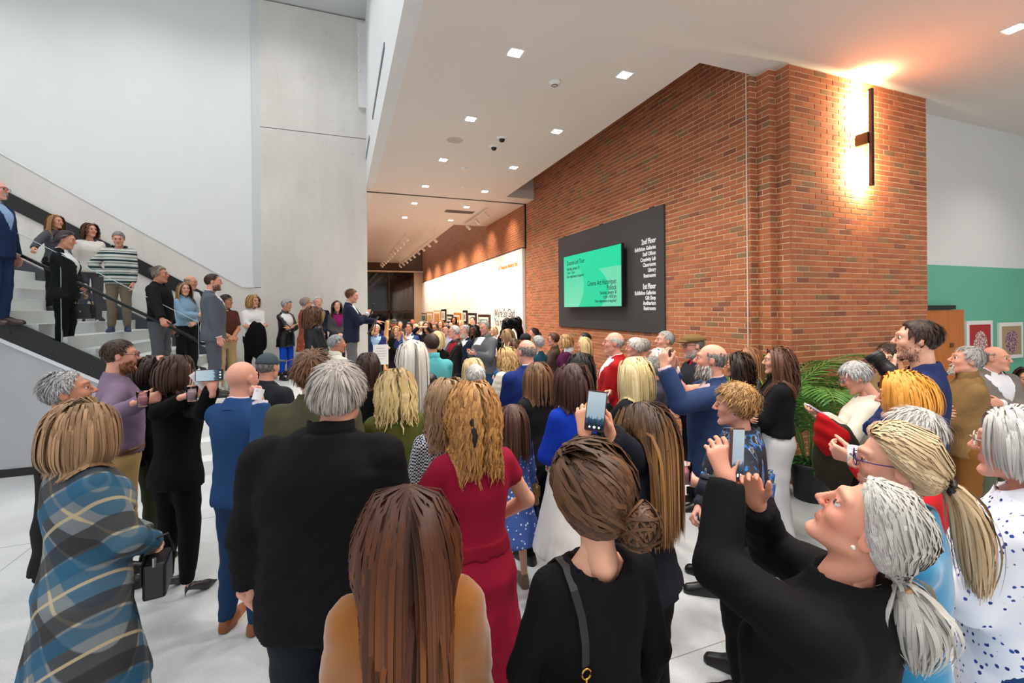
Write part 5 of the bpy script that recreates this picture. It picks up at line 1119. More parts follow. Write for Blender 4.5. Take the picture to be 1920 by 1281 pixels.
# ---- along the brick wall
wall = [
 (1300, 628, 4.8, dict(yaw=70, skin=PK, hat=('flat', (120, 96, 58)), glasses=(20, 20, 22), pad=.0, hair=hd('short', SALT, L=.012, t=.005), beard=((150, 146, 140), (190, 186, 180), .01), top_=('jacket', cloth((36, 38, 44)), dict(cmat=cloth((176, 24, 34))))), 'man in tan flat cap, dark glasses and red scarf'),
 (1246, 620, 5.5, dict(yaw=72, hp=6, skin=PK, hair=hd('short', GREYH, L=.03, t=.010), top_=('jacket', cloth((126, 108, 84)))), 'tall grey-haired man in tan coat under the dark board corner'),
 (1232, 652, 5.1, dict(yaw=66, sex='f', skin=LT, hair=H_('long', (206, 200, 190), (244, 240, 232), z=-.23, t=.028, wave=(.01, .09)), top_=('jacket', cloth(BLK))), 'woman with long white hair hidden by the raised phone'),
 (1222, 668, 4.35, dict(yaw=60, skin=PK, hair=hd('pixie', SALT, L=.05, t=.022), top_=('jacket', cloth((60, 58, 70)))), 'person with short salt and pepper hair beside the blonde bob'),
 (1190, 633, 5.6, dict(yaw=64, sex='f', skin=PK, hair=hd('pixie', WHITEH, L=.055, t=.030), top_=('sweater', cloth((70, 80, 120)))), 'woman with fluffy white hair behind the red blazer'),
 (1203, 634, 6.2, dict(yaw=64, sex='f', skin=PK, hair=hd('pixie', GREYH, L=.045, t=.024), top_=('sweater', cloth((90, 90, 96)))), 'woman with short silver hair next to the brick wall'),
 (1094, 631, 7.2, dict(yaw=64, sex='f', skin=LT, hair=H_('long', BLD[0], BLD[1], z=-.18, t=.024), top_=('sweater', cloth((24, 22, 26)))), 'woman with straight golden blonde hair in black by the wall'),
 (1096, 624, 7.8, dict(yaw=64, skin=PK, hair=hd('short', BLKH, L=.035, t=.014), top_=('jacket', cloth((60, 56, 60)))), 'man with black hair almost hidden behind the golden blonde'),
 (1059, 626, 7.6, dict(yaw=66, sex='f', skin=LT, hair=H_('bob', (150, 112, 70), (206, 166, 116), z=-.09, t=.028, wave=(.01, .07)), top_=('sweater', cloth((76, 20, 62)), dict(cmat=cloth((228, 230, 236)), collar='hood'))), 'woman in plum top with fluffy white scarf'),
 (1037, 624, 8.1, dict(yaw=66, sex='f', skin=PK, glasses=(60, 40, 30), hair=hd('pixie', BRN, L=.045, t=.020), top_=('jacket', cloth((84, 66, 54))), arms=('fold', 'foldu')), 'woman with short brown hair and folded arms in taupe jacket'),
 (1008, 629, 7.2, dict(yaw=30, sex='f', skin=LT, hair=hd('pixie', GREYH, L=.05, t=.026), top_=('sweater', cloth((26, 70, 84)))), 'woman with silver bob in dark teal top'),
 (1000, 615, 9.6, dict(yaw=74, sex='f', skin=PK, hair=H_('pony', DBRN[0], DBRN[1], tie=(0, -.118, .02), tail=.12), top_=('sweater', cloth((60, 50, 54)))), 'woman with dark hair pulled back standing against the bricks'),
 (984, 626, 8.2, dict(yaw=60, skin=TN, hair=hd('short', BLKH, L=.012, t=.005), hat=('beanie', (44, 44, 46)), pad=.0, top_=('jacket', cloth((40, 40, 42)))), 'person in charcoal knitted cap beside the dark sculpture'),
 (950, 616, 7.6, dict(yaw=70, hy=-6, sex='f', skin=LT, hair=H_('long', (92, 66, 46), (176, 140, 98), z=-.20, t=.022, wave=(.01, .09)), top_=('sweater', cloth((22, 92, 160)))), 'woman with wavy hair in bright blue sweater before the sculpture'),
 (908, 601, 8.4, dict(yaw=120, hp=-14, skin=PK, hair=hd('short', GREYH, L=.03, t=.010), top_=('fleece', cloth((104, 106, 110))), bot=jean((40, 70, 110)), arms=('read', 'read')), 'grey-haired man in grey and black vest writing on a paper'),
 (870, 609, 9.0, dict(yaw=110, skin=PK, hair=hd('short', GREYH, L=.03, t=.010), beard=((200, 196, 190), (230, 226, 220), .016), top_=('blazer', cloth(NAVY)), under=WHT, tie_=(170, 30, 36)), 'white-bearded man in navy blazer with white shirt and red tie'),
 (851, 610, 8.4, dict(yaw=96, hy=-10, skin=PK, glasses=(40, 40, 40), hair=hd('short', WHITEH, L=.035, t=.012), top_=('jacket', leather, dict(v=1.0)), under=(150, 24, 38), arms=('fold', 'foldu')), 'white-haired man in black leather jacket over red shirt, arms folded'),
 (889, 608, 9.8, dict(yaw=110, sex='f', skin=DK, hair=H_('long', BLKH[0], BLKH[1], z=-.18, t=.034, curl=(.014, .06)), top_=('sweater', cloth((24, 24, 26)), dict(nr=.09))), 'woman with long black curls and pale necklace'),
 (819, 620, 7.2, dict(yaw=20, sex='f', skin=LT, hair=hd('long', BLD, z=-.14, t=.024), top_=('sweater', cloth(BLK))), 'blonde woman in black just behind the turquoise quarter-zip'),
]
for x, y, d, kw, lab in wall: kw.setdefault('arms', ('clasp', 'clasp')); person(x, y, d, lab, **kw)
# ---- far crowd in the gallery opening
far = [
 (705, 608, 11.2, dict(yaw=165, skin=PK, hair=hd('short', ((170, 160, 146), (214, 206, 192)), L=.045, t=.018), top_=('blazer', cloth((28, 48, 104))), under=(150, 186, 222)), 'smiling man with pale hair in blue blazer beside the sign'),
 (728, 598, 13.2, dict(sex='f', skin=TN, hair=hd('bob', BLKH, z=-.12), top_=('blazer', cloth((30, 44, 92))), under=WHT), 'dark-haired guest in navy with a white name badge'),
 (738, 599, 12.6, dict(skin=TN, hat=('fedora', (74, 72, 72)), pad=.02, hair=hd('short', BLKH, L=.012, t=.005), beard=((30, 24, 22), (50, 40, 36), .012), top_=('jacket', cloth((50, 48, 50)))), 'man in grey brimmed hat among the far guests'),
 (743, 611, 11.4, dict(sex='f', skin=LT, hair=H_('bob', (150, 96, 50), (206, 150, 90), z=-.10, t=.030), top_=('knit', cloth(BLK)), arms=('fold', 'foldu')), 'woman with caramel bob in black, arms folded'),
 (766, 604, 10.4, dict(skin=MD, hair=hd('short', BLKH, L=.035, t=.014), top_=('blazer', cloth((36, 58, 112))), under=WHT, arms=('phone', 'phone')), 'man in blue suit holding up a phone towards the speaker'),
 (779, 607, 11.6, dict(sex='f', skin=LT, glasses=(30, 28, 28), hair=hd('long', BLD, z=-.12, t=.020), top_=('sweater', cloth((240, 238, 236)))), 'blonde woman with glasses in bright white top'),
 (773, 598, 16.0, dict(skin=(196, 110, 84), hair=hd('fringe', SALT, L=.01), top_=('jacket', cloth((120, 70, 50)))), 'ruddy bald man at the back of the far guests'),
 (800, 603, 11.0, dict(sex='f', skin=MD, hair=hd('long', BRN, z=-.2), top_=('sweater', cloth((24, 22, 24))), arms=('wave', 'wave')), 'woman with brown hair raising both hands to her face'),
 (815, 607, 11.4, dict(skin=TN, hair=hd('short', BLKH, L=.025, t=.01), beard=((26, 22, 20), (46, 38, 34), .006), top_=('blazer', cloth((62, 56, 58)))), 'man with short black hair in taupe blazer behind the blonde'),
 (826, 600, 14.0, dict(sex='f', skin=LT, hair=hd('bob', ((150, 84, 50), (190, 120, 78)), z=-.1), top_=('sweater', cloth((100, 90, 90)))), 'woman with chestnut hair in the far row'),
 (837, 609, 10.8, dict(sex='f', skin=LT, hair=H_('pony', DBRN[0], DBRN[1], tie=(0, -.118, .0), tail=.1), top_=('shirt', cloth((176, 170, 206)))), 'woman with dark hair tied back in lilac shirt'),
 (851, 594, 17.0, dict(sex='f', skin=TN, hair=hd('long', BLKH, z=-.15), top_=('sweater', cloth((40, 36, 36)))), 'dark-haired woman farthest back under the orange picture'),
 (864, 600, 15.0, dict(sex='f', skin=LT, hair=hd('bob', BLD, z=-.1), top_=('sweater', cloth((176, 70, 50)))), 'blonde woman in rust top in the far row'),
 (886, 594, 14.0, dict(skin=LT, hair=hd('short', BLKH, L=.035, t=.014), top_=('jacket', cloth((60, 62, 60)))), 'young man with black hair in grey jacket standing tall at the back'),
 (845, 604, 16.6, dict(skin=PK, hair=hd('fringe', GREYH, L=.012), top_=('jacket', cloth((90, 76, 70)))), 'balding man in brown between the far women'),
 (812, 599, 17.5, dict(skin=PK, hair=hd('short', GREYH, L=.03), top_=('jacket', cloth((110, 96, 90)))), 'grey-haired man at the very back left of the chestnut hair'),
 (790, 603, 14.5, dict(sex='f', skin=LT, hair=hd('bob', WHITEH, z=-.09), top_=('sweater', cloth((200, 196, 196)))), 'white-haired woman in pale top between the phone man and raised hands'),
 (750, 602, 15.5, dict(skin=PK, hair=hd('short', SALT, L=.02), top_=('jacket', cloth((64, 60, 62)))), 'man with cropped grey hair behind the caramel bob'),
 (897, 604, 12.5, dict(sex='f', skin=PK, hair=hd('bob', BRN, z=-.1), top_=('sweater', cloth((120, 100, 100)))), 'brown-haired woman beside the grey vest man'),
 (925, 612, 12.0, dict(sex='f', skin=LT, hair=hd('bob', BLD, z=-.1), top_=('shirt', cloth((232, 228, 226)))), 'fair woman in white beside the black sculpture'),
 (962, 634, 7.0, dict(skin=PK, sex='f', hair=hd('bob', BRN, z=-.1), top_=('sweater', cloth((40, 60, 90)))), 'brown-haired woman between blue sweater and deep blue blazer'),
]
for x, y, d, kw, lab in far: kw.setdefault('arms', ('clasp', 'clasp')); person(x, y, d, lab, **kw)
# ---- on the stair and the landing
def stz(x): return ZP if x > STX else ZP + STR * (1 + int((STX - x) / STG))
def Sp(key, px, top, Y, label, dz=None, **kw):
    v = ray(px, top); d = Y / v[1]; x = v[0] * d; kw.setdefault('lodo', 1 if d < 9 else 2)
    return P_(key, px, top, d, label, z0=stz(x) if dz is None else dz, **kw)
Sp('s1', -6, 336, 7.55, 'man with glasses in navy suit at the left edge, high on the stair', yaw=-95, dz=ZP + STR * 7, skin=PK, glasses=(30, 28, 30), hair=hd('fringe', GREYH, L=.015), beard=((180, 176, 170), (210, 206, 200), .012, 'mustache'), top_=('blazer', cloth((30, 48, 84))), under=(150, 180, 220), bot=jean((34, 52, 86)), shoes=('shoe', (64, 42, 34)), arms=('down', (px_(14, 472, 5.75), (.5, -.6, 0), 'grip', None, None)))
Sp('s2', 105, 402, 9.3, 'woman with long honey hair in grey top leaning on the stair rail', yaw=-115, sex='f', skin=MD, hair=H_('long', (110, 78, 48), (196, 150, 94), z=-.24, t=.020), top_=('sweater', cloth((76, 78, 84))), bot=pant(BLK), arms=(((-.05, .3, 1.0), (.5, -.6, -.3), 'grip', None, None), (px_(52, 478, 6.6), (.7, -.6, 0), 'grip', None, None)))
Sp('s3', 124, 433, 7.9, 'woman in black suit with white collar holding a handbag on the stair', dz=ZP + STR * 4.6 - .02, yaw=-88, hp=-10, sex='f', g=1.1, skin=MD, hair=H_('pony', (52, 46, 46), (110, 104, 104), tie=(0, -.115, -.02), bun=((0, -.13, -.025), .04)), top_=('blazer', cloth((24, 25, 28))), under=WHT, bot=pant(BLK), arms=('clasp', ((.02, .20, .90), (.8, -.4, -.2), 'grip', (-.5, .35, -.6), (0, -.8, -.4))))
Sp('s4', 170, 418, 9.75, 'woman with short wavy brown hair in white sweater on the stair', yaw=-150, hy=18, sex='f', skin=PK, hair=H_('bob', (70, 44, 32), (116, 78, 56), z=-.12, t=.026, wave=(.012, .07)), top_=('sweater', cloth((228, 224, 214), kind='knit'), dict(nr=.10)), bot=pant((88, 88, 96)), shoes=('sneaker', (46, 46, 48), (230, 230, 230)), arms=('down', 'down'))
Sp('s5', 222, 434, 9.3, 'man in striped hooded pullover looking down, leaning on the stair wall', yaw=-165, hp=-20, skin=PK, hair=hd('short', SALT, L=.028, t=.012), top_=('hoodie', cloth((206, 208, 200), kind='stripes', c2=(120, 132, 130), c3=(34, 58, 62), scale=2.0)), bot=pant((128, 112, 96)), shoes=('sneaker', (40, 54, 84)), arms=('pocket', 'hip'))
Sp('s6', 300, 499, 8.0, 'man with swept grey hair in black denim jacket holding the rail', yaw=-100, skin=(200, 142, 116), hair=H_('short', (96, 84, 74), (160, 148, 136), L=.055, t=.018, comb=(0, -.8, .2)), top_=('denim', cloth((22, 22, 24)), dict(infl=.028)), bot=jean((92, 92, 98)), arms=('down', (px_(308, 612, 6.25), (.6, -.6, 0), 'grip', None, None)))
Sp('s7', 358, 516, 9.3, 'balding man in white shirt behind the girl in denim', yaw=-110, hp=-6, skin=MD, hair=hd('fringe', SALT, L=.012), top_=('shirt', cloth((232, 234, 238))), bot=pant((40, 44, 60)), arms=('clasp', 'clasp'))
Sp('s8', 346, 529, 8.9, 'girl with long light brown hair in denim jacket on the stair', yaw=-130, hy=-20, sex='f', skin=LT, hair=H_('long', (126, 92, 60), (184, 146, 100), z=-.26, t=.018), top_=('denim', cloth((130, 160, 184), kind='denim')), bot=pant(BLK), arms=('clasp', 'foldu'))
Sp('s9', 400, 513, 7.85, 'bearded man in grey suit standing at the foot of the stair', dz=ZP + .12, yaw=-82, skin=PK, w=1.05, g=1.12, hair=H_('short', (48, 32, 26), (76, 54, 44), L=.024, t=.010), beard=((60, 40, 32), (90, 64, 50), .010), top_=('blazer', cloth((92, 97, 106))), under=WHT, bot=pant((86, 90, 99)), arms=('pocket', 'pocket'))
Sp('s10', 424, 552, 9.2, 'young man with dark hair in brown polo and khakis on the landing', yaw=-140, hy=30, skin=TN, hair=H_('short', (34, 24, 20), (60, 44, 36), L=.05, t=.020), top_=('shirt', cloth((86, 48, 38)), dict(sleeve=.4, fold=.004)), under=(226, 224, 220), bot=pant((178, 156, 112)), shoes=('sneaker', (190, 188, 184)), arms=('clasp', 'clasp'))
Sp('s11', 476, 553, 10.2, 'woman with blonde curls in white blouse with black coat over her arm', yaw=-160, hy=26, sex='f', skin=LT, hair=H_('bob', (150, 108, 60), (220, 178, 120), z=-.12, t=.034, curl=(.010, .06)), top_=('shirt', cloth((238, 236, 234)), dict(infl=.026)), bot=pant(BLK), arms=('foldu', 'foldu'))
Sp('s12', 538, 561, 10.2, 'silver-haired woman in black leather jacket and cobalt blue trousers', yaw=-130, hy=16, hp=-12, sex='f', skin=MD, hair=hd('pixie', GREYH, L=.06, t=.030), top_=('jacket', leather, dict(hem=.72, v=1.0)), under=WHT, bot=pant((22, 78, 204), hem=.14), arms=('foldu', 'fold'))
Sp('s13', 574, 557, 9.6, 'woman with short grey hair in rust floral tunic', yaw=-70, sex='f', skin=PK, g=1.12, glasses=(60, 50, 50), hair=hd('pixie', ((120, 104, 92), (170, 152, 138)), L=.045, t=.022), top_=('blouse', cloth((138, 68, 48), kind='blotch', c2=(204, 116, 44), c3=(58, 66, 84)), dict(hem=.64, flare=.08)), bot=pant(BLK), arms=('clasp', 'clasp'))
Sp('s14', 596, 556, 10.25, 'white-haired man in navy cardigan with clasped hands by the concrete wall', yaw=-165, skin=PK, hair=hd('short', ((170, 168, 166), (220, 218, 214)), L=.05, t=.022), beard=((190, 186, 180), (220, 216, 210), .01, 'mustache'), top_=('blazer', cloth((28, 32, 50)), dict(v=1.05)), under=(150, 128, 90), arms=('clasp', 'clasp'))
Sp('s15', 632, 563, 10.25, 'woman with long dark hair in grey coat and magenta scarf', yaw=-165, hy=-10, sex='f', skin=LT, hair=H_('long', (34, 22, 20), (70, 46, 40), z=-.26, t=.020), top_=('jacket', cloth((72, 70, 72)), dict(v=1.1, hem=.7)), under=(132, 24, 92), arms=('clasp', 'clasp'))
Sp('s16', 588, 574, 7.45, 'woman with wavy dark brown hair in black leather jacket on the landing step', dz=ZP - STR, yaw=-60, sex='f', skin=LT, hair=H_('long', (52, 34, 26), (116, 76, 50), z=-.20, t=.036, wave=(.014, .09)), top_=('jacket', leather), bot=pant(BLK), arms=('clasp', 'clasp'))
Sp('speaker', 660, 542, 8.75, 'man in navy blazer and grey trousers speaking into a microphone', dz=ZP, yaw=-98, hp=-8, skin=PK, hair=H_('short', (86, 54, 34), (128, 86, 56), L=.05, t=.018, comb=(0, -.8, .1)), top_=('blazer', cloth((30, 37, 58))), under=(216, 224, 236), tie_=(92, 30, 34), bot=pant((104, 104, 106)), arms=('gest', ((-.02, .27, 1.30), (.7, -.2, -.9), 'fist', (-.3, .8, .45), (-.8, .1, .3))))
P_('greyman', 632, 627, 6.0, 'grey-haired man in cream jacket in front of the landing steps', yaw=-60, hy=-20, skin=TN, hair=hd('short', ((96, 96, 98), (176, 176, 178)), L=.035, t=.014), top_=('jacket', cloth((212, 208, 194)), dict(collar='stand')), arms=('clasp', 'clasp'))
# ================================================================== BOARD, SIGNS AND FITTINGS
def wallm(x, y, z): return Matrix(((0, 0, -1, x), (-1, 0, 0, y), (0, 1, 0, z), (0, 0, 0, 1)))   # text on the long brick wall, facing the lobby
XB = 4.685
pa, pb = atX(1048, 612, XB), atX(1244, 383, XB)
Y0_, Y1_, Z0_, Z1_ = pb.y, pa.y, 1.69, 3.70
bd = empty('directory_board', (XB, (Y0_ + Y1_) / 2, Z0_)); tag(bd, 'charcoal directory board on the brick wall with white floor listing', 'sign')
inv = Matrix.Translation((-XB, -(Y0_ + Y1_) / 2, -Z0_))
def onb(o): o.matrix_basis = inv @ o.matrix_basis; return o
onb(MB().box(XB, XW - .006, Y0_, Y1_, Z0_, Z1_).build('board', plain('charcoal_board', C(62, 61, 62), .5), bd, bevel=.004))
for y in (Y0_ + .3, (Y0_ + Y1_) / 2, Y1_ - .3): onb(MB().box(XB + .005, XB + .02, y - .06, y + .06, Z1_, Z1_ + .015).build('clip', M_black, bd))
M_txt = plain('white_lettering', C(240, 240, 240), .5)
lines = [('2nd Floor', 450, 1), ('Exhibition Galleries', 462, 0), ('Staff Offices', 473, 0), ('Creativity Lab', 483.5, 0), ('Classrooms', 494, 0), ('Library', 504.5, 0), ('Restrooms', 515, 0),
         ('1st Floor', 537, 1), ('Exhibition Galleries', 548, 0), ('Gift Shop', 558, 0), ('Auditorium', 568, 0), ('Restrooms', 578, 0)]
for tx, py, hd_ in lines:
    p = atX(1230, py, XB); onb(text('lettering', tx, .122 if hd_ else .092, wallm(XB - .003, p.y, p.z - .03), M_txt, 'RIGHT', bd, bold=.004 if hd_ else .002, sx=.76))
XS = 4.56
sa, sb = atX(1058, 576, XS), atX(1164, 457, XS)
tv = empty('wall_screen', (XS, (sa.y + sb.y) / 2, sa.z)); tag(tv, 'green event screen mounted on the charcoal board', 'screen')
inv2 = Matrix.Translation((-XS, -(sa.y + sb.y) / 2, -sa.z))
def ont(o): o.matrix_basis = inv2 @ o.matrix_basis; return o
zt_, zb_ = sb.z, sa.z
ont(MB().box(XS + .004, XS + .06, sb.y - .012, sa.y + .012, zb_ - .012, zt_ + .012).build('screen_housing', M_black, tv, bevel=.003))
ont(MB().box(XS + .06, XB - .001, (sa.y + sb.y) / 2 - .4, (sa.y + sb.y) / 2 + .4, zb_ + .3, zb_ + .7).build('bracket', M_black, tv))
t = NT('green_display'); o_ = t.n('ShaderNodeSeparateXYZ'); t.l(t.coord('Generated'), o_.inputs[0])
gx, gz = o_.outputs[1], o_.outputs[2]
w1 = t.math('GREATER_THAN', t.math('ADD', t.math('MULTIPLY', gx, 1.0), t.math('MULTIPLY', t.math('SINE', t.math('MULTIPLY', gz, 4.0)), .10)), .70)
w2 = t.math('LESS_THAN', t.math('ADD', gx, t.math('MULTIPLY', t.math('SINE', t.math('ADD', t.math('MULTIPLY', gz, 3.2), .6)), .28)), .46)
lo_ = t.math('LESS_THAN', gz, .66)
base = t.mix(gz, C(26, 226, 170), C(30, 236, 178)); c1_ = t.mix(t.math('MULTIPLY', w1, t.math('SUBTRACT', 1.0, gz)), base, C(136, 240, 196)); c2_ = t.mix(t.math('MULTIPLY', t.math('MULTIPLY', w2, lo_), .6), c1_, C(150, 240, 200))
t.l(c2_, t.b.inputs['Emission Color']); t.set(Base_Color=(0, 0, 0, 1), Roughness=.2, Emission_Strength=.72)
ont(MB().box(XS, XS + .004, sb.y, sa.y, zb_, zt_).build('display', t.m, tv))
M_dt = plain('display_lettering', C(10, 40, 40), .5)
def scr(tx, px, py, size, al): p = atX(px, py, XS); ont(text('screen_text', tx, size, wallm(XS - .002, p.y, p.z), M_dt, al, tv, ext=.0005, bold=.001, sx=.78))
for tx, py, sz in (('Docent-Led Tour', 498.5, .135), ('Saturday, January 18', 508, .085), ('1 pm \u2013 2 pm', 515, .085), ('Free; registration is required!', 522, .078)): scr(tx, 1063, py, sz, 'LEFT')
for tx, py, sz in (('Cinema Art Historique:', 531, .135), ('Pollock', 542.5, .135), ('Saturday, January 18', 550, .085), ('6 pm \u2013 8:30 pm', 558, .085), ('Free; registration is required!', 566, .078)): scr(tx, 1156, py, sz, 'RIGHT')

# lettering on the gallery wall
XG = XW - .103
M_ink = plain('dark_vinyl', C(30, 27, 27), .95); M_org = plain('orange_vinyl', C(232, 150, 40), .6)
wt_ = empty('wall_lettering'); tag(wt_, 'tall dark welcome lettering on the white gallery wall', 'lettering')
for tx, py in (("We're So Glad", 594), ("You're Here", 610)):
    p = atX(927, py, XG); text('letters', tx, .36, wallm(XG, p.y, p.z), M_ink, 'LEFT', wt_, sx=.84)
p = atX(935, 507, XG); tt_ = text('wall_title', 'A Treasured Medical Past', .16, wallm(XG, p.y, p.z), M_org, 'LEFT', None, bold=.003, sx=.98); tag(tt_, 'orange exhibition title high on the white gallery wall', 'lettering')
# framed pictures in the gallery, seen along the wall
M_mat = plain('picture_mat', C(236, 232, 224), .7)
pics = [(772, 776, 587, 609, (30, 26, 24), (60, 60, 60), 'narrow black'), (779, 783, 590, 609, (60, 40, 26), (150, 110, 60), 'slim walnut'), (787, 791, 588, 608, (70, 44, 26), (200, 120, 50), 'brown'), (792, 800, 587, 606, (120, 80, 40), (90, 120, 110), 'bronze'),
        (802, 812, 585, 609, (200, 160, 110), (210, 170, 110), 'pale wood'), (815, 827, 582, 609, (214, 180, 140), (206, 150, 90), 'light wood'), (829, 837, 580, 603, (30, 30, 34), (180, 180, 176), 'tall black'), (840, 850, 590, 606, (40, 60, 58), (80, 110, 100), 'dark green'),
        (853, 865, 587, 607, (206, 130, 40), (216, 140, 40), 'plain orange'), (870, 877, 582, 606, (26, 26, 28), (150, 140, 130), 'upright black'), (880, 894, 587, 611, (36, 32, 30), (210, 200, 180), 'wide black'), (899, 920, 590, 615, (66, 40, 30), (110, 140, 140), 'dark wood landscape')]
for x0, x1, y0, y1, fc, pc, nm in pics:
    a, b_ = atX(x0, y1, XG), atX(x1, y0, XG)
    if a.y > 27.8: continue
    Z0q, Z1q = 2.08 - (y1 - 582.5) * a.length / 853 * .97, b_.z
    za, zb2 = min(a.z, b_.z), max(a.z, b_.z); fr = empty('picture', (XG, (a.y + b_.y) / 2, za)); tag(fr, 'picture in %s frame on the gallery wall' % nm, 'picture', 'pictures on the gallery wall')
    hw = abs(a.y - b_.y) / 2; hh = zb2 - za; bw = min(.09, hw * .3)
    MB().box(-.05, 0, -hw, hw, 0, hh).build('frame', plain('frame_paint', C(*fc), .4), fr); MB().box(-.054, -.05, -hw + bw, hw - bw, bw, hh - bw).build('mat', M_mat, fr)
    MB().box(-.057, -.054, -hw + 2 * bw, hw - 2 * bw, 1.8 * bw, hh - 1.8 * bw).build('artwork', plain('artwork', C(*pc), .6, noise=.25, nscale=6), fr)
# pictures on the mint wall
for x0, x1, y0, y1, bg, c2, c3, nm in ((1812, 1860, 601, 690, (176, 40, 46), (232, 214, 206), (150, 60, 60), 'red print with a pale arch'), (1873, 1917, 604, 674, (176, 150, 116), (44, 46, 110), (206, 160, 140), 'tan print with a blue figure')):
    a, b_ = atY(x0, y1, YR - .03), atY(x1, y0, YR - .03); xa, xb = a.x, b_.x; za, zb2 = min(a.z, b_.z), b_.z
    fr = empty('picture', (xa, YR - .005, za)); tag(fr, 'white framed %s on the mint wall' % nm, 'picture'); wd = xb - xa; hh = zb2 - za
    MB().box(0, wd, -.035, 0, 0, hh).build('frame', plain('white_frame', C(238, 236, 232), .5), fr, bevel=.004)
    MB().box(.07, wd - .07, -.038, -.035, .06, hh - .06).build('print', plain('print_ground', C(*bg), .7), fr)
    n_ = 20; pts = [(wd / 2 + (wd * .27) * math.cos(a_), hh * .42 + hh * .36 * math.sin(a_)) for a_ in np.linspace(0, math.pi, n_)]
    pts = pts + ([(wd * .23, .08), (wd * .77, .08)] if bg[0] > 200 or c2[0] > 200 else [(wd / 2 + wd * .24 * math.cos(a_), hh * .42 + hh * .28 * math.sin(a_)) for a_ in np.linspace(math.pi + .2, 2 * math.pi - .2, n_)])
    t = NT('print_motif'); v = t.n('ShaderNodeTexVoronoi'); v.feature = 'DISTANCE_TO_EDGE'; t.l(t.coord('Object'), v.inputs['Vector']); v.inputs['Scale'].default_value = 22
    t.color(t.ramp(v.outputs['Distance'], [(.06, C(*c3)), (.14, C(*c2))])); MB().prism(pts, 'y', -.041, -.038).build('motif', t.m, fr)

# linear wall light on the pillar
st_, sb_ = atY(1633, 166, PYF - .17), atY(1633, 348, PYF - .17)
wlx = st_.x; sco = empty('wall_light', (wlx, PYF, sb_.z)); tag(sco, 'slim black linear wall light glowing warm on the brick pillar', 'wall light')
Lh = st_.z - sb_.z; M_brz = plain('bronze_metal', C(44, 38, 34), .4, .5)
MB().box(-.022, .022, -.19, -.15, 0, Lh).build('bar', M_brz, sco, bevel=.003)
MB().box(-.035, .035, -.15, -.01, Lh * .44, Lh * .56).build('bracket', M_brz, sco)
MB().box(-.016, .016, -.149, -.145, .02, Lh - .02).build('light_strip', plain('warm_led', (1, 1, 1, 1), .5, emit=(1.0, .70, .38, 1), estr=60.0), sco)
for f_ in (.06, .20, .34, .66, .80, .94):
    lamp('strip_glow', 'AREA', (0, -.14, Lh * f_), 16, AMBER, .10, target=(0, 0, 0), parent=sco).rotation_euler = (R_(90), 0, 0)
lamp('top_glow', 'SPOT', (0, -.12, Lh), 45, AMBER, .05, 150, parent=sco, blend=1.0).rotation_euler = (R_(180), 0, 0)
lamp('bottom_glow', 'SPOT', (0, -.12, 0), 10, AMBER, .05, 150, parent=sco, blend=1.0)

# small ceiling fittings
def atz(px, py, z): v = ray(px, py); d = (z - CAMH) / v[2]; return at(px, py, d)
p = atz(1040, 153, ZC); sm = empty('smoke_detector', (p.x, p.y, ZC)); tag(sm, 'white round smoke detector with red mark on the ceiling', 'smoke detector')
MB().lathe([(0, -.055), (.035, -.052), (.05, -.035), (.075, -.025), (.08, 0), (0, 0)], n=24).build('body', M_trim, sm, smooth=True)
MB().lathe([(.028, -.058), (.038, -.056), (.04, -.048)], n=20).build('grille', plain('grille_grey', C(120, 118, 116), .6), sm)
MB().box(-.03, .03, .052, .058, -.034, -.027).build('red_mark', plain('red_print', C(190, 40, 50), .5), sm)
p = atz(853, 263, ZC); spk = MB().lathe([(0, -.008), (.12, -.008), (.135, -.004), (.14, 0)], n=32).build('ceiling_loudspeaker', plain('speaker_grille', C(196, 186, 176), .8), None, mw=Matrix.Translation((p.x, p.y, ZC))); tag(spk, 'round flush ceiling loudspeaker grille beside the dome cameras', 'loudspeaker')
for px, py, nm in ((941, 258, 'right'), (926, 274, 'left')):
    p = atz(px, py, ZC); dc = empty('dome_camera', (p.x, p.y, ZC)); tag(dc, '%s of the two black dome security cameras on the ceiling' % nm, 'security camera', 'dome cameras')
    MB().lathe([(.095, 0), (.09, -.012), (.055, -.03), (.05, -.03)], n=24).build('housing', M_trim, dc, smooth=True)
    MB().lathe([(.05, -.03), (.047, -.05), (.032, -.072), (.0, -.082)], n=20).build('dome', plain('black_dome', C(14, 14, 16), .1), dc, smooth=True)
for px, py, nm in ((870, 315, 'nearer'), (868, 350, 'farther')):
    p = atz(px, py, ZC); o = MB().lathe([(0, -.03), (.04, -.028), (.06, -.01), (.065, 0)], n=16).build('ceiling_sensor', M_trim, None, smooth=True, mw=Matrix.Translation((p.x, p.y, ZC))); tag(o, '%s of two small white ceiling sensors between the downlights' % nm, 'sensor', 'ceiling sensors')
p = atz(862, 397, ZC); ag = empty('air_grille', (p.x, p.y, ZC)); tag(ag, 'rectangular grey air grille in the gallery ceiling', 'vent')
MB().box(-.42, .42, -.16, .16, -.01, -.001).build('frame', plain('grille_paint', C(150, 138, 128), .7), ag)
for i in range(8): MB().box(-.4, .4, -.14 + i * .038, -.125 + i * .038, -.016, -.01).build('slat', plain('slat_paint', C(120, 108, 100), .7), ag)
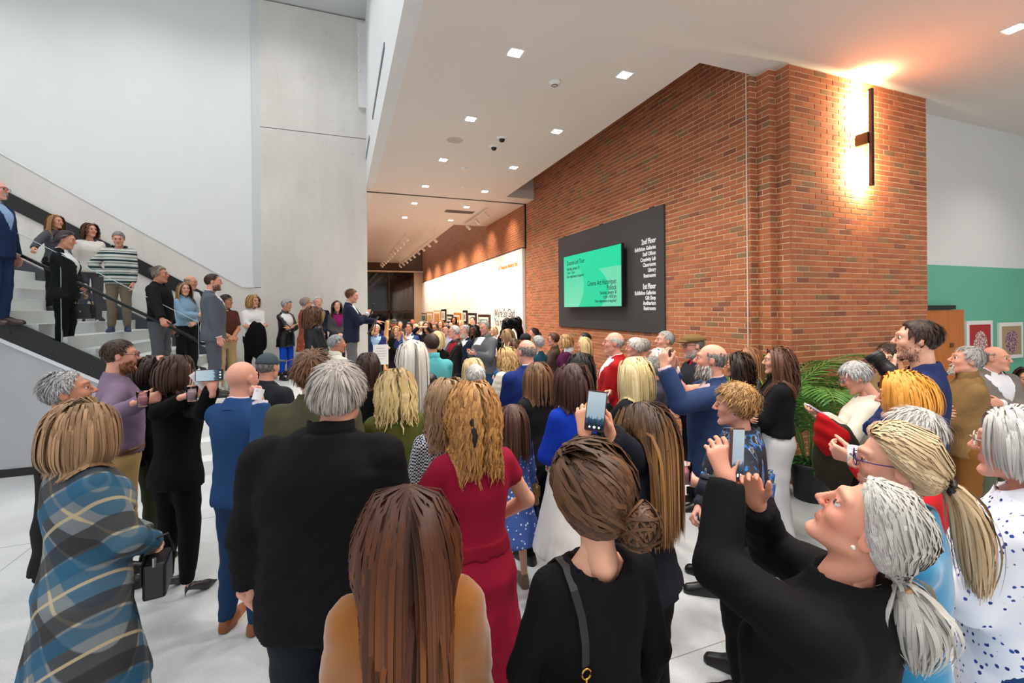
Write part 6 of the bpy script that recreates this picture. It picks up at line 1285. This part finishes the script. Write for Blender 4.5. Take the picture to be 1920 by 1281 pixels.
# track lights; their heads light the white gallery wall
M_tr = plain('track_white', C(226, 214, 200), .5)
tracks = [((2.05, 15.6), (2.05, 26.0), 11, 'left of two hanging gallery light tracks'), ((3.05, 15.6), (3.05, 26.0), 9, 'right of two hanging gallery light tracks'), ((3.85, 12.1), (3.85, 14.6), 3, 'short three-head light track near the partition')]
for (x0, y0), (x1, y1), n_, lab in tracks:
    drop = .28 if n_ > 3 else .04; tr = empty('track_light', (x0, y0, ZC)); tag(tr, lab, 'track light')
    MB().box(-.018, .018, 0, y1 - y0, -drop - .03, -drop).build('track', M_tr, tr)
    for yy in (0.1, (y1 - y0) / 2, y1 - y0 - .1): MB().tube([(0, yy, 0), (0, yy, -drop)], .005, 6).build('hanger', M_tr, tr)
    for i in range(n_):
        yy = .25 + i * (y1 - y0 - .5) / max(n_ - 1, 1); aim = Vector((1.0, .1, -.9)).normalized(); hp_ = Vector((0, yy, -drop - .09))
        hdm = MB().tube([hp_ - aim * .02, hp_ + aim * .15], [.045, .05], 12).tube([(0, yy, -drop - .03), hp_], .008, 6).build('lamp_head', M_tr, tr)
        MB().tube([hp_ + aim * .146, hp_ + aim * .152], .042, 12).build('lens', plain('lamp_lens', (1, 1, 1, 1), .5, emit=(1, .85, .65, 1), estr=10.0), hdm)
        if i % 2 == 0: lamp('track_beam', 'SPOT', hp_ + aim * .16, 250 if n_ > 3 else 45, (1.0, .80, .62), .05, 95, target=hp_ + aim * 2, parent=tr, blend=.8)
p0 = Vector((2.3, 20, 3.9))

# ================================================================== THINGS PEOPLE HOLD
def face_m(pos, normal, up=(0, 0, 1), roll=0.0):
    z = Vector(normal).normalized(); u = Vector(up); x = u.cross(z).normalized(); y = z.cross(x)
    return Matrix.Translation(pos) @ Matrix(((x.x, y.x, z.x), (x.y, y.y, z.y), (x.z, y.z, z.z))).to_4x4() @ Matrix.Rotation(roll, 4, 'Z')
def phone(pos, normal, label, roll=0.0, case=(30, 24, 24), lit=True, up=(0, 0, 1), k=1.0):
    e = empty('smartphone'); e.matrix_world = face_m(pos, normal, up, roll) @ Matrix.Scale(k, 4); tag(e, label, 'phone')
    w_, h_, n_ = .038, .078, 6; pts = []
    for cx, cy, a0 in ((1, 1, 0), (-1, 1, 90), (-1, -1, 180), (1, -1, 270)):
        for i in range(n_): a = R_(a0 + 90 * i / (n_ - 1)); pts.append((cx * (w_ - .009) + .009 * math.cos(a), cy * (h_ - .009) + .009 * math.sin(a)))
    MB().prism(pts, 'z', -.009, 0).build('case', plain('phone_case', C(*case), .4), e)
    t = NT('phone_picture'); q = t.n('ShaderNodeSeparateXYZ'); t.l(t.coord('Generated'), q.inputs[0])
    nz = t.noise(t.coord('Generated', (9, 7, 1)), 1, 3); hgt = t.math('ADD', q.outputs[1], t.math('MULTIPLY', nz, .35))
    cc = t.ramp(hgt, [(.0, C(8, 12, 20)), (.30, C(20, 34, 54)), (.46, C(60, 96, 120)), (.5, C(176, 206, 222)), (1, C(206, 226, 236))])
    t.l(cc, t.b.inputs['Emission Color']); t.set(Base_Color=(.01, .01, .012, 1), Roughness=.1, Emission_Strength=.6 if lit else 0.0)
    MB().box(-.0345, .0345, -.073, .073, 0, .0008).build('screen', t.m, e)
    for i, (x, y, r) in enumerate(((0, -.062, .005), (.018, -.062, .004), (-.018, -.062, .004))):
        MB().lathe([(0, .0012), (r, .0012), (r, .0008)], x, y, 0, 12).build('screen_button', plain('button_white', (1, 1, 1, 1), .5, emit=(1, 1, 1, 1), estr=.8 if lit else 0), e)
    MB().box(-.026, -.010, .045, .065, -.0115, -.009).build('lens_bump', M_black, e)
    return e
def tocam(pos, mixv=None): 
    v = (Vector((0, 0, CAMH)) - pos).normalized(); return v if mixv is None else (v + Vector(mixv)).normalized()
q = at(1117, 771, 1.77); phone(q, tocam(q, (-.1, -.1, -.1)), 'phone in black case filming the speech, held by the caramel-streaked hair', roll=R_(-6), case=(70, 40, 44))
q = at(1384, 852, 1.38); phone(q, tocam(q, (.9, .0, -.25)), 'phone with brown case raised by the white ponytail woman', roll=R_(-10), case=(96, 60, 46))
q = at(392, 704, 2.98); phone(q, tocam(q, (-.15, 0, -.1)), 'phone held up sideways by the woman in black beside the navy suit', roll=R_(90), case=(24, 24, 26))
q = at(1254, 664, 3.22); phone(q, Vector((.75, -.45, -.15)), 'dark phone held up by the bearded man in navy', roll=R_(90), case=(60, 34, 26))
q = PN['cream']; q = at(1531, 768, 3.36); phone(q, Vector((.45, -.25, .8)), 'pale phone the cream sweater woman is reading', case=(216, 206, 226), lit=True)
q = at(759, 608, 9.95); phone(q, Vector((.1, 1, 0)), 'tiny dark phone held by the far man in blue suit', case=(16, 16, 18), lit=False)
gl = NT('clear_plastic'); gl.set(Base_Color=(.97, .97, .98, 1), Roughness=.03); gl.b.inputs['Transmission Weight'].default_value = 1; gl.b.inputs['IOR'].default_value = 1.12
def cup(pos, label, white=False, drink=(186, 120, 130), tilt=0.0, k=1.0):
    e = empty('cup', pos); e.scale = (k, k, k); e.rotation_euler = (tilt, 0, 0); tag(e, label, 'cup')
    MB().lathe([(0, 0), (.028, 0), (.038, .10), (.0365, .10), (.027, .004), (0, .004)], n=24).build('cup_wall', plain('white_paper', C(240, 236, 234), .6) if white else gl.m, e, smooth=True)
    if not white: MB().lathe([(0, .006), (.027, .006), (.0325, .06), (0, .06)], n=20).build('drink', plain('drink', C(*drink), .1), e, smooth=True)
    else: MB().lathe([(.0375, .098), (.0395, .10), (.0375, .102)], n=24).build('rim', plain('white_paper', C(240, 236, 234), .6), e, smooth=True)
cup(at(268, 762, 3.05), 'clear cup held by the bearded man in mauve shirt'); cup(at(360, 752, 3.0), 'clear cup held by the woman in black with bob hair', drink=(176, 150, 156))
cup(at(1283, 908, 2.18), 'clear cup of pink drink in front of the ikat shawl', drink=(150, 96, 104)); cup(at(1600, 872, 1.86), 'white paper cup held below the purple-framed glasses', white=True, tilt=R_(8), k=.74)
def paper(pos, normal, w_, h_, label, roll=0.0, lines_=6):
    e = empty('paper'); e.matrix_world = face_m(pos, normal, roll=roll); tag(e, label, 'paper')
    n_ = 8; V = []; F = []
    for i in range(n_ + 1):
        x = -w_ / 2 + w_ * i / n_; z = .010 * math.sin(i / n_ * 3.0); V += [(x, -h_ / 2, z), (x, h_ / 2, z + .004), (x, h_ / 2, z + .0025), (x, -h_ / 2, z - .0015)]
    for i in range(n_):
        for a in range(4): F.append((i * 4 + a, i * 4 + (a + 1) % 4, (i + 1) * 4 + (a + 1) % 4, (i + 1) * 4 + a))
    F += [(0, 1, 2, 3), tuple(n_ * 4 + j for j in (3, 2, 1, 0))]
    MB().add(V, F).build('sheet', plain('white_paper', C(236, 235, 238), .7), e)
    for i in range(lines_): MB().box(-w_ * .38, w_ * (.3 - .12 * (i % 3)), h_ * (.36 - .12 * i) - .002, h_ * (.36 - .12 * i), .011, .0125).build('print_line', plain('print_grey', C(170, 172, 180), .7), e)
q = at(1266, 896, 2.24); paper(q, tocam(q, (.3, 0, .2)), .10, .15, 'folded white programme under the clear cup', R_(-8))
q = at(376, 712, 3.02); paper(q, tocam(q, (.4, .2, .2)), .08, .13, 'grey programme held with the sideways phone', R_(30))
q = at(484, 740, 2.74); paper(q, tocam(q, (.2, .2, .1)), .055, .07, 'small white card in the hand of the bald man', R_(-20), 2)
q = at(899, 640, 8.1); paper(q, Vector((-.5, -.4, .9)), .14, .2, 'white sheets read by the man in grey vest')
# camera of the tall man
q = at(1660, 690, 2.62); cm_ = empty('camera_lens', (q.x, q.y, q.z)); tag(cm_, 'black camera with thick zoom lens held by the tall man', 'camera')
ax = Vector((-.25, .55, .8)).normalized(); rr_ = [.040, .044, .044, .040, .040, .046, .046]; zz = [-.06, -.045, .0, .01, .045, .055, .10]
MB().tube([ax * z for z in zz], rr_, 20).build('lens_barrel', plain('camera_black', C(16, 16, 17), .4), cm_, smooth=True)
for z in (-.03, -.018, .022, .034, .07, .082): MB().tube([ax * z, ax * (z + .005)], .0475, 20).build('grip_ring', M_black, cm_)
MB().box(-.07, .07, -.035, .035, -.05, .05).build('camera_body', plain('camera_black', C(16, 16, 17), .4), cm_, mw=face_m(-ax * .10, ax), bevel=.012)
# ------------------------------------------------------------------ bags and straps
def bag(pos, rz, w_, h_, dp, c, label, strap=None, metal=(190, 160, 90)):
    e = empty('handbag', pos, rz); tag(e, label, 'handbag'); m = cloth(c, kind='leather')
    MB().prism([(-w_ / 2, 0), (w_ / 2, 0), (w_ * .46, h_), (-w_ * .46, h_)], 'y', -dp / 2, dp / 2).build('bag_body', m, e, bevel=.012)
    MB().prism([(-w_ * .47, h_ * .45), (w_ * .47, h_ * .45), (w_ * .47, h_ * 1.02), (-w_ * .47, h_ * 1.02)], 'y', -dp / 2 - .008, -dp / 2).build('flap', m, e, bevel=.003)
    MB().box(-.012, .012, -dp / 2 - .016, -dp / 2 - .008, h_ * .46, h_ * .56).build('clasp', plain('bag_metal', C(*metal), .3, 1), e)
    for s_ in (-1, 1): MB().tube([(s_ * w_ * .44, 0, h_ - .01), (s_ * w_ * .44, 0, h_ + .03)], .008, 8).build('ring', plain('bag_metal', C(*metal), .3, 1), e)
    if strap:
        iv = (Matrix.Translation(pos) @ Matrix.Rotation(rz, 4, 'Z')).inverted(); MB().tube([iv @ Vector(p_) for p_ in strap], .007, 6).build('strap', m, e, smooth=True)
    return e
def surf(key, pts, off=.008):
    """points pushed onto the clothes of a person (body space) -> world"""
    P = PN[key]; out = []
    for p_ in pts:
        v = A3(*p_)[None]
        for _ in range(12):
            dd = float(P['shell'](v, 0.0, False)[0]) - off
            g_ = np.array([float(P['shell'](v + A3(*(.004 if j == i else 0 for j in range(3))), 0.0, False)[0]) - float(P['shell'](v - A3(*(.004 if j == i else 0 for j in range(3))), 0.0, False)[0]) for i in range(3)]); g_ /= max(np.linalg.norm(g_), 1e-6)
            v = (v - dd * g_[None]).astype(f32)
        out.append(P['M'] @ Vector([float(t_) for t_ in v[0]]))
    return out
s_ = PN['plaid']['s']; arc = surf('plaid', [(.20 * s_, .06, .96 * s_), (.12 * s_, -.12, 1.0 * s_), (-.05 * s_, -.16, 1.12 * s_), (-.13 * s_, -.12, 1.25 * s_)], .01)
b0 = PN['plaid']['M'] @ Vector((.13 * s_, .22, .78 * s_)); bag(b0, PN['plaid']['yaw'] + R_(-30), .19, .16, .09, (14, 15, 20), 'black leather handbag hanging at the plaid coat', [b0 + Vector((-.06, -.03, .16)), b0 + Vector((-.03, -.03, .25)), b0 + Vector((.03, .03, .25)), b0 + Vector((.06, .03, .16))], (190, 190, 190))
s_ = PN['bun']['s']; yo = -.14
stp = surf('bun', [(x_ * s_, y_, z_ * s_) for x_, y_, z_ in ((-.112, .11, 1.30), (-.116, .06, 1.42), (-.118, .01, 1.46), (-.118, -.05, 1.45), (-.116, -.10, 1.40), (-.112, -.13, 1.34), (-.108, -.145, 1.27), (-.102, -.15, 1.195))], .006)
sb0 = empty('shoulder_bag', stp[-1]); tag(sb0, 'black bag on a flat leather strap with brass hook over the bun woman shoulder', 'handbag'); iv = Matrix.Translation(stp[-1]).inverted(); lm = plain('strap_leather', C(16, 16, 18), .5)
loc_ = [iv @ p_ for p_ in stp]; Vv = []; 
for i, p_ in enumerate(loc_):
    tgv = (loc_[min(i + 1, 7)] - loc_[max(i - 1, 0)]).normalized(); sd_ = Vector((1, .1, 0)); nn = tgv.cross(sd_).normalized(); Vv += [p_ - sd_ * .011 + nn * .002, p_ + sd_ * .011 + nn * .002, p_ + sd_ * .011 - nn * .003, p_ - sd_ * .011 - nn * .003]
MB().add(Vv, [(i * 4 + a, i * 4 + (a + 1) % 4, i * 4 + 4 + (a + 1) % 4, i * 4 + 4 + a) for i in range(7) for a in range(4)] + [(0, 1, 2, 3), (31, 30, 29, 28)]).build('strap', lm, sb0, smooth=False)
brs = plain('brass_hook', C(196, 150, 70), .25, 1)
MB().tube([(.013 * math.cos(a), -.004, -.016 + .013 * math.sin(a)) for a in np.linspace(0, 6.283, 17)], .003, 6).build('ring', brs, sb0, smooth=True)
MB().tube([(0, -.004, -.028), (0, -.005, -.055), (.008, -.006, -.07), (0, -.007, -.082), (-.007, -.006, -.07)], .0035, 6).build('hook', brs, sb0, smooth=True)
MB().box(-.13, .06, -.05, .04, -.24, -.085).build('bag_body', lm, sb0, bevel=.015); MB().box(-.12, .05, -.056, -.05, -.16, -.09).build('flap', lm, sb0, bevel=.002)
q = PN['s3']; hb = q['M'] @ Vector((.05, .22, .52 * q['s'])); bag(hb, q['yaw'] + R_(70), .26, .20, .10, (20, 20, 22), 'black handbag carried by the woman in black suit on the stair', [hb + Vector((-.08, 0, .2)), hb + Vector((-.04, 0, .36)), hb + Vector((.04, 0, .36)), hb + Vector((.08, 0, .2))])
q = PN['girl']; hb = q['M'] @ Vector((.20, .05, .74 * q['s'])); bag(hb, q['yaw'] + R_(80), .16, .14, .06, (140, 106, 64), 'small tan handbag at the side of the girl', [hb + Vector((-.05, 0, .14)), q['M'] @ Vector((.10, -.02, 1.36 * q['s'])), hb + Vector((.05, 0, .14))])
# coats carried over an arm
def drape(name, label, pos, rz, w_, h_, c, lining=None):
    def f(P):
        d_ = el(P, (0, 0, -h_ * .42), (w_ * .5, .075, h_ * .58)); return d_ + .012 * np.sin(P[:, 0] * 38 + 6 * P[:, 2]) + .006 * np.sin(P[:, 0] * 70)
    V, Q = polyg(f, (-w_ * .6, -.12, -h_ * 1.1), (w_ * .6, .12, h_ * .25), .012); o = qmesh(name, V, Q, cloth(c), None, None, pos, rz); tag(o, label, 'coat')
    if lining:
        f2 = lambda P: smax(smax(el(P, (-w_ * .10, -.03, -h_ * .06), (w_ * .42, .085, h_ * .40)), P[:, 2] - .06 + .5 * P[:, 0], .03) + .010 * np.sin(P[:, 0] * 34 + 9 * P[:, 2]) + .005 * np.sin(P[:, 2] * 60 + 20 * P[:, 0]), P[:, 1] - .02, .01)
        V, Q = polyg(f2, (-w_ * .7, -.16, -h_ * .7), (w_ * .5, .1, h_ * .4), .011); qmesh('lining', V, Q, cloth(lining), o)
    return o
q = at(1566, 806, 3.30); drape('folded_coat', 'dark olive coat with red fur lining over the cream sweater arm', q, R_(-48), .28, .46, (50, 46, 36), (176, 16, 22))
q = atY(480, 612, 9.98); drape('folded_coat', 'black coat hanging over the arms of the woman in white blouse', q, R_(8), .36, .62, (12, 12, 13))
# hair ornaments and shawl: parts of the people who wear them
def on_head(key, mb, name, mat):
    o = mb.build(name, mat, PN[key]['ob'], smooth=True); o.matrix_basis = PN[key]['Hm']; return o
cl_ = MB(); 
for i in range(5): cl_.tube([(-.058 - .004 * i, -.085 + i * .006, .085 - i * .012), (-.078, -.098 + i * .006, .078 - i * .012), (-.092, -.088 + i * .006, .062 - i * .012)], .006, 6)
on_head('clip', cl_, 'claw_clip', plain('red_plastic', C(186, 36, 50), .3))
def ringmb(c_, r, tr_, axis=(0, 1, 0), n_=18):
    a = Vector(axis).normalized(); u = a.orthogonal().normalized(); v = a.cross(u); m_ = MB(); return m_.tube([Vector(c_) + (u * math.cos(t_) + v * math.sin(t_)) * r for t_ in np.linspace(0, 6.2832, n_)], tr_, 8, False)
on_head('tealsweater', ringmb((0, -.135, -.035), .020, .010, (0, 1, .25)), 'hair_tie', M_black); on_head('whitepony', ringmb((0, -.128, -.068), .020, .009, (0, 1, .35)), 'hair_tie', plain('beaded_tie', C(178, 140, 104), .4))
on_head('reddress', ringmb((-.045, -.120, .035), .026, .014, (.2, 1, 0)).tube([(-.045, -.135, .03), (-.05, -.155, -.02), (-.04, -.165, -.08), (-.045, -.165, -.13)], [.014, .012, .014, .008], 8), 'scrunchie', plain('dark_ribbon', C(30, 22, 26), .5))
for k_, c_ in (('whitepony', (236, 226, 210)), ('scarf', (60, 80, 130))):
    for sd in (-1, 1): on_head(k_, MB().lathe([(0, -.006), (.005, -.003), (.006, 0), (.005, .003), (0, .006)], sd * .086, .004, -.032, 8), 'earring', plain('earring', C(*c_), .2, .3))
S = PN['scarf']; s_ = S['s']; ik_m = cloth((46, 48, 56), kind='ikat', c2=(34, 104, 178), c3=(178, 160, 130))
V, Q = polyg(lambda P: np.maximum(S['shell'](P, .016, False), np.maximum((1.12 * s_ + .5 * np.abs(P[:, 0] + .02)) - P[:, 2], P[:, 2] - 1.475 * s_)), A3(-.36, -.25, 1.0 * s_), A3(.36, .3, 1.5 * s_), .011); qmesh('shawl', V, Q, ik_m, S['ob'])
yb = lambda z: -(float(np.interp(z, S['PR'][:, 0], S['PR'][:, 2])) + .055)
for x0, zt2, zb2, w2 in ((.10, 1.22, .66, .085), (.0, 1.20, .86, .07)):
    n_ = 12; Vv = []; 
    for i in range(n_ + 1):
        z = (zt2 + (zb2 - zt2) * i / n_) * s_; y_ = yb(z) if z > .8 * s_ else yb(.8 * s_); w3 = w2 * (.7 + .4 * i / n_)
        for dx, dy in ((-w3, 0), (-w3 * .3, -.018), (w3 * .3, .002), (w3, -.014), (w3, .012), (-w3, .02)): Vv.append((x0 + dx, y_ + dy, z))
    MB().add(Vv, [(i * 6 + a, i * 6 + (a + 1) % 6, i * 6 + 6 + (a + 1) % 6, i * 6 + 6 + a) for i in range(n_) for a in range(6)] + [tuple(range(6)), tuple(range(n_ * 6 + 5, n_ * 6 - 1, -1))]).build('shawl_end', ik_m, S['ob'], smooth=True)

# ================================================================== LANDING FURNITURE
sp = PN['speaker']; hW = sp['M'] @ Vector([float(v) for v in sp['hands'][1][0]])
mc = empty('microphone', (hW.x, hW.y, hW.z)); tag(mc, 'black handheld microphone held up by the speaker', 'microphone')
dv = (sp['M'].to_3x3() @ Vector((-.15, .22, .95))).normalized(); of = sp['M'].to_3x3() @ Vector((.0, .07, .03))
MB().tube([of + dv * -.10, of + dv * .10, of + dv * .12], [.011, .014, .018], 12).build('handle', M_black, mc, smooth=True)
MB().tube([of + dv * .115, of + dv * .13, of + dv * .15, of + dv * .168, of + dv * .175], [.018, .025, .027, .02, .006], 12).build('mic_head', plain('mic_mesh', C(40, 42, 44), .5, .5), mc, smooth=True)
ls = atY(692, 690, 8.35); lect = empty('lectern_stand', (ls.x, ls.y, ZP)); tag(lect, 'thin black music-stand lectern before the speaker', 'lectern')
MB().tube([(0, 0, .06), (0, 0, 1.02)], .012, 8).build('pole', M_black, lect)
for k_ in range(3): a = 2.1 * k_ + .5; MB().tube([(0, 0, .12), (.30 * math.cos(a), .30 * math.sin(a), .01)], .010, 6).build('leg', M_black, lect)
MB().box(-.25, .25, -.012, 0, 0, .33).build('desk', M_black, lect, mw=Matrix.Translation((0, 0, .98)) @ Matrix.Rotation(R_(-98) - 0, 4, 'Z') @ Matrix.Rotation(R_(-30), 4, 'X'))
MB().tube([(.1, .05, 1.0), (.14, .06, 1.25), (.12, .06, 1.36)], .006, 6).build('gooseneck', M_black, lect)
tq = atY(698, 640, 8.5); tb = MB()
sg0 = atY(714, 664, 8.05); sg = empty('easel_sign', (sg0.x, sg0.y, 0)); tag(sg, 'white printed notice board on an easel beside the speaker', 'sign'); fm = Matrix.Translation((0, 0, sg0.z)) @ Matrix.Rotation(R_(-6), 4, 'Z')
MB().box(-.125, .125, -.01, .01, -.18, .16).build('board', plain('sign_white', C(240, 238, 234), .5), sg, mw=fm)
for i, wd in enumerate((.07, .09, .085, .08, .05)): MB().box(-wd, wd, -.0125, -.01, .095 - i * .045, .102 - i * .045).build('print_line', plain('print_grey', C(170, 172, 180), .7), sg, mw=fm)
for sd in (-1, 1): MB().tube([(sd * .11, .02, sg0.z - .1), (sd * .16, .05, .0)], .009, 6).build('easel_leg', plain('gold_wood', C(190, 150, 80), .5), sg)
MB().tube([(0, .03, sg0.z), (0, .35, .0)], .009, 6).build('easel_leg', plain('gold_wood', C(190, 150, 80), .5), sg)
M_leaf = NT('leaf_green'); nz = M_leaf.noise(M_leaf.coord('Object'), 14, 3); M_leaf.color(M_leaf.ramp(nz, [(.3, C(34, 92, 30)), (.7, C(92, 150, 56))])); M_leaf.set(Roughness=.45); M_leaf = M_leaf.m
M_leaf2 = plain('fresh_green', C(30, 150, 40), .45, noise=.2, nscale=10); M_stem = plain('stem_green', C(110, 130, 60), .6); M_soil = plain('soil', C(44, 34, 26), .95); M_pot = plain('dark_pot', C(38, 41, 46), .45)
def leafmesh(L, wd, curve=.25, fold=.2, n_=6):
    V = []; F = []
    for i in range(n_ + 1):
        t_ = i / n_; x = L * t_; w2 = wd * math.sin(math.pi * min(1, t_ * .94 + .06)) ** .8; z = -curve * L * t_ * t_
        V += [(x, -w2, z + fold * w2), (x, 0, z), (x, w2, z + fold * w2), (x, 0, z - .0015)]
    for i in range(n_):
        o_ = i * 4
        for a, b_ in ((0, 1), (1, 2), (2, 3), (3, 0)): F.append((o_ + a, o_ + b_, o_ + 4 + b_, o_ + 4 + a))
    return V, F
pl0 = atY(716, 705, 7.3); pt = empty('potted_plant', (pl0.x, pl0.y, 0)); tag(pt, 'leafy green pot plant below the easel sign', 'plant')
MB().lathe([(0, 0), (.15, 0), (.19, .36), (.17, .36), (.14, .04), (0, .04)], n=20).build('pot', M_pot, pt, smooth=True); MB().lathe([(0, .33), (.165, .33)], n=20).build('soil', M_soil, pt)
V, F = leafmesh(.28, .085, .5, .25); lme = bpy.data.meshes.new('leaf'); lme.from_pydata(V, [], F); lme.materials.append(M_leaf2); lme.shade_smooth()
rr2 = random.Random(3)
for i in range(46):
    o = bpy.data.objects.new('leaf', lme); col.objects.link(o); o.parent = pt; hh = rr2.uniform(.45, pl0.z + .06); o.location = (rr2.uniform(-.05, .05), rr2.uniform(-.05, .05), hh); o.rotation_euler = (rr2.uniform(-.4, .4), -rr2.uniform(.1, 1.0) * (hh - .3), rr2.uniform(0, 6.28)); o.scale = (rr2.uniform(.6, 1),) * 3
MB().tube([(0, 0, .33), (0, 0, pl0.z)], .012, 6).build('stem', M_stem, pt)
# areca palms by the pillar
def palm(x, y, hgt, nfr, label, seed, pot=True, ri=.20):
    e = empty('areca_palm', (x, y, 0)); tag(e, label, 'plant', 'palms beside the brick pillar'); r_ = random.Random(seed)
    MB().lathe([(0, 0), (ri * .78, 0), (ri, .36), (ri * 1.06, .36), (ri * 1.06, .40), (ri * .95, .40), (ri * .72, .03), (0, .03)], n=28).build('pot', M_pot, e, smooth=True); MB().lathe([(0, .36), (ri * .94, .36)], n=24).build('soil', M_soil, e)
    for k_ in range(nfr):
        a = r_.uniform(0, 6.28); L = r_.uniform(.55, .85) * hgt; sp_ = r_.uniform(.08, .30); h0 = .38; N = 16
        pts = [Vector((.05 * math.cos(a), .05 * math.sin(a), h0))]; dirv = Vector((math.cos(a) * sp_, math.sin(a) * sp_, 1)).normalized()
        for i in range(N): dirv = (dirv + Vector((math.cos(a) * .035 * (1 + i * .12), math.sin(a) * .035 * (1 + i * .12), -.012 * i))).normalized(); nx_ = pts[-1] + dirv * L / N; nx_.y = min(nx_.y, PYF - .10 - y) if x + nx_.x > 4.5 else nx_.y; nx_.x = nx_.x if y + nx_.y < PYF - .05 else min(nx_.x, 4.6 - x); pts.append(nx_)
        fr = MB().tube(pts, [.010 - .0075 * i / N for i in range(N + 1)], 5).build('frond', M_stem, e, smooth=True)
        lv = MB()
        for i in range(5, N + 1):
            tg_ = (pts[i] - pts[i - 1]).normalized(); sd_ = tg_.cross(Vector((0, 0, 1))).normalized()
            for f_ in (0, .5):
                p_ = pts[i - 1].lerp(pts[i], f_)
                for s2 in (-1, 1):
                    ll = .30 * math.sin(math.pi * (.15 + .8 * (i - 5 + f_) / (N - 4))) * r_.uniform(.85, 1.1) + .05; d2 = (sd_ * s2 * .85 + tg_ * .75 + Vector((0, 0, .10))).normalized(); up = d2.cross(tg_).normalized()
                    Vl, Fl = leafmesh(ll, .012, .35, .3, 4); Mx = Matrix((( d2.x, 0, up.x), (d2.y, 0, up.y), (d2.z, 0, up.z))); w3 = up.cross(d2)
                    Lv = [p_ + d2 * v[0] + w3 * v[1] + Vector((0, 0, 1)) * v[2] for v in Vl]
                    for q_ in Lv:      # leaves bend along the bricks instead of entering them
                        if x + q_.x > 4.68: q_.y = min(q_.y, PYF - .03 - y)
                    lv.add(Lv, Fl)
        lo2 = lv.build('leaflets', M_leaf, fr, smooth=True); lo2['kind'] = 'stuff'
    sb2 = MB()
    for i in range(40):
        a = r_.uniform(0, 6.28); ll = r_.uniform(.12, .22); Vl, Fl = leafmesh(ll, .012, .7, .3, 4); ca, sa = math.cos(a), math.sin(a); b_ = ri * r_.uniform(.1, .7); up = r_.uniform(.3, 1.1)
        sb2.add([(b_ * ca + v[0] * ca - v[1] * sa, b_ * sa + v[0] * sa + v[1] * ca, .38 + v[2] + v[0] * up) for v in Vl], Fl)
    sb2.build('undergrowth', M_leaf2, e, smooth=True)['kind'] = 'stuff'
q = at(1520, 905, 4.95); palm(q.x, q.y, 2.25, 14, 'areca palm in dark pot between the white trousers and cream sweater', 5)
q = at(1436, 900, 5.15); palm(q.x, q.y, 2.2, 9, 'areca palm behind the curly-haired young woman', 9)
# sculptures at the gallery entrance
q = at(958, 640, 10.3); sg1 = empty('bronze_sculpture', (q.x, q.y, 0)); tag(sg1, 'glossy black hollow sculpture with arched limbs at the gallery entrance', 'sculpture')
MB().box(-.3, .3, -.3, .3, 0, .62).build('plinth', plain('plinth_white', C(226, 222, 218), .6), sg1, bevel=.006)
def scf(P):
    d_ = rc(P, (-.34, 0, .66), (-.40, 0, 1.25), .10, .10); d_ = smin(d_, rc(P, (-.40, 0, 1.25), (-.16, 0, 1.66), .10, .11), .1); d_ = smin(d_, rc(P, (-.16, 0, 1.66), (.26, .02, 1.68), .12, .13), .1); d_ = smin(d_, rc(P, (.26, .02, 1.66), (.42, .0, 1.25), .12, .12), .1); d_ = smin(d_, rc(P, (.42, 0, 1.25), (.26, 0, .68), .12, .13), .1)
    d_ = smin(d_, rc(P, (-.1, .04, 1.5), (.16, .02, 1.1), .10, .12), .08); d_ = smin(d_, rc(P, (.16, .02, 1.1), (-.05, .04, .7), .11, .10), .08); d_ = smin(d_, rc(P, (-.05, 0, .68), (.26, 0, .68), .10, .10), .1); return smin(d_, rc(P, (-.34, 0, .68), (-.05, 0, .66), .09, .09), .08) + .008 * np.sin(P[:, 2] * 40 + P[:, 0] * 30)
V, Q = polyg(scf, (-.6, -.25, .55), (.62, .25, 1.9), .022); qmesh('figure', V, Q, plain('black_bronze', C(14, 14, 15), .18, .6), sg1).scale = (.66, 1, 1.06)
q = at(719, 640, 12.0); sg2 = empty('wood_sculpture', (q.x, q.y, 0)); tag(sg2, 'tall pale carved wooden sculpture behind the man in blue blazer', 'sculpture')
V, Q = polyg(lambda P: smin(smin(smin(rc(P, (.05, 0, .1), (-.1, 0, .9), .13, .10), rc(P, (-.1, 0, .9), (.06, 0, 1.35), .10, .06), .06), rc(P, (.06, 0, 1.35), (.10, 0, 1.78), .06, .05), .05), rc(P, (-.05, 0, 1.25), (-.22, 0, 1.5), .05, .09), .05), (-.4, -.2, 0), (.35, .2, 1.95), .02); qmesh('carving', V, Q, plain('pale_wood', C(226, 172, 116), .55, noise=.1), sg2)

S = PN['reddress']; s_ = S['s']
V, Q = polyg(lambda P: np.maximum(S['shell'](P, .005, False), np.abs(P[:, 2] - 1.02 * s_) - .035 * s_), A3(-.3, -.3, .95 * s_), A3(.3, .3, 1.09 * s_), .012)
k_ = np.abs(V[:, 0]) < .24 * s_; k2 = k_[Q].all(1); qmesh('waistband', V, Q[k2], cloth((136, 16, 42)), S['ob'])
